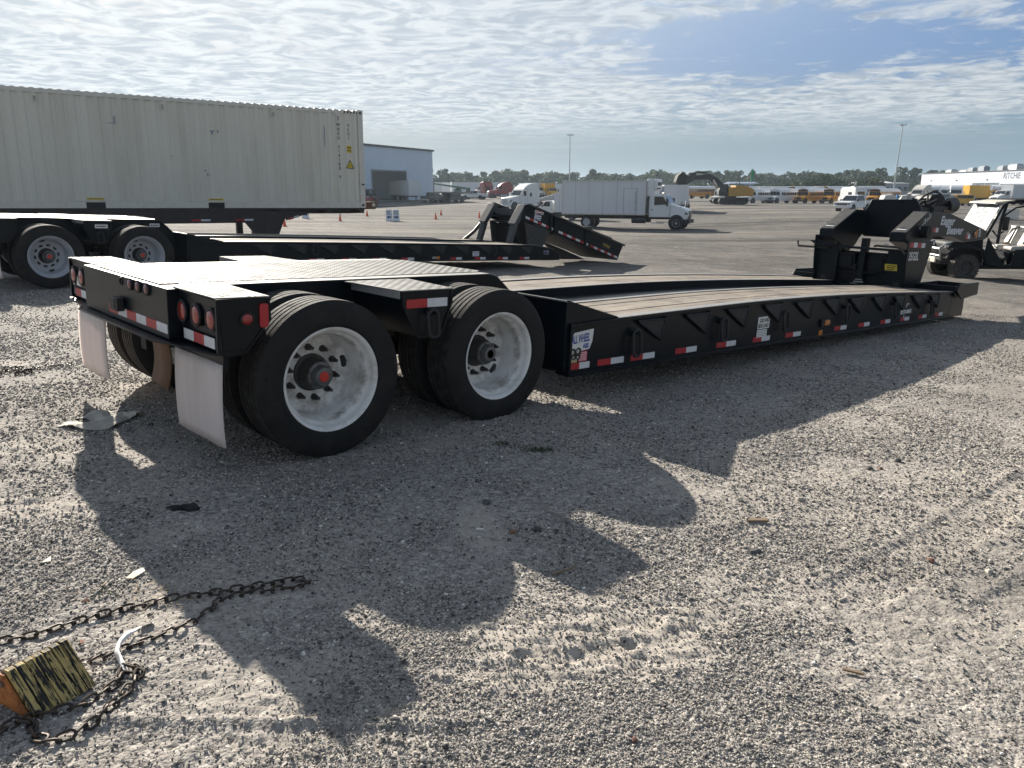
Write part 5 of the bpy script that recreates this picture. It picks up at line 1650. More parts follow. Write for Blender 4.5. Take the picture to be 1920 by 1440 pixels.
# ---- cream container on its chassis
def container():
    yaw = math.atan2(5.42, 8.0)
    ux = Vector((math.cos(yaw), math.sin(yaw), -.0128)).normalized()
    uy = Vector((-math.sin(yaw), math.cos(yaw), 0)); uz = ux.cross(uy)
    Or = Vector((-4.60, 24.68, .905))
    mtx = Matrix(((ux.x, uy.x, uz.x, Or.x), (ux.y, uy.y, uz.y, Or.y), (ux.z, uy.z, uz.z, Or.z), (0, 0, 0, 1)))
    L, Wc, H = 12.19, 2.44, 2.90
    t = thing('shipping_container', 'cream corrugated shipping container with black WNGU lettering, on a chassis', 'container', mtx=mtx)
    def corr(b, y, sgn, n, x0, x1, z0, z1, d=.034):
        pts = []
        for i in range(n):
            a = x0 + (x1 - x0) * i / n; s = (x1 - x0) / n
            pts += [(a, y + sgn * d), (a + s * .32, y + sgn * d), (a + s * .5, y), (a + s * .82, y)]
        pts.append((x1, y + sgn * d))
        for p, q in zip(pts[:-1], pts[1:]): b.quad((p[0], p[1], z0), (q[0], q[1], z0), (q[0], q[1], z1), (p[0], p[1], z1))
    b = MB(); corr(b, .012, 1, 44, -L + .16, -.16, .17, H - .12); b.build('side_panel', M['container'], t)
    b = MB(); corr(b, Wc - .012, -1, 44, -L + .16, -.16, .17, H - .12); b.build('side_panel', M['container'], t)
    # roof panel, gently corrugated
    b = MB(); n = 60
    for i in range(n):
        a = -L + .1 + (L - .2) * i / n; s = (L - .2) / n
        b.hexa([(a, .06, H - .03), (a, Wc - .06, H - .03), (a + s * .6, Wc - .06, H - .03), (a + s * .6, .06, H - .03)], [(a + s * .1, .06, H - .012), (a + s * .1, Wc - .06, H - .012), (a + s * .5, Wc - .06, H - .012), (a + s * .5, .06, H - .012)])
    b.box(-L + .05, -.05, .05, Wc - .05, H - .05, H - .03); b.build('roof_panel', M['container'], t)
    for y0, y1 in ((0, .06), (Wc - .06, Wc)):
        MB().box(-L + .17, -.17, y0, y1, H - .13, H - .035).build('top_rail', M['container_trim'], t)
        b = MB()
        for a, c in ((-L + .17, -7.75), (-7.30, -4.72), (-4.28, -.17)): b.box(a, c, y0 + .012, y1, .0, .165)
        for a, c in ((-7.75, -7.30), (-4.72, -4.28)): b.box(a, c, y0 + .012, y1, .15, .165)
        b.build('bottom_rail', M['container_trim'], t)
        b = MB()
        for a, c in ((-7.75, -7.30), (-4.72, -4.28)): b.box(a, c, y0 + .03, y1, 0, .149)
        b.build('fork_pocket', M['ink'], t)
        for x0, x1 in ((-.16, 0), (-L, -L + .16)):
            MB().box(x0, x1, y0, y1 + (.04 if y0 == 0 else 0), .17, H - .17).build('corner_post', M['container_trim'], t, bevel=.004)
    for x in (-.0, -L):
        for y in (0, Wc):
            for z in (0, H):
                xs = sorted((x, x + (.165 if x < -1 else -.165))); ys = sorted((y, y + (.15 if y == 0 else -.15))); zs = sorted((z, z + (.168 if z == 0 else -.168)))
                c = MB().box(xs[0] - .006, xs[1] + .006, ys[0] - .006, ys[1] + .006, zs[0], zs[1]).build('corner_casting', M['container_trim'], t, bevel=.01)
                cx_, cz_ = sum(xs) / 2, sum(zs) / 2
                if y == 0: MB().cyl((cx_, ys[0] - .0075, cz_), (cx_, ys[0] - .005, cz_), .042, n=14).build('casting_hole', M['ink'], c)
    corr_e = MB(); 
    for k in range(10): corr_e.box(.0 - .045 + (.02 if k % 2 else 0), -.01 - (0 if k % 2 else .012), .06 + k * .232, .06 + (k + 1) * .232, .17, H - .17)
    corr_e.build('end_panel', M['container'], t)
    # letters, labels, vents, hazard stripe
    for k, ch in enumerate('WNGU 514188 9'):
        if ch != ' ': text_part('lettering', ch, .135, M['ink'], t, (-.80, .006, H - .50 - k * .127), (R(90), 0, 0), align='CENTER', ext=.004, sx=.85)
    for k, ch in enumerate('45G1'):
        text_part('lettering', ch, .125, M['ink'], t, (-.48, .006, H - .50 - k * .125), (R(90), 0, 0), align='CENTER', ext=.004, sx=.85)
    sticker(t, [(-.55, H - 1.26), (-.40, H - 1.26), (-.40, H - 1.05), (-.55, H - 1.05)], .010, M['yellow_sticker'], 'height_label', .004, rows=2)
    tr = sticker(t, [(-.60, H - 1.72), (-.33, H - 1.72), (-.465, H - 1.46)], .010, M['ink'], 'warning_triangle', .004)
    MB().prism([(-.565, H - 1.70), (-.365, H - 1.70), (-.465, H - 1.51)], .0035, .0055).build('triangle_fill', M['yellow_sticker'], tr, smooth=0)
    MB().box(-.50, -.43, .0025, .0033, H - 1.66, H - 1.65).box(-.50, -.43, .0025, .0033, H - 1.63, H - 1.62).build('print', M['ink'], tr)
    for x in (-.80, -2.75, -5.7, -8.6, -11.2):
        v = MB().prism([(x - .055, H - .36), (x + .055, H - .36), (x + .055, H - .18), (x - .055, H - .18)], -.012, .01).build('vent', M['container_trim'], t, bevel=.008)
        MB().box(x - .03, x + .03, -.0145, -.0125, H - .33, H - .21).build('grille', M['stone_pale'], v)
    b = MB()
    for k in range(5): b.prism([(-.62 + k * .1, H - .115), (-.57 + k * .1, H - .115), (-.53 + k * .1, H - .05), (-.58 + k * .1, H - .05)], -.002, -.0003)
    b.build('hazard_stripe', M['ink'], t, smooth=0)
    for x in (-7.52, -4.50): sticker(t, [(x - .2, .215), (x + .2, .215), (x + .2, .26), (x - .2, .26)], .010, M['yellow_sticker'], 'fork_label', .004, rows=1)
    for (x, z, w_, h_) in ((-4.55, 2.06, .17, .03), (-4.50, 1.98, .06, .12), (-4.34, 2.02, .05, .10), (-4.75, .98, .04, .06), (-4.70, .87, .05, .08), (-4.62, .86, .03, .05), (-1.25, 1.75, .03, .7), (-5.6, 1.35, .05, .03), (-6.9, 2.10, .04, .25), (-7.1, 2.13, .25, .02)):
        MB().prism([(x, z), (x + w_ * .8, z + h_ * .15), (x + w_, z + h_), (x + w_ * .1, z + h_ * .8)], .0085, .0105).build('paint_scrape', M['far_grey'], t, smooth=0)
    MB().box(-.11, -.02, -.022, -.006, .69, .73).build('latch_bracket', M['trim_black'], t)
    # chassis trailer under it
    ch_ = thing('container_chassis', 'dark brown container chassis trailer with landing gear, under the cream container', 'trailer', mtx=mtx)
    for y in (.55, 1.75):
        MB().prism([(-L, -.05), (-.05, -.05), (-.05, -.18), (-2.6, -.18), (-3.3, -.42), (-L, -.42)], y, y + .14).build('main_beam', M['chassis'], ch_)
    MB().box(-L, -.02, .03, .10, -.055, -.004).box(-L, -.02, Wc - .10, Wc - .03, -.055, -.004).build('side_rail', M['chassis'], ch_)
    for x in (-.12, -1.2, -2.6, -4.5, -6, -7.5, -9, -10.5):
        MB().box(x - .08, x + .08, .03, Wc - .03, -.16, -.056).build('crossmember', M['chassis'], ch_)
    MB().box(-L, -3.3, .04, .10, -.42, -.06).build('side_skirt', M['chassis'], ch_)
    for x0 in (-9.6, -7.35, -5.2, -4.0): strip(ch_, x0, x0 + .5, -.335, .039, .05)
    lp_ = sticker(ch_, [(-8.75, -.29), (-8.1, -.29), (-8.1, -.17), (-8.75, -.17)], .039, M['white_sticker'], 'number_plate', rows=1)
    text_part('lettering', 'FTLZ 6A', .12, M['white_letter'], ch_, (-6.85, .037, -.30), RX)
    MB().prism([(-3.95, -.10), (-2.45, -.10), (-2.62, -.42), (-2.78, -.80), (-3.42, -.80)], .05, .20).build('landing_gear_plate', M['chassis'], ch_)
    MB().prism([(-2.6, -.10), (-1.6, -.10), (-2.52, -.36)], .05, .12).build('gusset', M['chassis'], ch_)
    strip(ch_, -2.45, -2.15, (-.33, -.24), .049, .06)
    for x in (-3.32, -2.84):
        MB().box(x - .09, x + .09, .06, .22, -1.24, -.80).build('landing_leg', M['chassis'], ch_)
    for y in (2.2,):
        for x in (-3.32, -2.84): MB().box(x - .09, x + .09, y, y + .16, -1.24, -.42).build('landing_leg', M['chassis'], ch_)
    MB().tube([(-2.72, .05, -.78), (-2.60, .02, -.84), (-2.58, .02, -.98), (-2.66, .03, -1.12)], .018, 6).build('crank', M['trim_black'], ch_)
    MB().box(-.05, .45, .25, 2.2, -.05, .02).box(.1, .5, .3, .9, .02, .18).build('nose_coupler', M['rust_brown'], ch_)
    MB().ball((.38, .25, .08), .06, 10).build('air_coupling', M['offwhite'], ch_)
    MB().cyl((-1.05, .3, -.06), (-1.05, .3, -.17), .06, n=10).build('lock_handle', M['trim_black'], ch_)
    for x in (-10.9, -9.6):
        for y, sd in ((.2, 1), (Wc - .2, -1)): wheel(ch_, x, y, sd, 'white', full=False).location = (x, y, -.73)
    return t


container()


# ------------------------------------------------------------------ vehicles (local x forward, y left, z up)
_wm = {}


def simple_wheel(parent, x, y, r, wd, side, rim='rim_grey', dual=False, name='wheel'):
    key = (r, wd, rim)
    if key not in _wm:
        h = wd / 2
        a = MB().lathe([(-h, r * .60), (-h * 1.02, r * .8), (-h * .9, r * .95), (-h * .6, r), (h * .6, r), (h * .9, r * .95), (h * 1.02, r * .8), (h, r * .60)], 20).mesh('tyre', M['tyre_far'])
        c = MB().lathe([(-h * .98, r * .62), (-h * 1.01, r * .585), (-h * .55, r * .54), (-h * .35, r * .40), (-h * .45, r * .22), (-h * .9, r * .18), (-h * .95, r * .10), (-h * .95, .001)], 16).mesh('rim', M[rim])
        _wm[key] = (a, c)
    a, c = _wm[key]
    w_ = link(name, a, parent, (x, y, r), (0, 0, 0) if side < 0 else (0, 0, math.pi))
    link('rim', c, w_)
    if dual: link(name, a, parent, (x, y + (wd * 1.15 if side < 0 else -wd * 1.15), r))
    return w_


def pane(parent, quad, n=(0, 0, 0), name='window', m='glass', d=.02):
    """glass panel: four corners, set slightly proud along their own normal"""
    q = [Vector(p) for p in quad]
    nn = (q[1] - q[0]).cross(q[3] - q[0]).normalized()
    return MB().hexa([p + nn * .004 for p in q], [p + nn * d for p in q]).build(name, M[m], parent, smooth=0)


def shell(profile, inset_y, hw):
    """body from a side profile with tumblehome: profile (x,z), half width as function of z"""
    b = MB(); n = len(profile)
    V = [(x, -hw(z), z) for x, z in profile] + [(x, hw(z), z) for x, z in profile]
    F = [tuple(range(n)), tuple(reversed(range(n, 2 * n)))] + [(i, n + i, n + (i + 1) % n, (i + 1) % n) for i in range(n)]
    return b.add(V, F)


def pickup(label, group, paint='white_veh', flatbed=False, name='pickup_truck'):
    t = thing(name, label, 'pickup', group=group)
    m = M[paint]
    hw = lambda z: .98 if z < 1.12 else .98 - (z - 1.12) * .32
    body = shell([(2.88, .50), (2.92, .72), (2.90, 1.02), (2.75, 1.13), (1.32, 1.22), (.55, 1.86), (.30, 1.94), (-.95, 1.94), (-1.10, 1.88), (-1.22, 1.24), (-1.25, .45), (2.3, .42)], 0, hw).build('body', m, t, bevel=.03)
    if not flatbed:
        b = MB()
        b.box(-2.88, -1.30, -.98, -.90, .62, 1.24).box(-2.88, -1.30, .90, .98, .62, 1.24).box(-2.92, -2.84, -.98, .98, .62, 1.24).box(-2.88, -1.30, -.9, .9, .62, .72)
        b.build('cargo_bed', m, t, bevel=.02)
        for s in (-1, 1): box_part('tail_lamp', -2.94, -2.85, s * .93 - .06, s * .93 + .06, .85, 1.15, M['lens_red'], t)
    else:
        box_part('cargo_bed', -2.9, -1.28, -1.0, 1.0, .78, .88, M['trim_black'], t)
        box_part('headache_rack', -1.36, -1.30, -.9, .9, .88, 1.75, M['dark_machine'], t)
    box_part('rear_bumper', -3.02, -2.9, -.92, .92, .50, .66, M['chrome'], t)
    MB().prism([(2.86, .40), (2.99, .46), (3.0, .68), (2.90, .72)], -.97, .97).build('front_bumper', M['galv'] if paint == 'dark_veh' else m, t, bevel=.02)
    g = box_part('grille', 2.90, 2.945, -.62, .62, .76, 1.06, M['trim_black'], t, .02)
    box_part('grille_bar', 2.946, 2.955, -.6, .6, .89, .93, M['chrome'], g)
    for s in (-1, 1):
        box_part('headlight', 2.82, 2.95, s * .80 - .14, s * .80 + .14, .83, 1.05, M['hazy_plastic'], t, .02)
        y = s * .985
        yy = lambda z: s * (hw(z) + .001)
        for a, c, nm in ((1.10, .08, 'side_window'), (.02, -.98, 'side_window')):
            top0 = 1.82
            x0t = .52 if a > 1 else .0
            q = [(a, yy(1.27), 1.27), (c, yy(1.27), 1.27), (c if a < 1 else .08, yy(top0), top0), (x0t, yy(top0), top0)]
            if a < 1: q = [(a, yy(1.27), 1.27), (c - .06, yy(1.27), 1.27), (c, yy(top0), top0), (a, yy(top0), top0)]
            if s > 0: q = q[::-1]
            pane(t, q[::-1] if s < 0 else q[::-1], name=nm)
        MB().box(.95, 1.12, s * 1.02 - .12, s * 1.02 + .12, 1.22, 1.42).build('mirror', M['trim_black'], t, bevel=.02)
        for x in (1.88, -1.80):
            MB().cyl((x, s * .70, .42), (x, s * .992, .42), .50, n=22).build('wheel_arch', M['trim_black'], t)
            simple_wheel(t, x, s * .86, .40, .28, s, 'galv')
        box_part('door_handle', .05, .22, s * .985 - .012, s * .985 + .012, 1.12, 1.16, M['trim_black'], t)
        MB().prism([(1.28, .5), (1.285, .5), (1.30, 1.22), (1.295, 1.22)], min(s * .981, s * .984), max(s * .981, s * .984)).build('door_seam', M['ink'], t, smooth=0)
    pane(t, [(1.27, -.86, 1.27), (1.27, .86, 1.27), (.60, .72, 1.82), (.60, -.72, 1.82)], name='windshield')
    pane(t, [(-1.225, .80, 1.30), (-1.225, -.80, 1.30), (-1.13, -.70, 1.82), (-1.13, .70, 1.82)], name='rear_window')
    return t


def school_bus(label, group, paint='yellow_bus', name='school_bus'):
    t = thing(name, label, 'bus', group=group)
    m = M[paint]
    hwid = 1.22
    prof = [(-hwid, .55), (-hwid, 2.45), (-1.10, 2.80), (-.75, 3.02), (-.3, 3.12), (.3, 3.12), (.75, 3.02), (1.10, 2.80), (hwid, 2.45), (hwid, .55)]
    MB().prism(prof, -6.6, 3.2, 'x').build('body', m, t, bevel=.02)
    MB().prism([(-1.23, 2.5), (-1.115, 2.83), (-.76, 3.05), (-.3, 3.15), (.3, 3.15), (.76, 3.05), (1.115, 2.83), (1.23, 2.5), (1.0, 2.6), (0, 2.9), (-1.0, 2.6)], -6.5, 3.15, 'x').build('roof', M['white_veh'], t)
    shell([(3.2, .6), (4.7, .6), (4.78, 1.0), (4.7, 1.42), (3.2, 1.62)], 0, lambda z: 1.05 - .12 * max(0, z - 1)).build('hood', m, t, bevel=.05)
    box_part('grille', 4.76, 4.80, -.5, .5, .8, 1.28, M['trim_black'], t)
    box_part('front_bumper', 4.75, 4.92, -1.2, 1.2, .45, .72, M['trim_black'], t)
    box_part('rear_bumper', -6.75, -6.61, -1.2, 1.2, .5, .78, M['trim_black'], t)
    for s in (-1, 1):
        for k in range(10):
            x = -6.1 + k * .86
            f = box_part('window', x, x + .74, s * 1.222 - .008, s * 1.222 + .008, 1.72, 2.36, M['trim_black'], t)
            box_part('pane', x + .05, x + .69, s * 1.226 - .012, s * 1.226 + .012, 1.78, 2.30, M['glass'], f)
        if paint == 'yellow_bus':
            for z in (.95, 1.25, 1.58):
                box_part('rub_rail', -6.5, 3.1, s * 1.226 - .012, s * 1.226 + .012, z, z + .07, M['trim_black'], t)
        else:
            for z in (.95, 1.4): box_part('rub_rail', -6.5, 3.1, s * 1.226 - .012, s * 1.226 + .012, z, z + .05, M['white_box'], t)
        for x, r in ((3.9, .5), (-3.6, .5)):
            MB().cyl((x, s * .9, .55), (x, s * 1.235, .55), .66, n=18).build('wheel_arch', M['trim_black'], t)
            simple_wheel(t, x, s * 1.08, .5, .28, s, 'galv' if paint != 'yellow_bus' else 'hub', dual=x < 0)
        box_part('headlight', 4.72, 4.81, s * .78 - .12, s * .78 + .12, .95, 1.2, M['hazy_plastic'], t)
        box_part('warning_lamp', 3.19, 3.24, s * .85 - .12, s * .85 + .12, 2.72, 2.9, M['lens_red'], t)
        MB().tube([(3.3, s * 1.1, 2.3), (3.7, s * 1.45, 2.3), (3.7, s * 1.45, 1.8)], .03, 5).box(3.65, 3.72, s * 1.45 - .12, s * 1.45 + .12, 1.75, 2.2).build('mirror', M['trim_black'], t)
    for y0, y1 in ((-1.08, -.40), (-.34, .34), (.40, 1.08)): box_part('windshield', 3.195, 3.225, y0, y1, 1.75, 2.5, M['glass'], t)
    box_part('visor', 3.19, 3.30, -1.1, 1.1, 2.58, 2.98, M['trim_black'] if paint == 'yellow_bus' else M['white_box'], t)
    return t


def semi_tractor(label, group, paint='white_veh', roof=True, name='semi_tractor'):
    t = thing(name, label, 'semi tractor', group=group)
    m = M[paint]
    for s in (-1, 1): MB().box(-4.6, 2.6, s * .42 - .06, s * .42 + .06, .75, 1.0).build('frame_rail', M['dark_machine'], t)
    shell([(3.55, .72), (3.62, 1.3), (3.45, 1.72), (1.55, 2.02), (1.45, 2.05), (1.45, .9), (3.1, .62)], 0, lambda z: 1.1 - .16 * max(0, z - 1.1)).build('hood', m, t, bevel=.06)
    MB().prism([(1.46, 1.0), (1.46, 2.05), (.85, 2.86), (.0, 2.92), (-.02, 1.0)], -1.18, 1.18).build('cab', m, t, bevel=.05)
    MB().prism([(-.02, .95), (-.02, 2.95), (-2.0, 2.95), (-2.0, .95)], -1.22, 1.22).build('sleeper', m, t, bevel=.05)
    if roof: MB().prism([(.80, 2.88), (.55, 3.2), (-.2, 3.65), (-1.0, 3.85), (-2.05, 3.90), (-2.05, 2.96), (0, 2.96)], -1.18, 1.18).build('roof_fairing', m, t, bevel=.08)
    MB().prism([(1.4, .45), (1.4, 1.0), (-2.1, 1.0), (-2.1, .45)], -1.2, 1.2).build('side_skirt', m if paint != 'red_veh' else M['stone_grey'], t, bevel=.03)
    pane(t, [(1.42, -1.0, 2.10), (1.42, 1.0, 2.10), (.92, .95, 2.78), (.92, -.95, 2.78)], name='windshield', d=.03)
    g = box_part('grille', 3.56, 3.66, -.55, .55, .85, 1.55, M['galv'], t)
    box_part('front_bumper', 3.3, 3.72, -1.15, 1.15, .38, .68, m, t, .05)
    for s in (-1, 1):
        q = [(1.28, s * 1.185, 2.05), (.22, s * 1.185, 2.0), (.22, s * 1.185, 2.72), (.82, s * 1.185, 2.72)]
        pane(t, q if s < 0 else q[::-1], name='side_window')
        box_part('bunk_window', -.95, -.5, s * 1.225 - .008, s * 1.225 + .008, 1.9, 2.45, M['glass'], t)
        MB().prism([(3.5, .95), (3.62, 1.1), (3.3, 1.42), (3.0, 1.4)], min(s * .98, s * 1.1), max(s * .98, s * 1.1)).build('headlight', M['hazy_plastic'], t)
        MB().tube([(1.25, s * 1.2, 2.5), (1.3, s * 1.5, 2.5), (1.3, s * 1.5, 1.9), (1.2, s * 1.2, 1.95)], .03, 5).box(1.2, 1.32, s * 1.5 - .1, s * 1.5 + .1, 1.95, 2.5).build('mirror', m, t)
        MB().cyl((2.55, s * .8, .55), (2.55, s * 1.16, .55), .62, n=20).build('wheel_arch', M['trim_black'], t)
        simple_wheel(t, 2.55, s * 1.05, .5, .28, s, 'galv')
        for x in (-3.05, -4.3): simple_wheel(t, x, s * .98, .5, .28, s, 'galv', True)
        MB().cyl((.6, s * 1.05, .62), (-1.1, s * 1.05, .62), .3, n=16).build('fuel_tank', M['galv'], t)
        box_part('fairing', -2.5, -2.0, s * 1.2 - .02, s * 1.2 + .02, 1.0, 3.2, m, t)
    MB().cyl((-3.6, 0, 1.02), (-3.6, 0, 1.14), .5, n=18).build('fifth_wheel', M['dark_machine'], t)
    box_part('back_wall_rack', -2.2, -2.04, -.6, .6, 1.1, 2.6, M['dark_machine'], t)
    return t


def box_truck(label, group=None, box='white_box', cabp='white_veh', reefer=False, L=7.6, name='box_truck'):
    t = thing(name, label, 'box truck', group=group)
    H0, H1 = 1.12, 3.78
    xb = -L + 1.3; xf = 1.3
    for s in (-1, 1): MB().box(xb, 4.6, s * .42 - .06, s * .42 + .06, .78, 1.02).build('frame_rail', M['dark_machine'], t)
    bx = MB().box(xb, xf, -1.27, 1.27, H0, H1).build('cargo_box', M[box], t, bevel=.03)
    b = MB()
    for s in (-1, 1):
        y0, y1 = sorted((s * 1.272, s * 1.295))
        b.box(xb, xf, y0, y1, H0 - .02, H0 + .09).box(xb, xf, y0, y1, H1 - .09, H1 + .01)
        b.box(xb, xb + .08, y0, y1, H0 + .09, H1 - .09).box(xf - .08, xf, y0, y1, H0 + .09, H1 - .09)
    b.build('box_rails', M['offwhite'] if reefer else M[box], t)
    for s in (-1, 1):
        for k in range(15):
            x = xb + .3 + k * (L - .6) / 14
            box_part('marker_lamp', x, x + .05, s * 1.30 - .008, s * 1.30 + .008, H0 + .01, H0 + .05, M['trim_black'], t)
    sm = MB()
    for k in range(1, 6):
        x = xb + (xf - xb) * k / 6
        for s in (-1, 1): sm.box(x - .012, x + .012, s * 1.2735 - .0025, s * 1.2735 + .0025, H0 + .1, H1 - .1)
    sm.build('panel_seams', M['far_grey'], t)
    box_part('underframe', xb + .05, xf - .05, -1.1, 1.1, 1.0, H0 - .001, M['dark_machine'], t)
    if reefer:
        d = MB().box(xf - 1.75, xf - .72, -1.30, -1.274, H0 + .15, H1 - .62).build('side_door', M[box], t, bevel=.01)
        b = MB().box(xf - 1.78, xf - 1.75, -1.303, -1.274, H0 + .12, H1 - .6).box(xf - .72, xf - .69, -1.303, -1.274, H0 + .12, H1 - .6).box(xf - 1.75, xf - .72, -1.303, -1.274, H1 - .62, H1 - .59)
        b.build('door_gasket', M['far_grey'], d)
        b = MB().cyl((xf - .80, -1.33, H0 + .4), (xf - .80, -1.33, H1 - .9), .018, n=6)
        for z in (H0 + .4, H0 + 1.0, H1 - .9): b.box(xf - .86, xf - .74, -1.34, -1.30, z - .04, z + .04)
        b.build('lock_rod', M['galv'], d)
        box_part('reefer_unit', xf + .005, xf + .62, -1.0, 1.0, 2.55, H1 + .12, M['white_veh'], t, .08)
        MB().prism([(xf + .62, 2.95), (xf + .80, 3.1), (xf + .80, H1 + .05), (xf + .62, H1 + .14)], -1.05, 1.05).build('reefer_cowl', M['white_veh'], t, bevel=.06)
        box_part('cowl_grille', xf + .79, xf + .815, -.8, .8, H1 - .40, H1 - .12, M['ink'], t, .01)
        box_part('cowl_grille', xf + .79, xf + .815, -.9, .6, 3.12, 3.22, M['ink'], t)
        MB().tube([(xf + .3, -1.03, 2.6), (xf + .12, -1.12, 2.3), (xf + .05, -1.14, 1.3)], .035, 6).build('drain_hose', M['trim_black'], t)
    # conventional cab
    MB().prism([(1.55, .95), (1.55, 2.62), (1.75, 2.72), (2.72, 2.70), (3.18, 1.98), (3.22, .95)], -1.08, 1.08).build('cab', M[cabp], t, bevel=.05)
    shell([(3.2, .75), (4.55, .80), (4.66, 1.15), (4.58, 1.50), (4.2, 1.68), (3.2, 1.95)], 0, lambda z: 1.05 - .20 * max(0, z - 1.1)).build('hood', M[cabp], t, bevel=.06)
    pane(t, [(3.16, -.96, 2.03), (3.16, .96, 2.03), (2.76, .92, 2.63), (2.76, -.92, 2.63)], name='windshield', d=.03)
    g = box_part('grille', 4.60, 4.685, -.55, .55, .88, 1.42, M['trim_black'], t, .02)
    for k in range(4): box_part('grille_bar', 4.686, 4.70, -.53, .53, .94 + k * .12, .98 + k * .12, M['chrome'], g)
    MB().prism([(4.3, .45), (4.78, .50), (4.78, .78), (4.3, .82)], -1.12, 1.12).build('front_bumper', M['trim_black'], t, bevel=.03)
    for s in (-1, 1):
        y = s * 1.085
        q = [(3.0, y, 1.95), (1.95, y, 1.88), (1.95, y, 2.55), (2.66, y, 2.55)]
        pane(t, q if s < 0 else q[::-1], name='side_window')
        MB().prism([(4.35, 1.18), (4.62, 1.16), (4.60, 1.32), (4.42, 1.36)], min(s * .70, s * 1.03), max(s * .70, s * 1.03)).build('headlight', M['hazy_plastic'], t, bevel=.01)
        MB().tube([(2.95, s * 1.09, 2.4), (3.05, s * 1.42, 2.4), (3.05, s * 1.42, 1.8), (2.95, s * 1.1, 1.85)], .028, 5).box(2.98, 3.1, s * 1.42 - .1, s * 1.42 + .1, 1.85, 2.4).build('mirror', M['trim_black'], t)
        MB().cyl((3.75, s * .7, .55), (3.75, s * 1.10, .55), .62, n=20).build('wheel_arch', M['trim_black'], t)
        simple_wheel(t, 3.75, s * 1.0, .51, .28, s, 'rim_grey')
        simple_wheel(t, xb + 2.1, s * 1.02, .51, .28, s, 'rim_grey', True)
        box_part('step', 1.75, 2.75, s * 1.06 - .12, s * 1.06 + .12, .48, .55, M['galv'], t)
        MB().cyl((1.3, s * .95, .72), (.2, s * .95, .72), .26, n=14).build('fuel_tank', M['dark_machine'], t)
        box_part('door_handle', 1.75, 1.9, s * 1.09 - .01, s * 1.09 + .01, 1.5, 1.56, M['trim_black'], t)
        MB().prism([(1.7, 1.0), (1.712, 1.0), (1.712, 2.6), (1.7, 2.6)], min(s * 1.082, s * 1.085), max(s * 1.082, s * 1.085)).build('door_seam', M['far_grey'], t, smooth=0)
        for k in range(3): pass
    for k in range(5): box_part('roof_lamp', 2.55, 2.65, -.8 + k * .4 - .05, -.8 + k * .4 + .05, 2.705, 2.75, M['lens_amber'], t)
    MB().cyl((4.0, .9, 1.6), (4.1, 1.05, 2.05), .015, n=5).ball((4.1, 1.05, 2.1), .09, 8).cyl((4.0, -.9, 1.6), (4.1, -1.05, 2.05), .015, n=5).ball((4.1, -1.05, 2.1), .09, 8).build('hood_mirrors', M['galv'], t)
    return t


def van_trailer(label, group=None, L=14., box='white_box', name='van_trailer', gear=True):
    t = thing(name, label, 'trailer', group=group)
    MB().box(-L, 0, -1.28, 1.28, 1.15, 4.0).build('cargo_box', M[box], t, bevel=.03)
    b = MB()
    for s in (-1, 1):
        y0, y1 = sorted((s * 1.282, s * 1.305)); b.box(-L, 0, y0, y1, 1.13, 1.28).box(-L, 0, y0, y1, 3.9, 4.02)
    b.box(.002, .03, -1.28, 1.28, 1.13, 1.26).box(.002, .03, -.02, .02, 1.26, 4.0)
    b.build('box_rails', M['offwhite'], t)
    box_part('underframe', -L + .2, -.3, -.6, .6, .9, 1.149, M['dark_machine'], t)
    for s in (-1, 1):
        for x in (-L + 1.2, -L + 2.5): simple_wheel(t, x, s * 1.05, .5, .28, s, 'galv', True)
        if gear: box_part('landing_leg', -2.6, -2.45, s * .8 - .07, s * .8 + .07, 0, 1.0, M['dark_machine'], t)
    return t


def put(o, px, D_, yaw_deg, dz=0.):
    x, y = W(px, D_); ground_at(o, x, y, R(yaw_deg), dz); return o


# yaw: 0 faces right of the picture, 90 away from the camera, 180 left, 270 towards it
put(box_truck('white refrigerated box truck with a cooling unit above its cab, alone on the gravel', reefer=True, L=6.95), 1185, 62.6, -22)
o = put(box_truck('white box truck mostly hidden behind the cab of the refrigerated truck', box='white_box', L=6.5), 1271, 96, 70); o.scale = (.86, .86, .86)
o = put(box_truck('small white service truck with a tall box, behind the tail of the refrigerated truck', L=4.6), 1058, 80, 168); o.scale = (.72, .72, .72)
put(semi_tractor('white sleeper semi tractor facing left, beyond the detached gooseneck', 'semi tractors in the yard'), 979, 119, 222)
put(semi_tractor('red sleeper semi tractor with pale hood, parked facing left', 'semi tractors in the yard', 'red_veh'), 941, 188, 192)
put(semi_tractor('dull red semi tractor seen from behind, left of the glossy red one', 'semi tractors in the yard', 'darkred_veh'), 908, 196, 120)
put(box_truck('yellow box truck parked right of the red semi tractor', box='yellow_truck', cabp='yellow_truck', L=6.2), 1027, 190, 292)
put(box_truck('white box truck right beside the yellow box truck', box='white_box', L=6.2), 1003, 192, 290)
put(van_trailer('white van trailer standing before the open warehouse bay', L=16.), 779, 148, 292)
put(pickup('dark pickup truck nearest the warehouse trailer, seen from behind', 'pickups by the warehouse', 'dark_veh'), 813, 143, 62)
put(pickup('dark flatbed pickup right of the other dark pickup', 'pickups by the warehouse', 'dark_veh', True), 847, 146, 48)
put(pickup('white pickup truck parked facing left before the red semi tractors', 'pickups by the warehouse'), 890, 172, 160)
put(pickup('white pickup truck facing the camera on open gravel beside an orange cone', None), 1598, 93.5, 222)
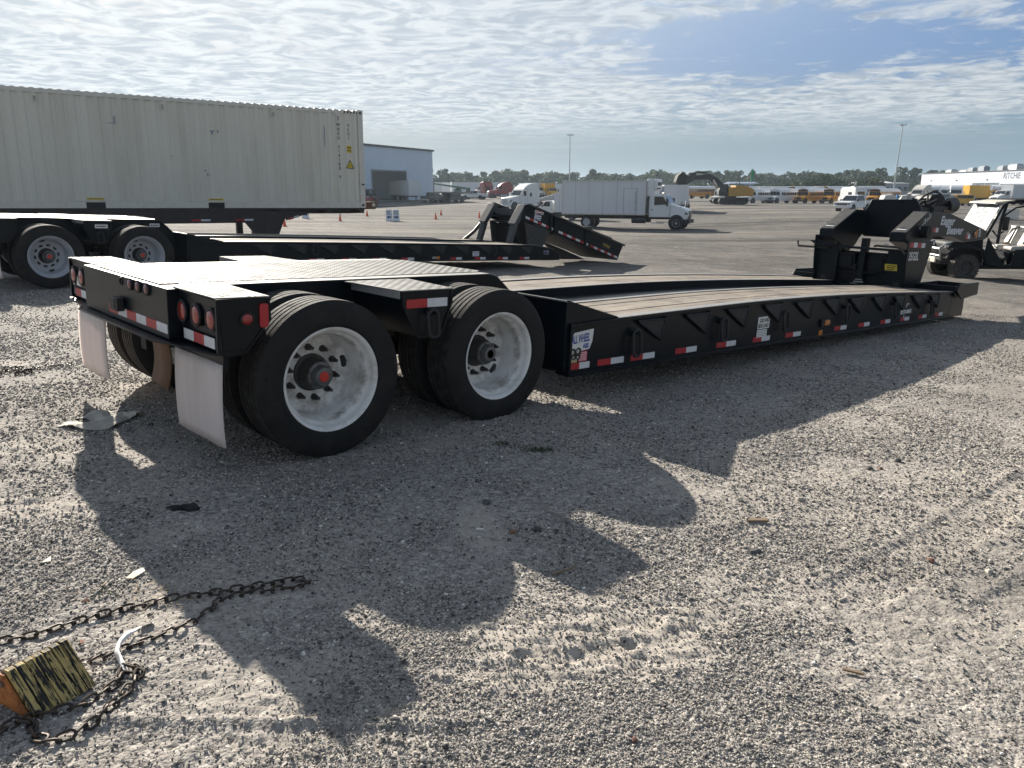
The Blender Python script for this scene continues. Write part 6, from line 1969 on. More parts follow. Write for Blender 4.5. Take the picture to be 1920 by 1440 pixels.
for k, (px, D_, yw) in enumerate([(822, 238, 255), (846, 232, 196), (877, 236, 200), (894, 240, 252), (975, 250, 190), (1005, 255, 186)]):
    put(van_trailer(['white trailer end just right of the warehouse corner', 'long white trailer in the row right of the warehouse', 'white trailer left of the dull red semi tractor', 'white trailer end touching the dull red semi tractor',
                     'white trailer above the white sleeper semi tractor', 'white trailer above the yellow box truck'][k], 'white trailers in the far left row', L=9. if k in (0, 3) else 12.), px, D_, yw)

# buses: two ranks
for k, px in enumerate((1478, 1526, 1611)):
    o = school_bus(['yellow school bus with white roof, leftmost of the yellow ones', 'yellow school bus between the leftmost yellow bus and the white motorhome', 'yellow school bus behind the white pickup truck'][k], 'yellow school buses in the front rank') if True else None
    put(o, px + 40, 170 - k * 1.0, 220)
for k, px in enumerate((1329, 1388, 1432)):
    o = school_bus(['white school bus left of the excavator', 'white school bus right behind the excavator', 'white school bus beside the leftmost yellow bus'][k], 'white school buses in the front rank', 'white_veh')
    put(o, px + 34, 172 - k, 220)
for k, (px, p_) in enumerate(((1272, 'white_veh'), (1300, 'yellow_bus'), (1412, 'white_veh'), (1438, 'white_veh'), (1464, 'white_veh'), (1500, 'yellow_bus'), (1545, 'white_veh'), (1560, 'yellow_bus'), (1620, 'white_veh'))):
    where = ('left of the excavator stick', 'behind the excavator stick', 'just right of the excavator body', 'above the leftmost gap of white buses', 'above the last white bus', 'above the leftmost yellow bus', 'left of the second yellow roof', 'above the middle yellow bus', 'above the rightmost yellow bus')[k]
    o = school_bus(('white' if p_ == 'white_veh' else 'yellow') + ' bus roof in the second rank, ' + where, 'white buses of the second rank' if p_ == 'white_veh' else 'yellow buses of the second rank', p_)
    put(o, px, 205, 205, .7)


def motorhome():
    t = thing('motorhome', 'white motorhome with one dark window between two yellow buses', 'motorhome')
    MB().prism([(-3.2, .6), (-3.2, 3.3), (2.2, 3.35), (2.9, 2.9), (3.0, 1.6), (3.6, 1.3), (3.7, .6)], -1.2, 1.2).build('body', M['white_veh'], t, bevel=.06)
    box_part('rear_window', -3.23, -3.203, -.75, .75, 1.7, 2.5, M['glass'], t)
    for s in (-1, 1):
        box_part('side_window', -1.8, -.4, s * 1.205 - .005, s * 1.205 + .005, 1.8, 2.4, M['glass'], t)
        for x in (2.4, -1.8): simple_wheel(t, x, s * 1.02, .42, .26, s, 'galv')
    box_part('roof_unit', -1.2, .2, -.5, .5, 3.34, 3.6, M['offwhite'], t)
    return t


put(motorhome(), 1597, 158, 95)


def excavator():
    t = thing('excavator', 'yellow tracked excavator with its dark boom stretched out to the left', 'excavator')
    # carriage faces +x; boom reaches out along +x
    for s in (-1, 1):
        tr = MB()
        pts = [(2.5, .55), (2.35, .95), (1.8, 1.08), (-1.9, 1.08), (-2.4, .95), (-2.6, .55), (-2.35, .15), (-1.9, .02), (1.8, .02), (2.35, .15)]
        tr.prism(pts, s * 1.35 - .32, s * 1.35 + .32).build('track', M['tyre_far'], t, bevel=.03)
        rl = MB()
        for k in range(7): rl.cyl((-1.9 + k * .62, s * 1.35 - .34, .32), (-1.9 + k * .62, s * 1.35 + .34, .32), .2, n=12)
        rl.build('rollers', M['dark_machine'], t)
        sh = MB()
        for k in range(22):
            sh.box(-2.3 + k * .21, -2.2 + k * .21, s * 1.35 - .34, s * 1.35 + .34, 1.08, 1.13)
        sh.build('track_shoes', M['dark_machine'], t)
    MB().cyl((0, 0, .9), (0, 0, 1.35), 1.0, n=20).build('turntable', M['dark_machine'], t)
    MB().prism([(-3.1, 1.4), (-3.2, 2.2), (-3.0, 2.75), (.9, 2.75), (.9, 1.35), (-2.9, 1.35)], -1.5, 1.5).build('upper_body', M['cat_yellow'], t, bevel=.06)
    MB().prism([(-3.4, 1.3), (-3.5, 2.5), (-2.9, 2.6), (-2.9, 1.3)], -1.45, 1.45).build('counterweight', M['cat_yellow'], t, bevel=.08)
    box_part('engine_cover', -2.7, -.4, -1.2, 1.2, 2.755, 3.05, M['cat_yellow'], t, .05)
    MB().cyl((-1.0, .5, 3.0), (-1.25, .5, 3.6), .1, n=8).build('exhaust', M['trim_black'], t)
    for s in (-1, 1):
        for a, c in ((-2.7, -1.6), (-1.5, -.4)): box_part('side_hatch', a, c, s * 1.505 - .01, s * 1.505 + .01, 1.6, 2.6, M['cat_yellow'], t, .01)
    cb = MB().prism([(.95, 1.4), (.95, 3.1), (1.2, 3.25), (2.2, 3.2), (2.55, 2.1), (2.5, 1.4)], .35, 1.45).build('cab', M['trim_black'], t, bevel=.04)
    for y in (.342, 1.458): MB().prism([(1.1, 1.9), (1.1, 3.0), (2.1, 3.0), (2.4, 2.1)], y - .006, y + .006).build('cab_window', M['glass'], cb)
    # boom, stick, bucket
    MB().prism([(.5, 1.8), (.9, 2.7), (2.3, 4.3), (3.7, 4.95), (6.6, 4.6), (6.7, 4.0), (3.9, 4.05), (3.0, 3.5), (1.7, 2.1)], -.45, .05).build('boom', M['dark_machine'], t, bevel=.05)
    MB().cyl((1.8, -.55, 2.1), (3.2, -.55, 4.0), .16, n=10).cyl((1.8, .15, 2.1), (3.2, .15, 4.0), .16, n=10).build('boom_cylinder', M['chrome'], t)
    MB().prism([(6.0, 5.25), (6.9, 5.1), (9.3, 2.7), (9.0, 2.3), (6.9, 3.6), (6.1, 4.1)], -.35, -.02).build('stick', M['dark_machine'], t, bevel=.04)
    MB().cyl((4.2, -.2, 5.15), (6.2, -.2, 5.2), .16, n=10).build('stick_cylinder', M['dark_machine'], t)
    MB().cyl((7.0, -.2, 5.2), (8.9, -.2, 3.5), .13, n=10).build('bucket_cylinder', M['galv'], t)
    MB().prism([(8.6, 5.2), (9.3, 4.6), (9.6, 3.6), (9.1, 2.6), (8.6, 2.5), (8.2, 3.2), (7.6, 4.6)], -1.0, .6).build('bucket', M['tyre_far'], t, bevel=.04)
    return t


ex = excavator(); put(ex, 1368, 128, 186)


def flag():
    x, y = W(1404, 150)
    t = thing('banner_flag', 'small green banner flag on a thin pole above the excavator body', 'flag', (x, y, terr(x, y)))
    MB().cyl((0, 0, 0), (0, 0, 6.6), .05, .03, 6).build('pole', M['galv'], t)
    V = [(.05 + .45 * (j / 3) * (1 - .2 * i / 6), .05 * math.sin(i + j), 6.5 - i * .38) for i in range(7) for j in range(4)]
    MB().add(V, [(i * 4 + j, i * 4 + j + 1, (i + 1) * 4 + j + 1, (i + 1) * 4 + j) for i in range(6) for j in range(3)]).build('cloth', M['flag_green'], t)


flag()

# the rank of white semi tractors in front of the office
for k, (px, D_, yw) in enumerate([(1722, 158, 215), (1748, 166, 240), (1768, 168, 240), (1790, 166, 240), (1816, 170, 240), (1843, 172, 240), (1868, 172, 240), (1890, 166, 238), (1912, 162, 238)]):
    lab = ['tall cream-sided semi tractor at the left end of the rank before the office'] + [n_ + ' white semi tractor from the left in the rank before the auction office' for n_ in ('first', 'second', 'third', 'fourth', 'fifth', 'sixth', 'seventh', 'last')]
    lab = lab[k]
    put(semi_tractor(lab, 'semi tractors before the office' if k else None, 'white_veh' if k else 'offwhite'), px, D_, yw)
put(box_truck('yellow box truck parked in front of the white semi rank', None, 'yellow_truck', 'yellow_truck', L=4.6), 1834, 168, 5)


def van(label, paint, name='van'):
    t = thing(name, label, 'van')
    shell([(2.6, .45), (2.68, .9), (2.45, 1.15), (1.75, 1.3), (1.05, 2.0), (-2.4, 2.05), (-2.5, .45)], 0, lambda z: .98 if z < 1.2 else .98 - (z - 1.2) * .18).build('body', M[paint], t, bevel=.05)
    pane(t, [(1.73, -.82, 1.36), (1.73, .82, 1.36), (1.14, .74, 1.93), (1.14, -.74, 1.93)], name='windshield', d=.03)
    for s in (-1, 1):
        for a, c in ((1.3, .4), (.3, -.9), (-1.0, -2.2)):
            box_part('side_window', c, a - (.25 if a > 1 else 0), s * .93 - .03, s * .93 + .03, 1.35, 1.85, M['glass'], t)
        for x in (1.75, -1.6): simple_wheel(t, x, s * .86, .36, .24, s, 'galv')
        box_part('headlight', 2.5, 2.66, s * .7 - .14, s * .7 + .14, .85, 1.02, M['hazy_plastic'], t)
    box_part('front_bumper', 2.55, 2.72, -.9, .9, .4, .62, M['trim_black'], t)
    return t


put(van('small yellow van left of the yellow box truck', 'yellow_truck'), 1796, 140, 190)
put(van('dark van with pale windshield beside the white semi rank', 'dark_veh'), 1778, 152, 215)
put(box_truck('white box truck half seen through the utility vehicle cab', None, L=5.5), 1893, 150, 200)


def forklift(label, px, D_, yw):
    t = thing('yard_tractor', label, 'tractor')
    MB().prism([(-1.2, .5), (-1.2, 1.3), (1.3, 1.3), (1.5, 1.0), (1.5, .5)], -.55, .55).build('body', M['red_veh'], t, bevel=.04)
    b = MB()
    for x in (-1.1, .3):
        for y in (-.55, .55): b.box(x - .04, x + .04, y - .04, y + .04, 1.3, 2.5)
    b.box(-1.2, .4, -.62, .62, 2.5, 2.58); b.build('cab_frame', M['trim_black'], t)
    for s in (-1, 1):
        pane(t, [(-1.0, s * .57, 1.4), (.25, s * .57, 1.4), (.25, s * .57, 2.45), (-1.0, s * .57, 2.45)], name='cab_window')
        simple_wheel(t, -.8, s * .72, .62, .36, s, 'darkred_veh'); simple_wheel(t, 1.1, s * .65, .42, .26, s, 'darkred_veh')
    box_part('seat', -.9, -.4, -.3, .3, 1.3, 1.8, M['trim_black'], t)
    put(t, px, D_, yw)


forklift('small red tractor with a dark cab beside the container corner', 694, 128, 250)


def boom_truck():
    t = thing('boom_lift', 'green boom truck with a long pale boom above the dark pickups', 'crane')
    box_part('chassis_bed', -3.2, 2.4, -1.1, 1.1, .8, 1.2, M['dark_machine'], t)
    MB().prism([(1.2, 1.2), (1.2, 2.5), (2.2, 2.5), (2.7, 1.9), (2.8, 1.2)], -1.05, 1.05).build('cab', M['green_machine'], t, bevel=.05)
    for s in (-1, 1):
        pane(t, [(1.4, s * 1.06, 1.8), (2.3, s * 1.06, 1.8), (2.1, s * 1.06, 2.4), (1.4, s * 1.06, 2.4)], name='side_window')
        for x in (1.9, -1.6, -2.6): simple_wheel(t, x, s * .95, .5, .28, s, 'galv')
    MB().cyl((-.5, 0, 1.2), (-.5, 0, 2.0), .5, n=14).build('turntable', M['dark_machine'], t)
    MB().hexa([(-1.0, -.25, 1.9), (-1.0, .25, 1.9), (-1.0, .25, 2.4), (-1.0, -.25, 2.4)], [(9.0, -.15, 3.4), (9.0, .15, 3.4), (9.0, .15, 3.7), (9.0, -.15, 3.7)]).build('boom', M['green_machine'], t)
    return t


put(boom_truck(), 874, 182, 176)


def ramp_stack():
    t = thing('loading_ramp', 'grey sloping loading ramp behind the small white service truck', 'ramp')
    MB().prism([(-3.5, 0), (3.5, .2), (3.5, 1.7), (2.2, 1.7), (-3.5, .15)], -1.1, 1.1).build('ramp_body', M['galv'], t)
    for s in (-1, 1):
        for x in (2.4, 3.1): box_part('leg', x, x + .12, s * .9 - .06, s * .9 + .06, -.1, .3, M['dark_machine'], t)
    return t


put(ramp_stack(), 1028, 168, 0)


def compressor(label, px, D_, body='offwhite', extra=None):
    t = thing('site_compressor', label, 'compressor')
    MB().prism([(-.9, .4), (-1.0, 1.4), (-.8, 1.9), (.4, 2.0), (.9, 1.6), (1.0, .4)], -.7, .7).build('housing', M[body], t, bevel=.15)
    for s in (-1, 1): simple_wheel(t, 0, s * .75, .34, .2, s, 'galv')
    if extra:
        MB().cyl((1.4, 0, .3), (1.4, 0, 2.0), .16, n=10).cyl((1.4, 0, 1.8), (2.3, .2, 1.4), .09, n=8).build('pump_arm', M['blue_plastic'], t)
        box_part('engine', 1.7, 2.8, -.4, .4, .4, 1.4, M['dark_machine'], t, .05)
        box_part('brown_case', 1.5, 2.6, -.55, -.42, .3, .8, M['stick'], t)
    box_part('skid', -1.0, 2.9 if extra else 1.0, -.6, .6, .2, .4, M['dark_machine'], t)
    put(t, px, D_, 5)


compressor('pale domed compressor with a bright blue pump arm beside it', 1663, 110, 'offwhite', True)
compressor('pale domed compressor left of the gooseneck filter can', 1694, 110)


# ---- utility vehicle at the right edge
def utv():
    t = thing('utility_vehicle', 'black two-row utility vehicle with scratched clear windshield and pale seats, at the right edge', 'utility vehicle')
    bl = M['black_flat']
    for x in (1.05, -1.95):
        for s in (-1, 1):
            r_, wd = .335, .26
            if 'utv' not in _wm:
                h = wd / 2
                b = MB().lathe([(-h * .8, r_ * .52), (-h, r_ * .66), (-h * .96, r_ * .86), (-h * .72, r_ * .95), (h * .72, r_ * .95), (h * .96, r_ * .86), (h, r_ * .66), (h * .8, r_ * .52)], 36)
                for k in range(30):
                    a = k * 2 * math.pi / 30
                    for j, off in ((-.62, 0), (0, .5), (.62, 0)):
                        aa = a + off * 2 * math.pi / 30
                        c_, s_ = math.cos(aa), math.sin(aa); tw = .026
                        rad = Vector((c_, 0, s_)); tan = Vector((-s_, 0, c_))
                        ctr = rad * r_ * .94 + Vector((0, j * h * 1.1, 0)); ay = Vector((0, h * .24, 0))
                        b.hexa([ctr - tan * tw - ay, ctr + tan * tw - ay, ctr + tan * tw + ay, ctr - tan * tw + ay], [p + rad * r_ * .075 for p in (ctr - tan * tw - ay, ctr + tan * tw - ay, ctr + tan * tw + ay, ctr - tan * tw + ay)])
                    for sd in (-1, 1):
                        c_, s_ = math.cos(a), math.sin(a); rad = Vector((c_, 0, s_)); tan = Vector((-s_, 0, c_))
                        ctr = rad * r_ * .86 + Vector((0, sd * h * .94, 0)); 
                        b.hexa([ctr - tan * .018 - rad * .02, ctr + tan * .018 - rad * .02, ctr + tan * .018 + rad * .03, ctr - tan * .018 + rad * .03], [p + Vector((0, sd * .014, 0)) for p in (ctr - tan * .018 - rad * .02, ctr + tan * .018 - rad * .02, ctr + tan * .018 + rad * .03, ctr - tan * .018 + rad * .03)])
                tm = b.mesh('tyre', M['atv_tyre'], 30)
                rm = MB().lathe([(-h * .82, r_ * .54), (-h * .88, r_ * .50), (-h * .5, r_ * .46), (-h * .40, r_ * .24), (-h * .55, r_ * .20), (-h * .6, .001)], 24).mesh('rim', M['hub'])
                _wm['utv'] = (tm, rm)
            w_ = link('wheel', _wm['utv'][0], t, (x, s * .58, r_), (0, random.random(), 0) if s < 0 else (0, random.random(), math.pi)); link('rim', _wm['utv'][1], w_)
    MB().box(-2.5, 1.0, -.62, .62, .30, .42).build('floor_pan', bl, t, bevel=.02)
    MB().prism([(1.42, .62), (1.40, .95), (1.15, 1.10), (.62, 1.20), (.55, .42), (1.30, .45)], -.52, .52).build('front_cowl', bl, t, bevel=.05)
    for s in (-1, 1):
        MB().tube([(1.50, s * .58, .55), (1.40, s * .60, .78), (1.05, s * .62, .86), (.68, s * .62, .76), (.50, s * .62, .45), (.2, s * .66, .36)], .065, 8).build('front_fender', bl, t)
        MB().prism([(.60, .40), (.55, 1.08), (.30, .70), (.1, .42)], s * .60 - .03, s * .60 + .03).build('side_panel', bl, t)
        MB().prism([(-.05, .34), (-.12, .80), (-.95, .80), (-1.25, .34)], s * .64 - .02, s * .64 + .02).build('door_net', bl, t, bevel=.01)
        MB().tube([(.62, s * .60, 1.10), (.30, s * .62, 1.90), (.18, s * .62, 1.96), (-2.2, s * .62, 1.96), (-2.35, s * .62, 1.1)], .030, 8).build('cage_tube', M['black'], t)
        MB().tube([(-.40, s * .64, .42), (-.42, s * .64, 1.5), (-.50, s * .63, 1.95)], .042, 8).build('cage_post', M['black'], t)
        MB().tube([(-.42, s * .64, 1.55), (-.75, s * .64, 1.80), (-1.25, s * .63, 1.90), (-1.45, s * .63, 1.6), (-1.5, s * .63, 1.2)], .025, 8).build('cage_brace', M['black'], t)
        mr = MB().box(.25, .31, s * .78 - .10, s * .78 + .10, 1.28, 1.62).build('mirror', M['trim_black'], t, bevel=.02)
        MB().tube([(.50, s * .63, 1.28), (.40, s * .68, 1.14), (.30, s * .78, 1.26)], .022, 6).build('mirror_arm', M['trim_black'], t)
        MB().tube([(.48, s * .60, 1.0), (.1, s * .64, .62)], .012, 6).build('strut', M['galv'], t)
    # windshield, sun visor, roof
    MB().hexa([(.70, -.60, 1.16), (.70, .60, 1.16), (.36, .58, 1.90), (.36, -.58, 1.90)], [(.71, -.60, 1.165), (.71, .60, 1.165), (.37, .58, 1.905), (.37, -.58, 1.905)]).build('windshield', M['hazy_plastic'], t)
    MB().tube([(.705, -.60, 1.16), (.37, -.58, 1.90)], .014, 6).tube([(.705, .60, 1.16), (.37, .58, 1.90)], .014, 6).build('windshield_trim', M['galv'], t)
    MB().prism([(.52, 1.93), (.50, 1.97), (.05, 2.02), (.05, 1.97)], -.60, .60).build('roof_visor', M['beige'], t, bevel=.01)
    MB().prism([(.08, 1.965), (.05, 2.035), (-1.1, 2.07), (-2.3, 2.05), (-2.35, 1.98)], -.66, .66).build('roof', bl, t, bevel=.03)
    # seats
    for x0 in (-.55, -1.55):
        for k, y in enumerate((-.36, .12, .42) if x0 < -1 else (-.34, .30)):
            w_ = .20 if x0 > -1 else .15
            sb = MB().hexa([(x0 + .10, y - w_, .86), (x0 + .10, y + w_, .86), (x0 - .10, y + w_ * .85, 1.36), (x0 - .10, y - w_ * .85, 1.36)], [(x0 - .02, y - w_, .84), (x0 - .02, y + w_, .84), (x0 - .21, y + w_ * .85, 1.33), (x0 - .21, y - w_ * .85, 1.33)]).build('seat_back', M['seat_vinyl'], t, bevel=.04)
            MB().hexa([(x0 + .112, y - w_ * .45, .93), (x0 + .112, y + w_ * .45, .93), (x0 - .05, y + w_ * .42, 1.30), (x0 - .05, y - w_ * .42, 1.30)], [(x0 + .10, y - w_ * .45, .93), (x0 + .10, y + w_ * .45, .93), (x0 - .06, y + w_ * .42, 1.30), (x0 - .06, y - w_ * .42, 1.30)]).build('seat_insert', M['offwhite'], sb, bevel=.01)
            MB().box(x0 - .05, x0 + .42, y - w_, y + w_, .72, .86).build('seat_cushion', M['seat_vinyl'], t, bevel=.04)
        MB().tube([(x0 - .12, -.56, 1.33), (x0 - .12, .56, 1.33)], .018, 6).build('grab_bar', M['galv'], t)
    MB().box(-1.1, -.6, -.6, .6, .42, .72).box(-2.1, -1.6, -.6, .6, .42, .72).box(-.62, -.02, -.55, .55, .42, .72).build('seat_base', bl, t)
    sw = MB(); c0 = Vector((.30, -.30, 1.12)); ax = Vector((-.55, 0, .83)).normalized(); e1 = Vector((0, 1, 0)); e2 = ax.cross(e1)
    sw.tube([c0 + (e1 * math.cos(2 * math.pi * k / 20) + e2 * math.sin(2 * math.pi * k / 20)) * .17 for k in range(20)], .016, 6, True)
    sw.tube([c0 - e1 * .17, c0 + e1 * .17], .012, 6).tube([c0, c0 - ax * .28], .02, 6)
    sw.build('steering_wheel', M['trim_black'], t)
    MB().ball((.5, -.35, 1.12), .06).ball((.52, -.2, 1.10), .045).build('dash_gauges', M['offwhite'], t)
    # brush guard, bumper
    g = MB()
    for s in (-1, 1): g.tube([(1.56, s * .36, .50), (1.62, s * .40, .82), (1.50, s * .42, .92), (1.10, s * .46, 1.04)], .028, 8)
    g.tube([(1.61, -.40, .80), (1.61, .40, .80)], .028, 8).tube([(1.30, -.43, .98), (1.30, .43, .98)], .022, 8).tube([(1.58, -.38, .62), (1.58, .38, .62)], .022, 8)
    g.build('brush_guard', M['galv'], t)
    MB().box(1.62, 1.66, -.28, .28, .44, .58).build('front_plate', M['beige'], t, bevel=.01)
    MB().box(1.661, 1.664, -.02, .02, .44, .52).build('plate_notch', M['ink'], t)
    MB().box(1.0, 1.55, -.34, .34, .40, .56).tube([(1.05, -.5, .35), (1.5, -.25, .55)], .035, 6).tube([(1.05, .5, .35), (1.5, .25, .55)], .035, 6).tube([(1.15, -.4, .40), (1.3, -.3, .85)], .04, 8).tube([(1.15, .4, .40), (1.3, .3, .85)], .04, 8).build('front_suspension', M['dark_machine'], t)
    for s in (-1, 1): MB().ball((1.41, s * .36, .86), .075, 10).build('headlight', M['chrome'], t)
    MB().box(1.2, 1.38, -.14, .1, 1.06, 1.09).build('red_trim', M['red_plastic'], t)
    MB().box(-2.95, -2.3, -.62, .62, .62, .98).build('cargo_box', bl, t, bevel=.02)
    MB().prism([(-.2, .48), (-.2, .70), (-.28, .70), (-.28, .48)], -.662, -.66).build('label', M['white_sticker'], t)
    MB().ball((-.40, -.25, .90), .05, 8, sc=(2, 1, .6)).build('work_gloves', M['stick'], t)
    MB().box(-.05, .30, -.62, -.40, .78, .84).build('fender_top', M['galv'], t)
    return t


ut = utv()
ground_at(ut, 12.66, 20.30, R(178), -.01)


# ---- cones, signs, barrier
def cone(label):
    t = thing('traffic_cone', label, 'traffic cone', group='orange traffic cones on the gravel')
    MB().box(-.19, .19, -.19, .19, 0, .035).build('base', M['cone_base'], t, bevel=.01)
    MB().lathe([(.035, .145), (.05, .14), (.70, .032), (.712, .022), (.712, .001)], 20, axis='z').build('body', M['cone'], t)
    return t


proto = None
for k, (px, D_, lab, s_) in enumerate([
    (534, 60, 'orange cone behind the landing gear, left of the single arrow sign', 1.), (546.5, 86, 'small orange cone just left of the single arrow sign', 1.), (638, 74, 'orange cone in the open between the arrow signs, in front of a white post', 1.),
    (688.5, 87, 'orange cone right below the container corner', 1.), (827, 92, 'orange cone farther off, above another cone', 1.), (817, 80.5, 'orange cone standing nearest to the pair of arrow signs', 1.), (898.7, 85, 'orange cone left of the detached gooseneck', 1.),
    (1617, 76, 'orange cone in front of the white pickup truck', 1.15), (1780.5, 88, 'orange cone right of the black gooseneck hoses', 1.)]):
    o = cone(lab) if proto is None else copy_tree(proto)
    proto = proto or o
    o['label'] = lab
    o.scale = (s_, s_, s_)
    put(o, px, D_, 10 * k, -.01)


def arrow_sign(label, px, D_, direction, yw):
    t = thing('sandwich_board', label, 'sign', group='folding arrow signs')
    for s, m in ((1, M['sign_white']), (-1, M['sign_cream'])):
        MB().hexa([(-.32, -s * .25, 0), (.32, -s * .25, 0), (.30, -s * .03, 1.12), (-.30, -s * .03, 1.12)], [(-.32, -s * .23, 0), (.32, -s * .23, 0), (.30, -s * .01, 1.12), (-.30, -s * .01, 1.12)]).build('board', m, t)
    def face(x, z, d=.0): return (x, -.25 + .22 * z / 1.12 - .004 - d, z)
    b = MB()
    for (z, x0, x1, hh) in ((.92, -.22, .22, .035), (.80, -.23, .20, .04), (.66, -.20, .24, .03)):
        xx = x0; rg = random.Random(int(px + z * 100))
        while xx < x1 - .05:
            ww = rg.uniform(.05, .10); b.hexa([face(xx, z - hh), face(xx + ww, z - hh), face(xx + ww, z + hh), face(xx, z + hh)], [face(xx, z - hh, .003), face(xx + ww, z - hh, .003), face(xx + ww, z + hh, .003), face(xx, z + hh, .003)]); xx += ww + .02
    b.build('print', M['sign_blue'], t)
    a = [(-.22, .33), (.06, .33), (.06, .24), (.24, .40), (.06, .56), (.06, .47), (-.22, .47)]
    if direction < 0: a = [(-x_, z) for x_, z in a][::-1]
    V = [face(x_, z, .001) for x_, z in a] + [face(x_, z, .004) for x_, z in a]; n = len(a)
    MB().add(V, [tuple(reversed(range(n))), tuple(range(n, 2 * n))] + [(i, (i + 1) % n, n + (i + 1) % n, n + i) for i in range(n)]).build('arrow', M['sign_blue'], t, smooth=0)
    put(t, px, D_, yw)
    return t


arrow_sign('white sandwich board with a right arrow, alone beneath the container edge', 573, 79, 1, 10)
arrow_sign('white sandwich board with a left arrow, left one of the pair', 730, 76, -1, 6)
arrow_sign('white sandwich board with a right arrow, right one of the pair', 743, 76, 1, 6)


def stake():
    x, y = W(638, 87)
    t = thing('marker_post', 'white marker post standing behind an orange cone', 'post', (x, y, terr(x, y)))
    box_part('post', -.07, .07, -.07, .07, 0, 1.1, M['white_veh'], t, .01)
    box_part('black_band', -.075, .075, -.075, .075, .70, .86, M['ink'], t)


stake()


def barrier():
    t = thing('water_barrier', 'white plastic water barrier seen through the utility vehicle cab', 'barrier')
    b = MB()
    for k in range(4): b.prism([(-.32 + .03 * k, .05 + k * .26), (-.32 + .03 * k, .28 + k * .26), (.32 - .03 * k, .28 + k * .26), (.32 - .03 * k, .05 + k * .26)], -1.1, 1.1, 'x')
    b.build('body', M['water_barrier'], t, bevel=.03)
    for x in (-.6, .5): box_part('foot', x, x + .35, -.4, .4, 0, .05, M['water_barrier'], t)
    put(t, 1886, 79, -4)


barrier()


CH_A = [(-1.788, 2.288), (-1.747, 2.309), (-1.644, 2.35), (-1.547, 2.442), (-1.45, 2.514), (-1.33, 2.594), (-1.195, 2.636), (-1.021, 2.697), (-0.856, 2.777), (-0.795, 2.756), (-0.834, 2.696), (-0.956, 2.685), (-1.056, 2.645), (-1.112, 2.604), (-1.113, 2.512), (-1.161, 2.429), (-1.215, 2.357), (-1.304, 2.276), (-1.386, 2.193)]
CH_B = [(-1.454, 1.833), (-1.447, 1.905), (-1.371, 1.895), (-1.355, 1.844), (-1.285, 1.813), (-1.241, 1.854), (-1.208, 1.936), (-1.194, 2.017), (-1.191, 2.079), (-1.187, 2.151), (-1.224, 2.183), (-1.276, 2.183)]
CH_C = [(-1.38, 1.884), (-1.423, 1.917), (-1.365, 1.936), (-1.283, 1.987), (-1.248, 2.06), (-1.233, 2.12), (-1.271, 2.163), (-1.197, 2.152), (-1.166, 2.12)]
CH_D = [(-4.173, 5.993), (-4.073, 6.178), (-3.931, 6.311), (-3.785, 6.454)]
CH_E = [(-4.19, 6.086), (-4.156, 6.24), (-3.928, 6.083), (-4.044, 5.992), (-4.022, 6.167), (-3.939, 6.249)]
CH_F = [(-4.261, 6.231), (-4.099, 6.291), (-4.072, 6.105), (-3.94, 6.176), (-3.925, 6.042)]
ST_P = [(-1.275, 2.43, 0.002), (-1.314, 2.399, 0.01), (-1.329, 2.327, 0.02), (-1.319, 2.245, 0.02), (-1.284, 2.203, 0.015), (-1.24, 2.152, 0.012)]
CARD = [(-2.97, 4.746), (-2.891, 4.899), (-2.866, 5.054), (-2.695, 5.063), (-2.552, 5.072), (-2.557, 4.907), (-2.6, 4.712), (-2.733, 4.672), (-2.876, 4.714)]
CK = [(-1.384, 1.916), (-1.296, 2.081), None, None]
CKD, CKH = .255, .125


# ------------------------------------------------------------------ small things lying about the near gravel
def stadium(L, wd, r, n=10, k=5):
    pts = []
    a = L / 2 - wd / 2
    for i in range(n // 2 + 1): t = -math.pi / 2 + math.pi * i / (n // 2); pts.append((a + wd / 2 * math.cos(t), wd / 2 * math.sin(t), 0))
    for i in range(n // 2 + 1): t = math.pi / 2 + math.pi * i / (n // 2); pts.append((-a + wd / 2 * math.cos(t), wd / 2 * math.sin(t), 0))
    b = MB(); b.tube(pts, r, k, True); return b.mesh('link', M['rust_chain'])


LINK = stadium(.050, .027, .0046, 10, 6)
LINK_S = stadium(.030, .020, .0042, 6, 4)


def resample(path, step):
    P_ = [np.array(p, float) for p in path]; out = [P_[0]]; d = 0.
    for a, c in zip(P_[:-1], P_[1:]):
        L = np.linalg.norm(c - a); s = step - d
        while s <= L: out.append(a + (c - a) * s / L); s += step
        d = L - (s - step)
    return out


def smooth_path(p, it=2):
    for _ in range(it):
        q = [p[0]]
        for a, c in zip(p[:-1], p[1:]):
            q += [tuple(np.array(a) * .75 + np.array(c) * .25), tuple(np.array(a) * .25 + np.array(c) * .75)]
        p = q + [p[-1]]
    return p


def chain(label, paths, group=None, me=None, step=.0385, lift=.0035, jit=.16):
    t = thing('chain', label, 'chain', (paths[0][0][0], paths[0][0][1], gz(*paths[0][0][:2])), group=group)
    org = Vector(t.location); rg = random.Random(2)
    for path in paths:
        pts = resample(smooth_path(path), step)
        for i in range(len(pts) - 1):
            a, c = pts[i], pts[i + 1]; m_ = (a + c) / 2; d = c - a
            z = gz(m_[0], m_[1]) + lift + (m_[2] if len(m_) > 2 else 0)
            o = link('link', me or LINK, t)
            roll = (R(35) if i % 2 else R(-50)) + rg.gauss(0, jit)
            o.location = Vector((m_[0], m_[1], z + (.004 if i % 2 else 0))) - org
            o.rotation_euler = (Matrix.Rotation(math.atan2(d[1], d[0]) + rg.gauss(0, jit), 4, 'Z') @ Matrix.Rotation(rg.gauss(0, .08), 4, 'Y') @ Matrix.Rotation(roll, 4, 'X')).to_euler()
    return t


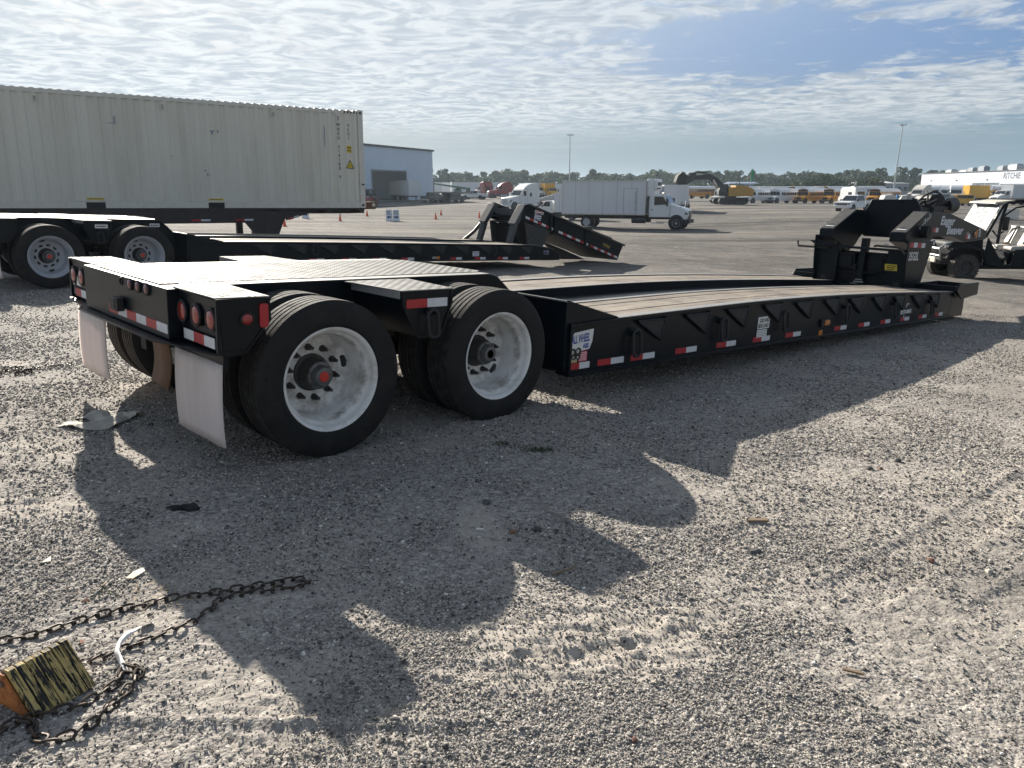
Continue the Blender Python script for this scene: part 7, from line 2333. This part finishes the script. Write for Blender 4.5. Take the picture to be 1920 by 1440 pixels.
chain('long dark steel chain looping out to the right from the yellow wheel chock', [CH_A])
chain('dark steel chain bundled and doubled back in front of the yellow wheel chock', [CH_B, CH_C])
chain('pile of black chain lying far left on the sunlit gravel', [CH_D, CH_E, CH_F], me=LINK_S, step=.028, lift=.012, jit=.7)


def strap():
    t = thing('plastic_strap', 'white plastic strap tied through the chain beside the chock', 'strap')
    p = smooth_path(ST_P, 2); V = []
    for i, q in enumerate(p):
        d = np.array(p[min(i + 1, len(p) - 1)][:2]) - np.array(p[max(i - 1, 0)][:2]); d = d / (np.linalg.norm(d) + 1e-9); s = np.array([-d[1], d[0]]) * .0075
        z = gz(q[0], q[1]) + q[2]
        tw = .006 * math.sin(i * .5)
        V += [(q[0] - s[0], q[1] - s[1], z - tw), (q[0] + s[0], q[1] + s[1], z + tw)]
    o = MB().add(V, [(2 * i, 2 * i + 1, 2 * i + 3, 2 * i + 2) for i in range(len(p) - 1)]).build('band', M['white_strap'], t)
    o.modifiers.new('thick', 'SOLIDIFY').thickness = .0012


strap()


def chock():
    A_, B_, C_, Dp = CK        # ground corners: near-left, near-right, far-right, far-left
    ux = Vector((B_[0] - A_[0], B_[1] - A_[1], 0)); L = ux.length; yaw = math.atan2(ux.y, ux.x)
    t = thing('wheel_chock', 'wooden wheel chock with flaking yellow paint and a rusty orange end plate, lower left', 'wheel chock', (A_[0], A_[1], gz(A_[0], A_[1]) - .004), yaw)
    dp, h = CKD, CKH
    rg = random.Random(4)
    n = 7
    # the sloped face is built of rough split boards
    for k in range(n):
        a = L * k / n + .0012; c = L * (k + 1) / n - .0012; j = rg.uniform(-.003, .003)
        MB().hexa([(a, 0 + j, .002), (c, 0 + j, .002), (c, dp * .46, h + j), (a, dp * .46, h + j)], [(a, .03, .002), (c, .03, .002), (c, dp * .54, h + j), (a, dp * .54, h + j)]).build('board', M['chock_yellow'], t, bevel=.002)
    MB().hexa([(.002, .031, 0), (L - .002, .031, 0), (L - .002, dp * .5, h - .012), (.002, dp * .5, h - .012)], [(.002, dp, 0), (L - .002, dp, 0), (L - .002, dp * .58, h - .006), (.002, dp * .58, h - .006)]).build('core', M['stick'], t)
    for x0, x1 in ((-.010, -.001),):
        e = MB().prism([(.018, .0), (dp * .50, h * .90), (dp * .57, h * .90), (dp - .01, 0)], x0, x1, 'x').build('end_plate', M['chock_orange'], t, bevel=.002)
        xx = x0 - .001 if x0 < 0 else x1 + .001
        MB().cyl((xx, dp * .52, h * .68), (xx - (.008 if x0 < 0 else -.008), dp * .52, h * .68), .011, n=8).build('bolt', M['rust_brown'], e)
    return t


chock()


def blob(name, label, cat, x, y, r, m, sc=(1, .8, .6), seed=0, group=None):
    b = MB(); b.ball((0, 0, 0), r, 10, sc=sc)
    rg = random.Random(seed); k = {}
    V = []
    for p in b.v:
        key = tuple(round(q, 5) for q in p)
        k.setdefault(key, 1 + rg.uniform(-.22, .2) * (2. if name == 'rag' else 1.)); V.append(tuple(q * k[key] for q in p))
    b.v = V
    o = b.build(name, m, None, smooth=25)
    o.location = (x, y, gz(x, y) + r * sc[2] * .45); o.rotation_euler = (0, 0, rg.uniform(0, 6))
    return tag(o, label, cat, group)


blob('stone', 'dark stone, left one of the two close together right of the trailer shadow', 'stone', 2.153, 4.34, .026, M['stone_grey'], seed=1)
blob('stone', 'small reddish stone just right of the dark one beyond the shadow', 'stone', 2.222, 4.339, .018, M['stone_red'], seed=2)
blob('stone', 'rounded grey stone right of the close pair', 'stone', 2.404, 4.502, .028, M['stone_grey'], seed=3)
blob('stone', 'reddish stone lying alone on the right gravel', 'stone', 1.855, 3.09, .018, M['stone_red'], (1, .8, .9), seed=4)
blob('stone', 'pale stone right of the reddish one', 'stone', 2.04, 2.97, .018, M['stone_pale'], seed=5)
blob('stone', 'brownish stone at the bottom edge of the gravel', 'stone', .351, 1.874, .011, M['stone_red'], seed=6)
blob('stone', 'pale stone left of the wood scrap', 'stone', 1.20, 3.75, .02, M['stone_pale'], seed=7)
blob('stone', 'pale tan stone above the wood scrap', 'stone', 1.53, 3.78, .02, M['stone_pale'], seed=8)
blob('stone', 'dark stone beside the scuffed sand in the shadow', 'stone', .12, 3.30, .022, M['stone_grey'], seed=9)
blob('stone', 'white stone chip on the lower right gravel', 'stone', 1.72, 2.86, .009, M['stone_pale'], seed=10)
blob('dark_clod', 'flat dark clod of asphalt on the gravel between the tyre marks', 'clod', 1.081, 3.136, .026, M['stone_grey'], (1.7, .9, .45), seed=11)
blob('rag', 'crumpled black rag lying inside the trailer shadow', 'rag', -1.60, 3.48, .055, M['rag'], (1.35, .75, .28), seed=12)
blob('stone', 'dark stone in the shadow near the trailer wheels', 'stone', -.13, 3.62, .022, M['stone_grey'], seed=13)


def scrap(name, label, cat, x, y, pts, m, th=.003, rz=0., tilt=.05):
    b = MB().prism(pts, 0, th, 'z')
    o = b.build(name, m, None, smooth=0)
    o.location = (x, y, gz(x, y) + .006); o.rotation_euler = (tilt, tilt * .6, rz)
    return tag(o, label, cat)


scrap('wood_scrap', 'flat sliver of weathered wood on the sunlit gravel', 'wood scrap', 1.197, 3.464, [(-.05, -.010), (.055, -.014), (.06, .010), (-.03, .012)], M['stick'], .012, .1)
scrap('wood_scrap', 'brown splinter of wood at the lower right', 'wood scrap', 1.134, 2.23, [(-.032, -.005), (.034, -.007), (.03, .004), (-.028, .006)], M['stick'], .007, -.35)
scrap('paper_scrap', 'cream torn scrap left of the shadow edge', 'paper scrap', -1.509, 2.781, [(-.030, -.030), (.0, -.035), (.032, .02), (.018, .045), (-.012, .02)], M['shell'], .002, .2)
scrap('paper_scrap', 'small pale triangular scrap at the far left edge', 'paper scrap', -1.93, 2.90, [(-.02, -.02), (.015, -.012), (.0, .035)], M['shell'], .002, .2)
scrap('paper_scrap', 'tiny white scrap in the shadow, left of the brown leaf', 'paper scrap', -.148, 3.258, [(-.018, -.006), (.018, -.004), (.016, .006), (-.016, .006)], M['white_strap'], .004, -.1)
scrap('dead_leaf', 'brown dead leaf in the trailer shadow', 'leaf', .005, 3.267, [(-.018, -.008), (.0, -.012), (.02, 0), (.0, .012), (-.016, .006)], M['leaf_brown'], .003, .3, .2)
scrap('dead_leaf', 'orange brown leaf behind the chock', 'leaf', -1.47, 2.31, [(-.012, -.006), (.0, -.010), (.014, 0), (.0, .010)], M['leaf_brown'], .003, 1.3, .3)
scrap('dead_leaf', 'orange brown leaf above the long chain', 'leaf', -1.60, 2.58, [(-.012, -.006), (.0, -.010), (.014, 0), (.0, .010)], M['leaf_brown'], .003, .3, .3)
o = MB().tube([(-.05, -.02, .004), (-.01, .0, .010), (.03, .02, .012), (.06, .06, .006)], [.005, .005, .004, .003], 6).build('twig', M['stick'])
o.location = (.215, 2.885, gz(.215, 2.885)); tag(o, 'dark curved twig on the shadow of the middle fender', 'twig')


def cardboard():
    pts = CARD; n = len(pts)
    cx_ = sum(p[0] for p in pts) / n; cy_ = sum(p[1] for p in pts) / n
    t = thing('torn_cardboard', 'dirty torn cardboard sheet lying half in the trailer shadow, with a dark hole', 'cardboard', (cx_, cy_, gz(cx_, cy_) + .012))
    bm = bmesh.new()
    vsx = [bm.verts.new((p[0] - cx_, p[1] - cy_, 0)) for p in pts]; bm.faces.new(vsx)
    bmesh.ops.triangulate(bm, faces=bm.faces); bmesh.ops.subdivide_edges(bm, edges=bm.edges, cuts=5, use_grid_fill=True)
    rg = random.Random(8)
    for v in bm.verts:
        v.co.z = .018 * math.sin(v.co.x * 19) * math.cos(v.co.y * 23) + rg.uniform(-.003, .003) + .006
        v.co.x += rg.uniform(-.006, .006); v.co.y += rg.uniform(-.006, .006)
    bmesh.ops.recalc_face_normals(bm, faces=bm.faces)
    me = bpy.data.meshes.new('sheet'); bm.to_mesh(me); bm.free(); me.materials.append(M['card'])
    o = link('sheet', me, t); o.modifiers.new('thick', 'SOLIDIFY').thickness = .006
    MB().lathe([(.0, .032), (.004, .030), (-.004, .022), (-.004, .0005)], 14, axis='z').build('hole', M['ink'], t, loc=(-.10, -.03, .012)).scale = (1.3, .8, 1)


cardboard()


def weeds():
    rg = random.Random(6); V = []; F = []
    for (cx_, cy_, rx, ry, n) in ((.166, 4.498, .10, .04, 260), (-.07, 4.592, .05, .03, 80), (.02, 4.55, .14, .03, 60), (-1.55, 2.64, .05, .03, 30)):
        for i in range(n):
            x = rg.gauss(cx_, rx * .6); y = rg.gauss(cy_, ry * .6); z = gz(x, y) if i % 7 == 0 else z if i else gz(cx_, cy_)
            h = rg.uniform(.008, .026); a = rg.uniform(0, 6.28); l = rg.uniform(.01, .028)
            dx, dy = math.cos(a), math.sin(a); k = len(V)
            V += [(x - dy * .002, y + dx * .002, z), (x + dy * .002, y - dx * .002, z), (x + dx * l, y + dy * l, z + h)]; F.append((k, k + 1, k + 2))
    me = bpy.data.meshes.new('weeds'); me.from_pydata(V, [], F); me.materials.append(M['grass']); me.update()
    tag(link('weeds', me), kind='stuff')
    V = []; F = []
    for (cx_, cy_, rx, ry, n) in ((-1.32, 2.60, .10, .05, 60), (.75, 6.0, .5, .12, 60), (1.4, 6.6, .6, .12, 50), (-1.45, 2.68, .12, .05, 40)):
        for i in range(n):
            x = rg.gauss(cx_, rx); y = rg.gauss(cy_, ry); z = gz(x, y) + .004; a = rg.uniform(0, 6.28); l = rg.uniform(.02, .07)
            dx, dy = math.cos(a) * l, math.sin(a) * l; k = len(V)
            V += [(x - dy * .03, y + dx * .03, z), (x + dy * .03, y - dx * .03, z), (x + dx, y + dy, z + rg.uniform(0, .012))]; F.append((k, k + 1, k + 2))
    me = bpy.data.meshes.new('dry_straw'); me.from_pydata(V, [], F); me.materials.append(M['straw']); me.update()
    tag(link('dry_straw', me), kind='stuff')


weeds()
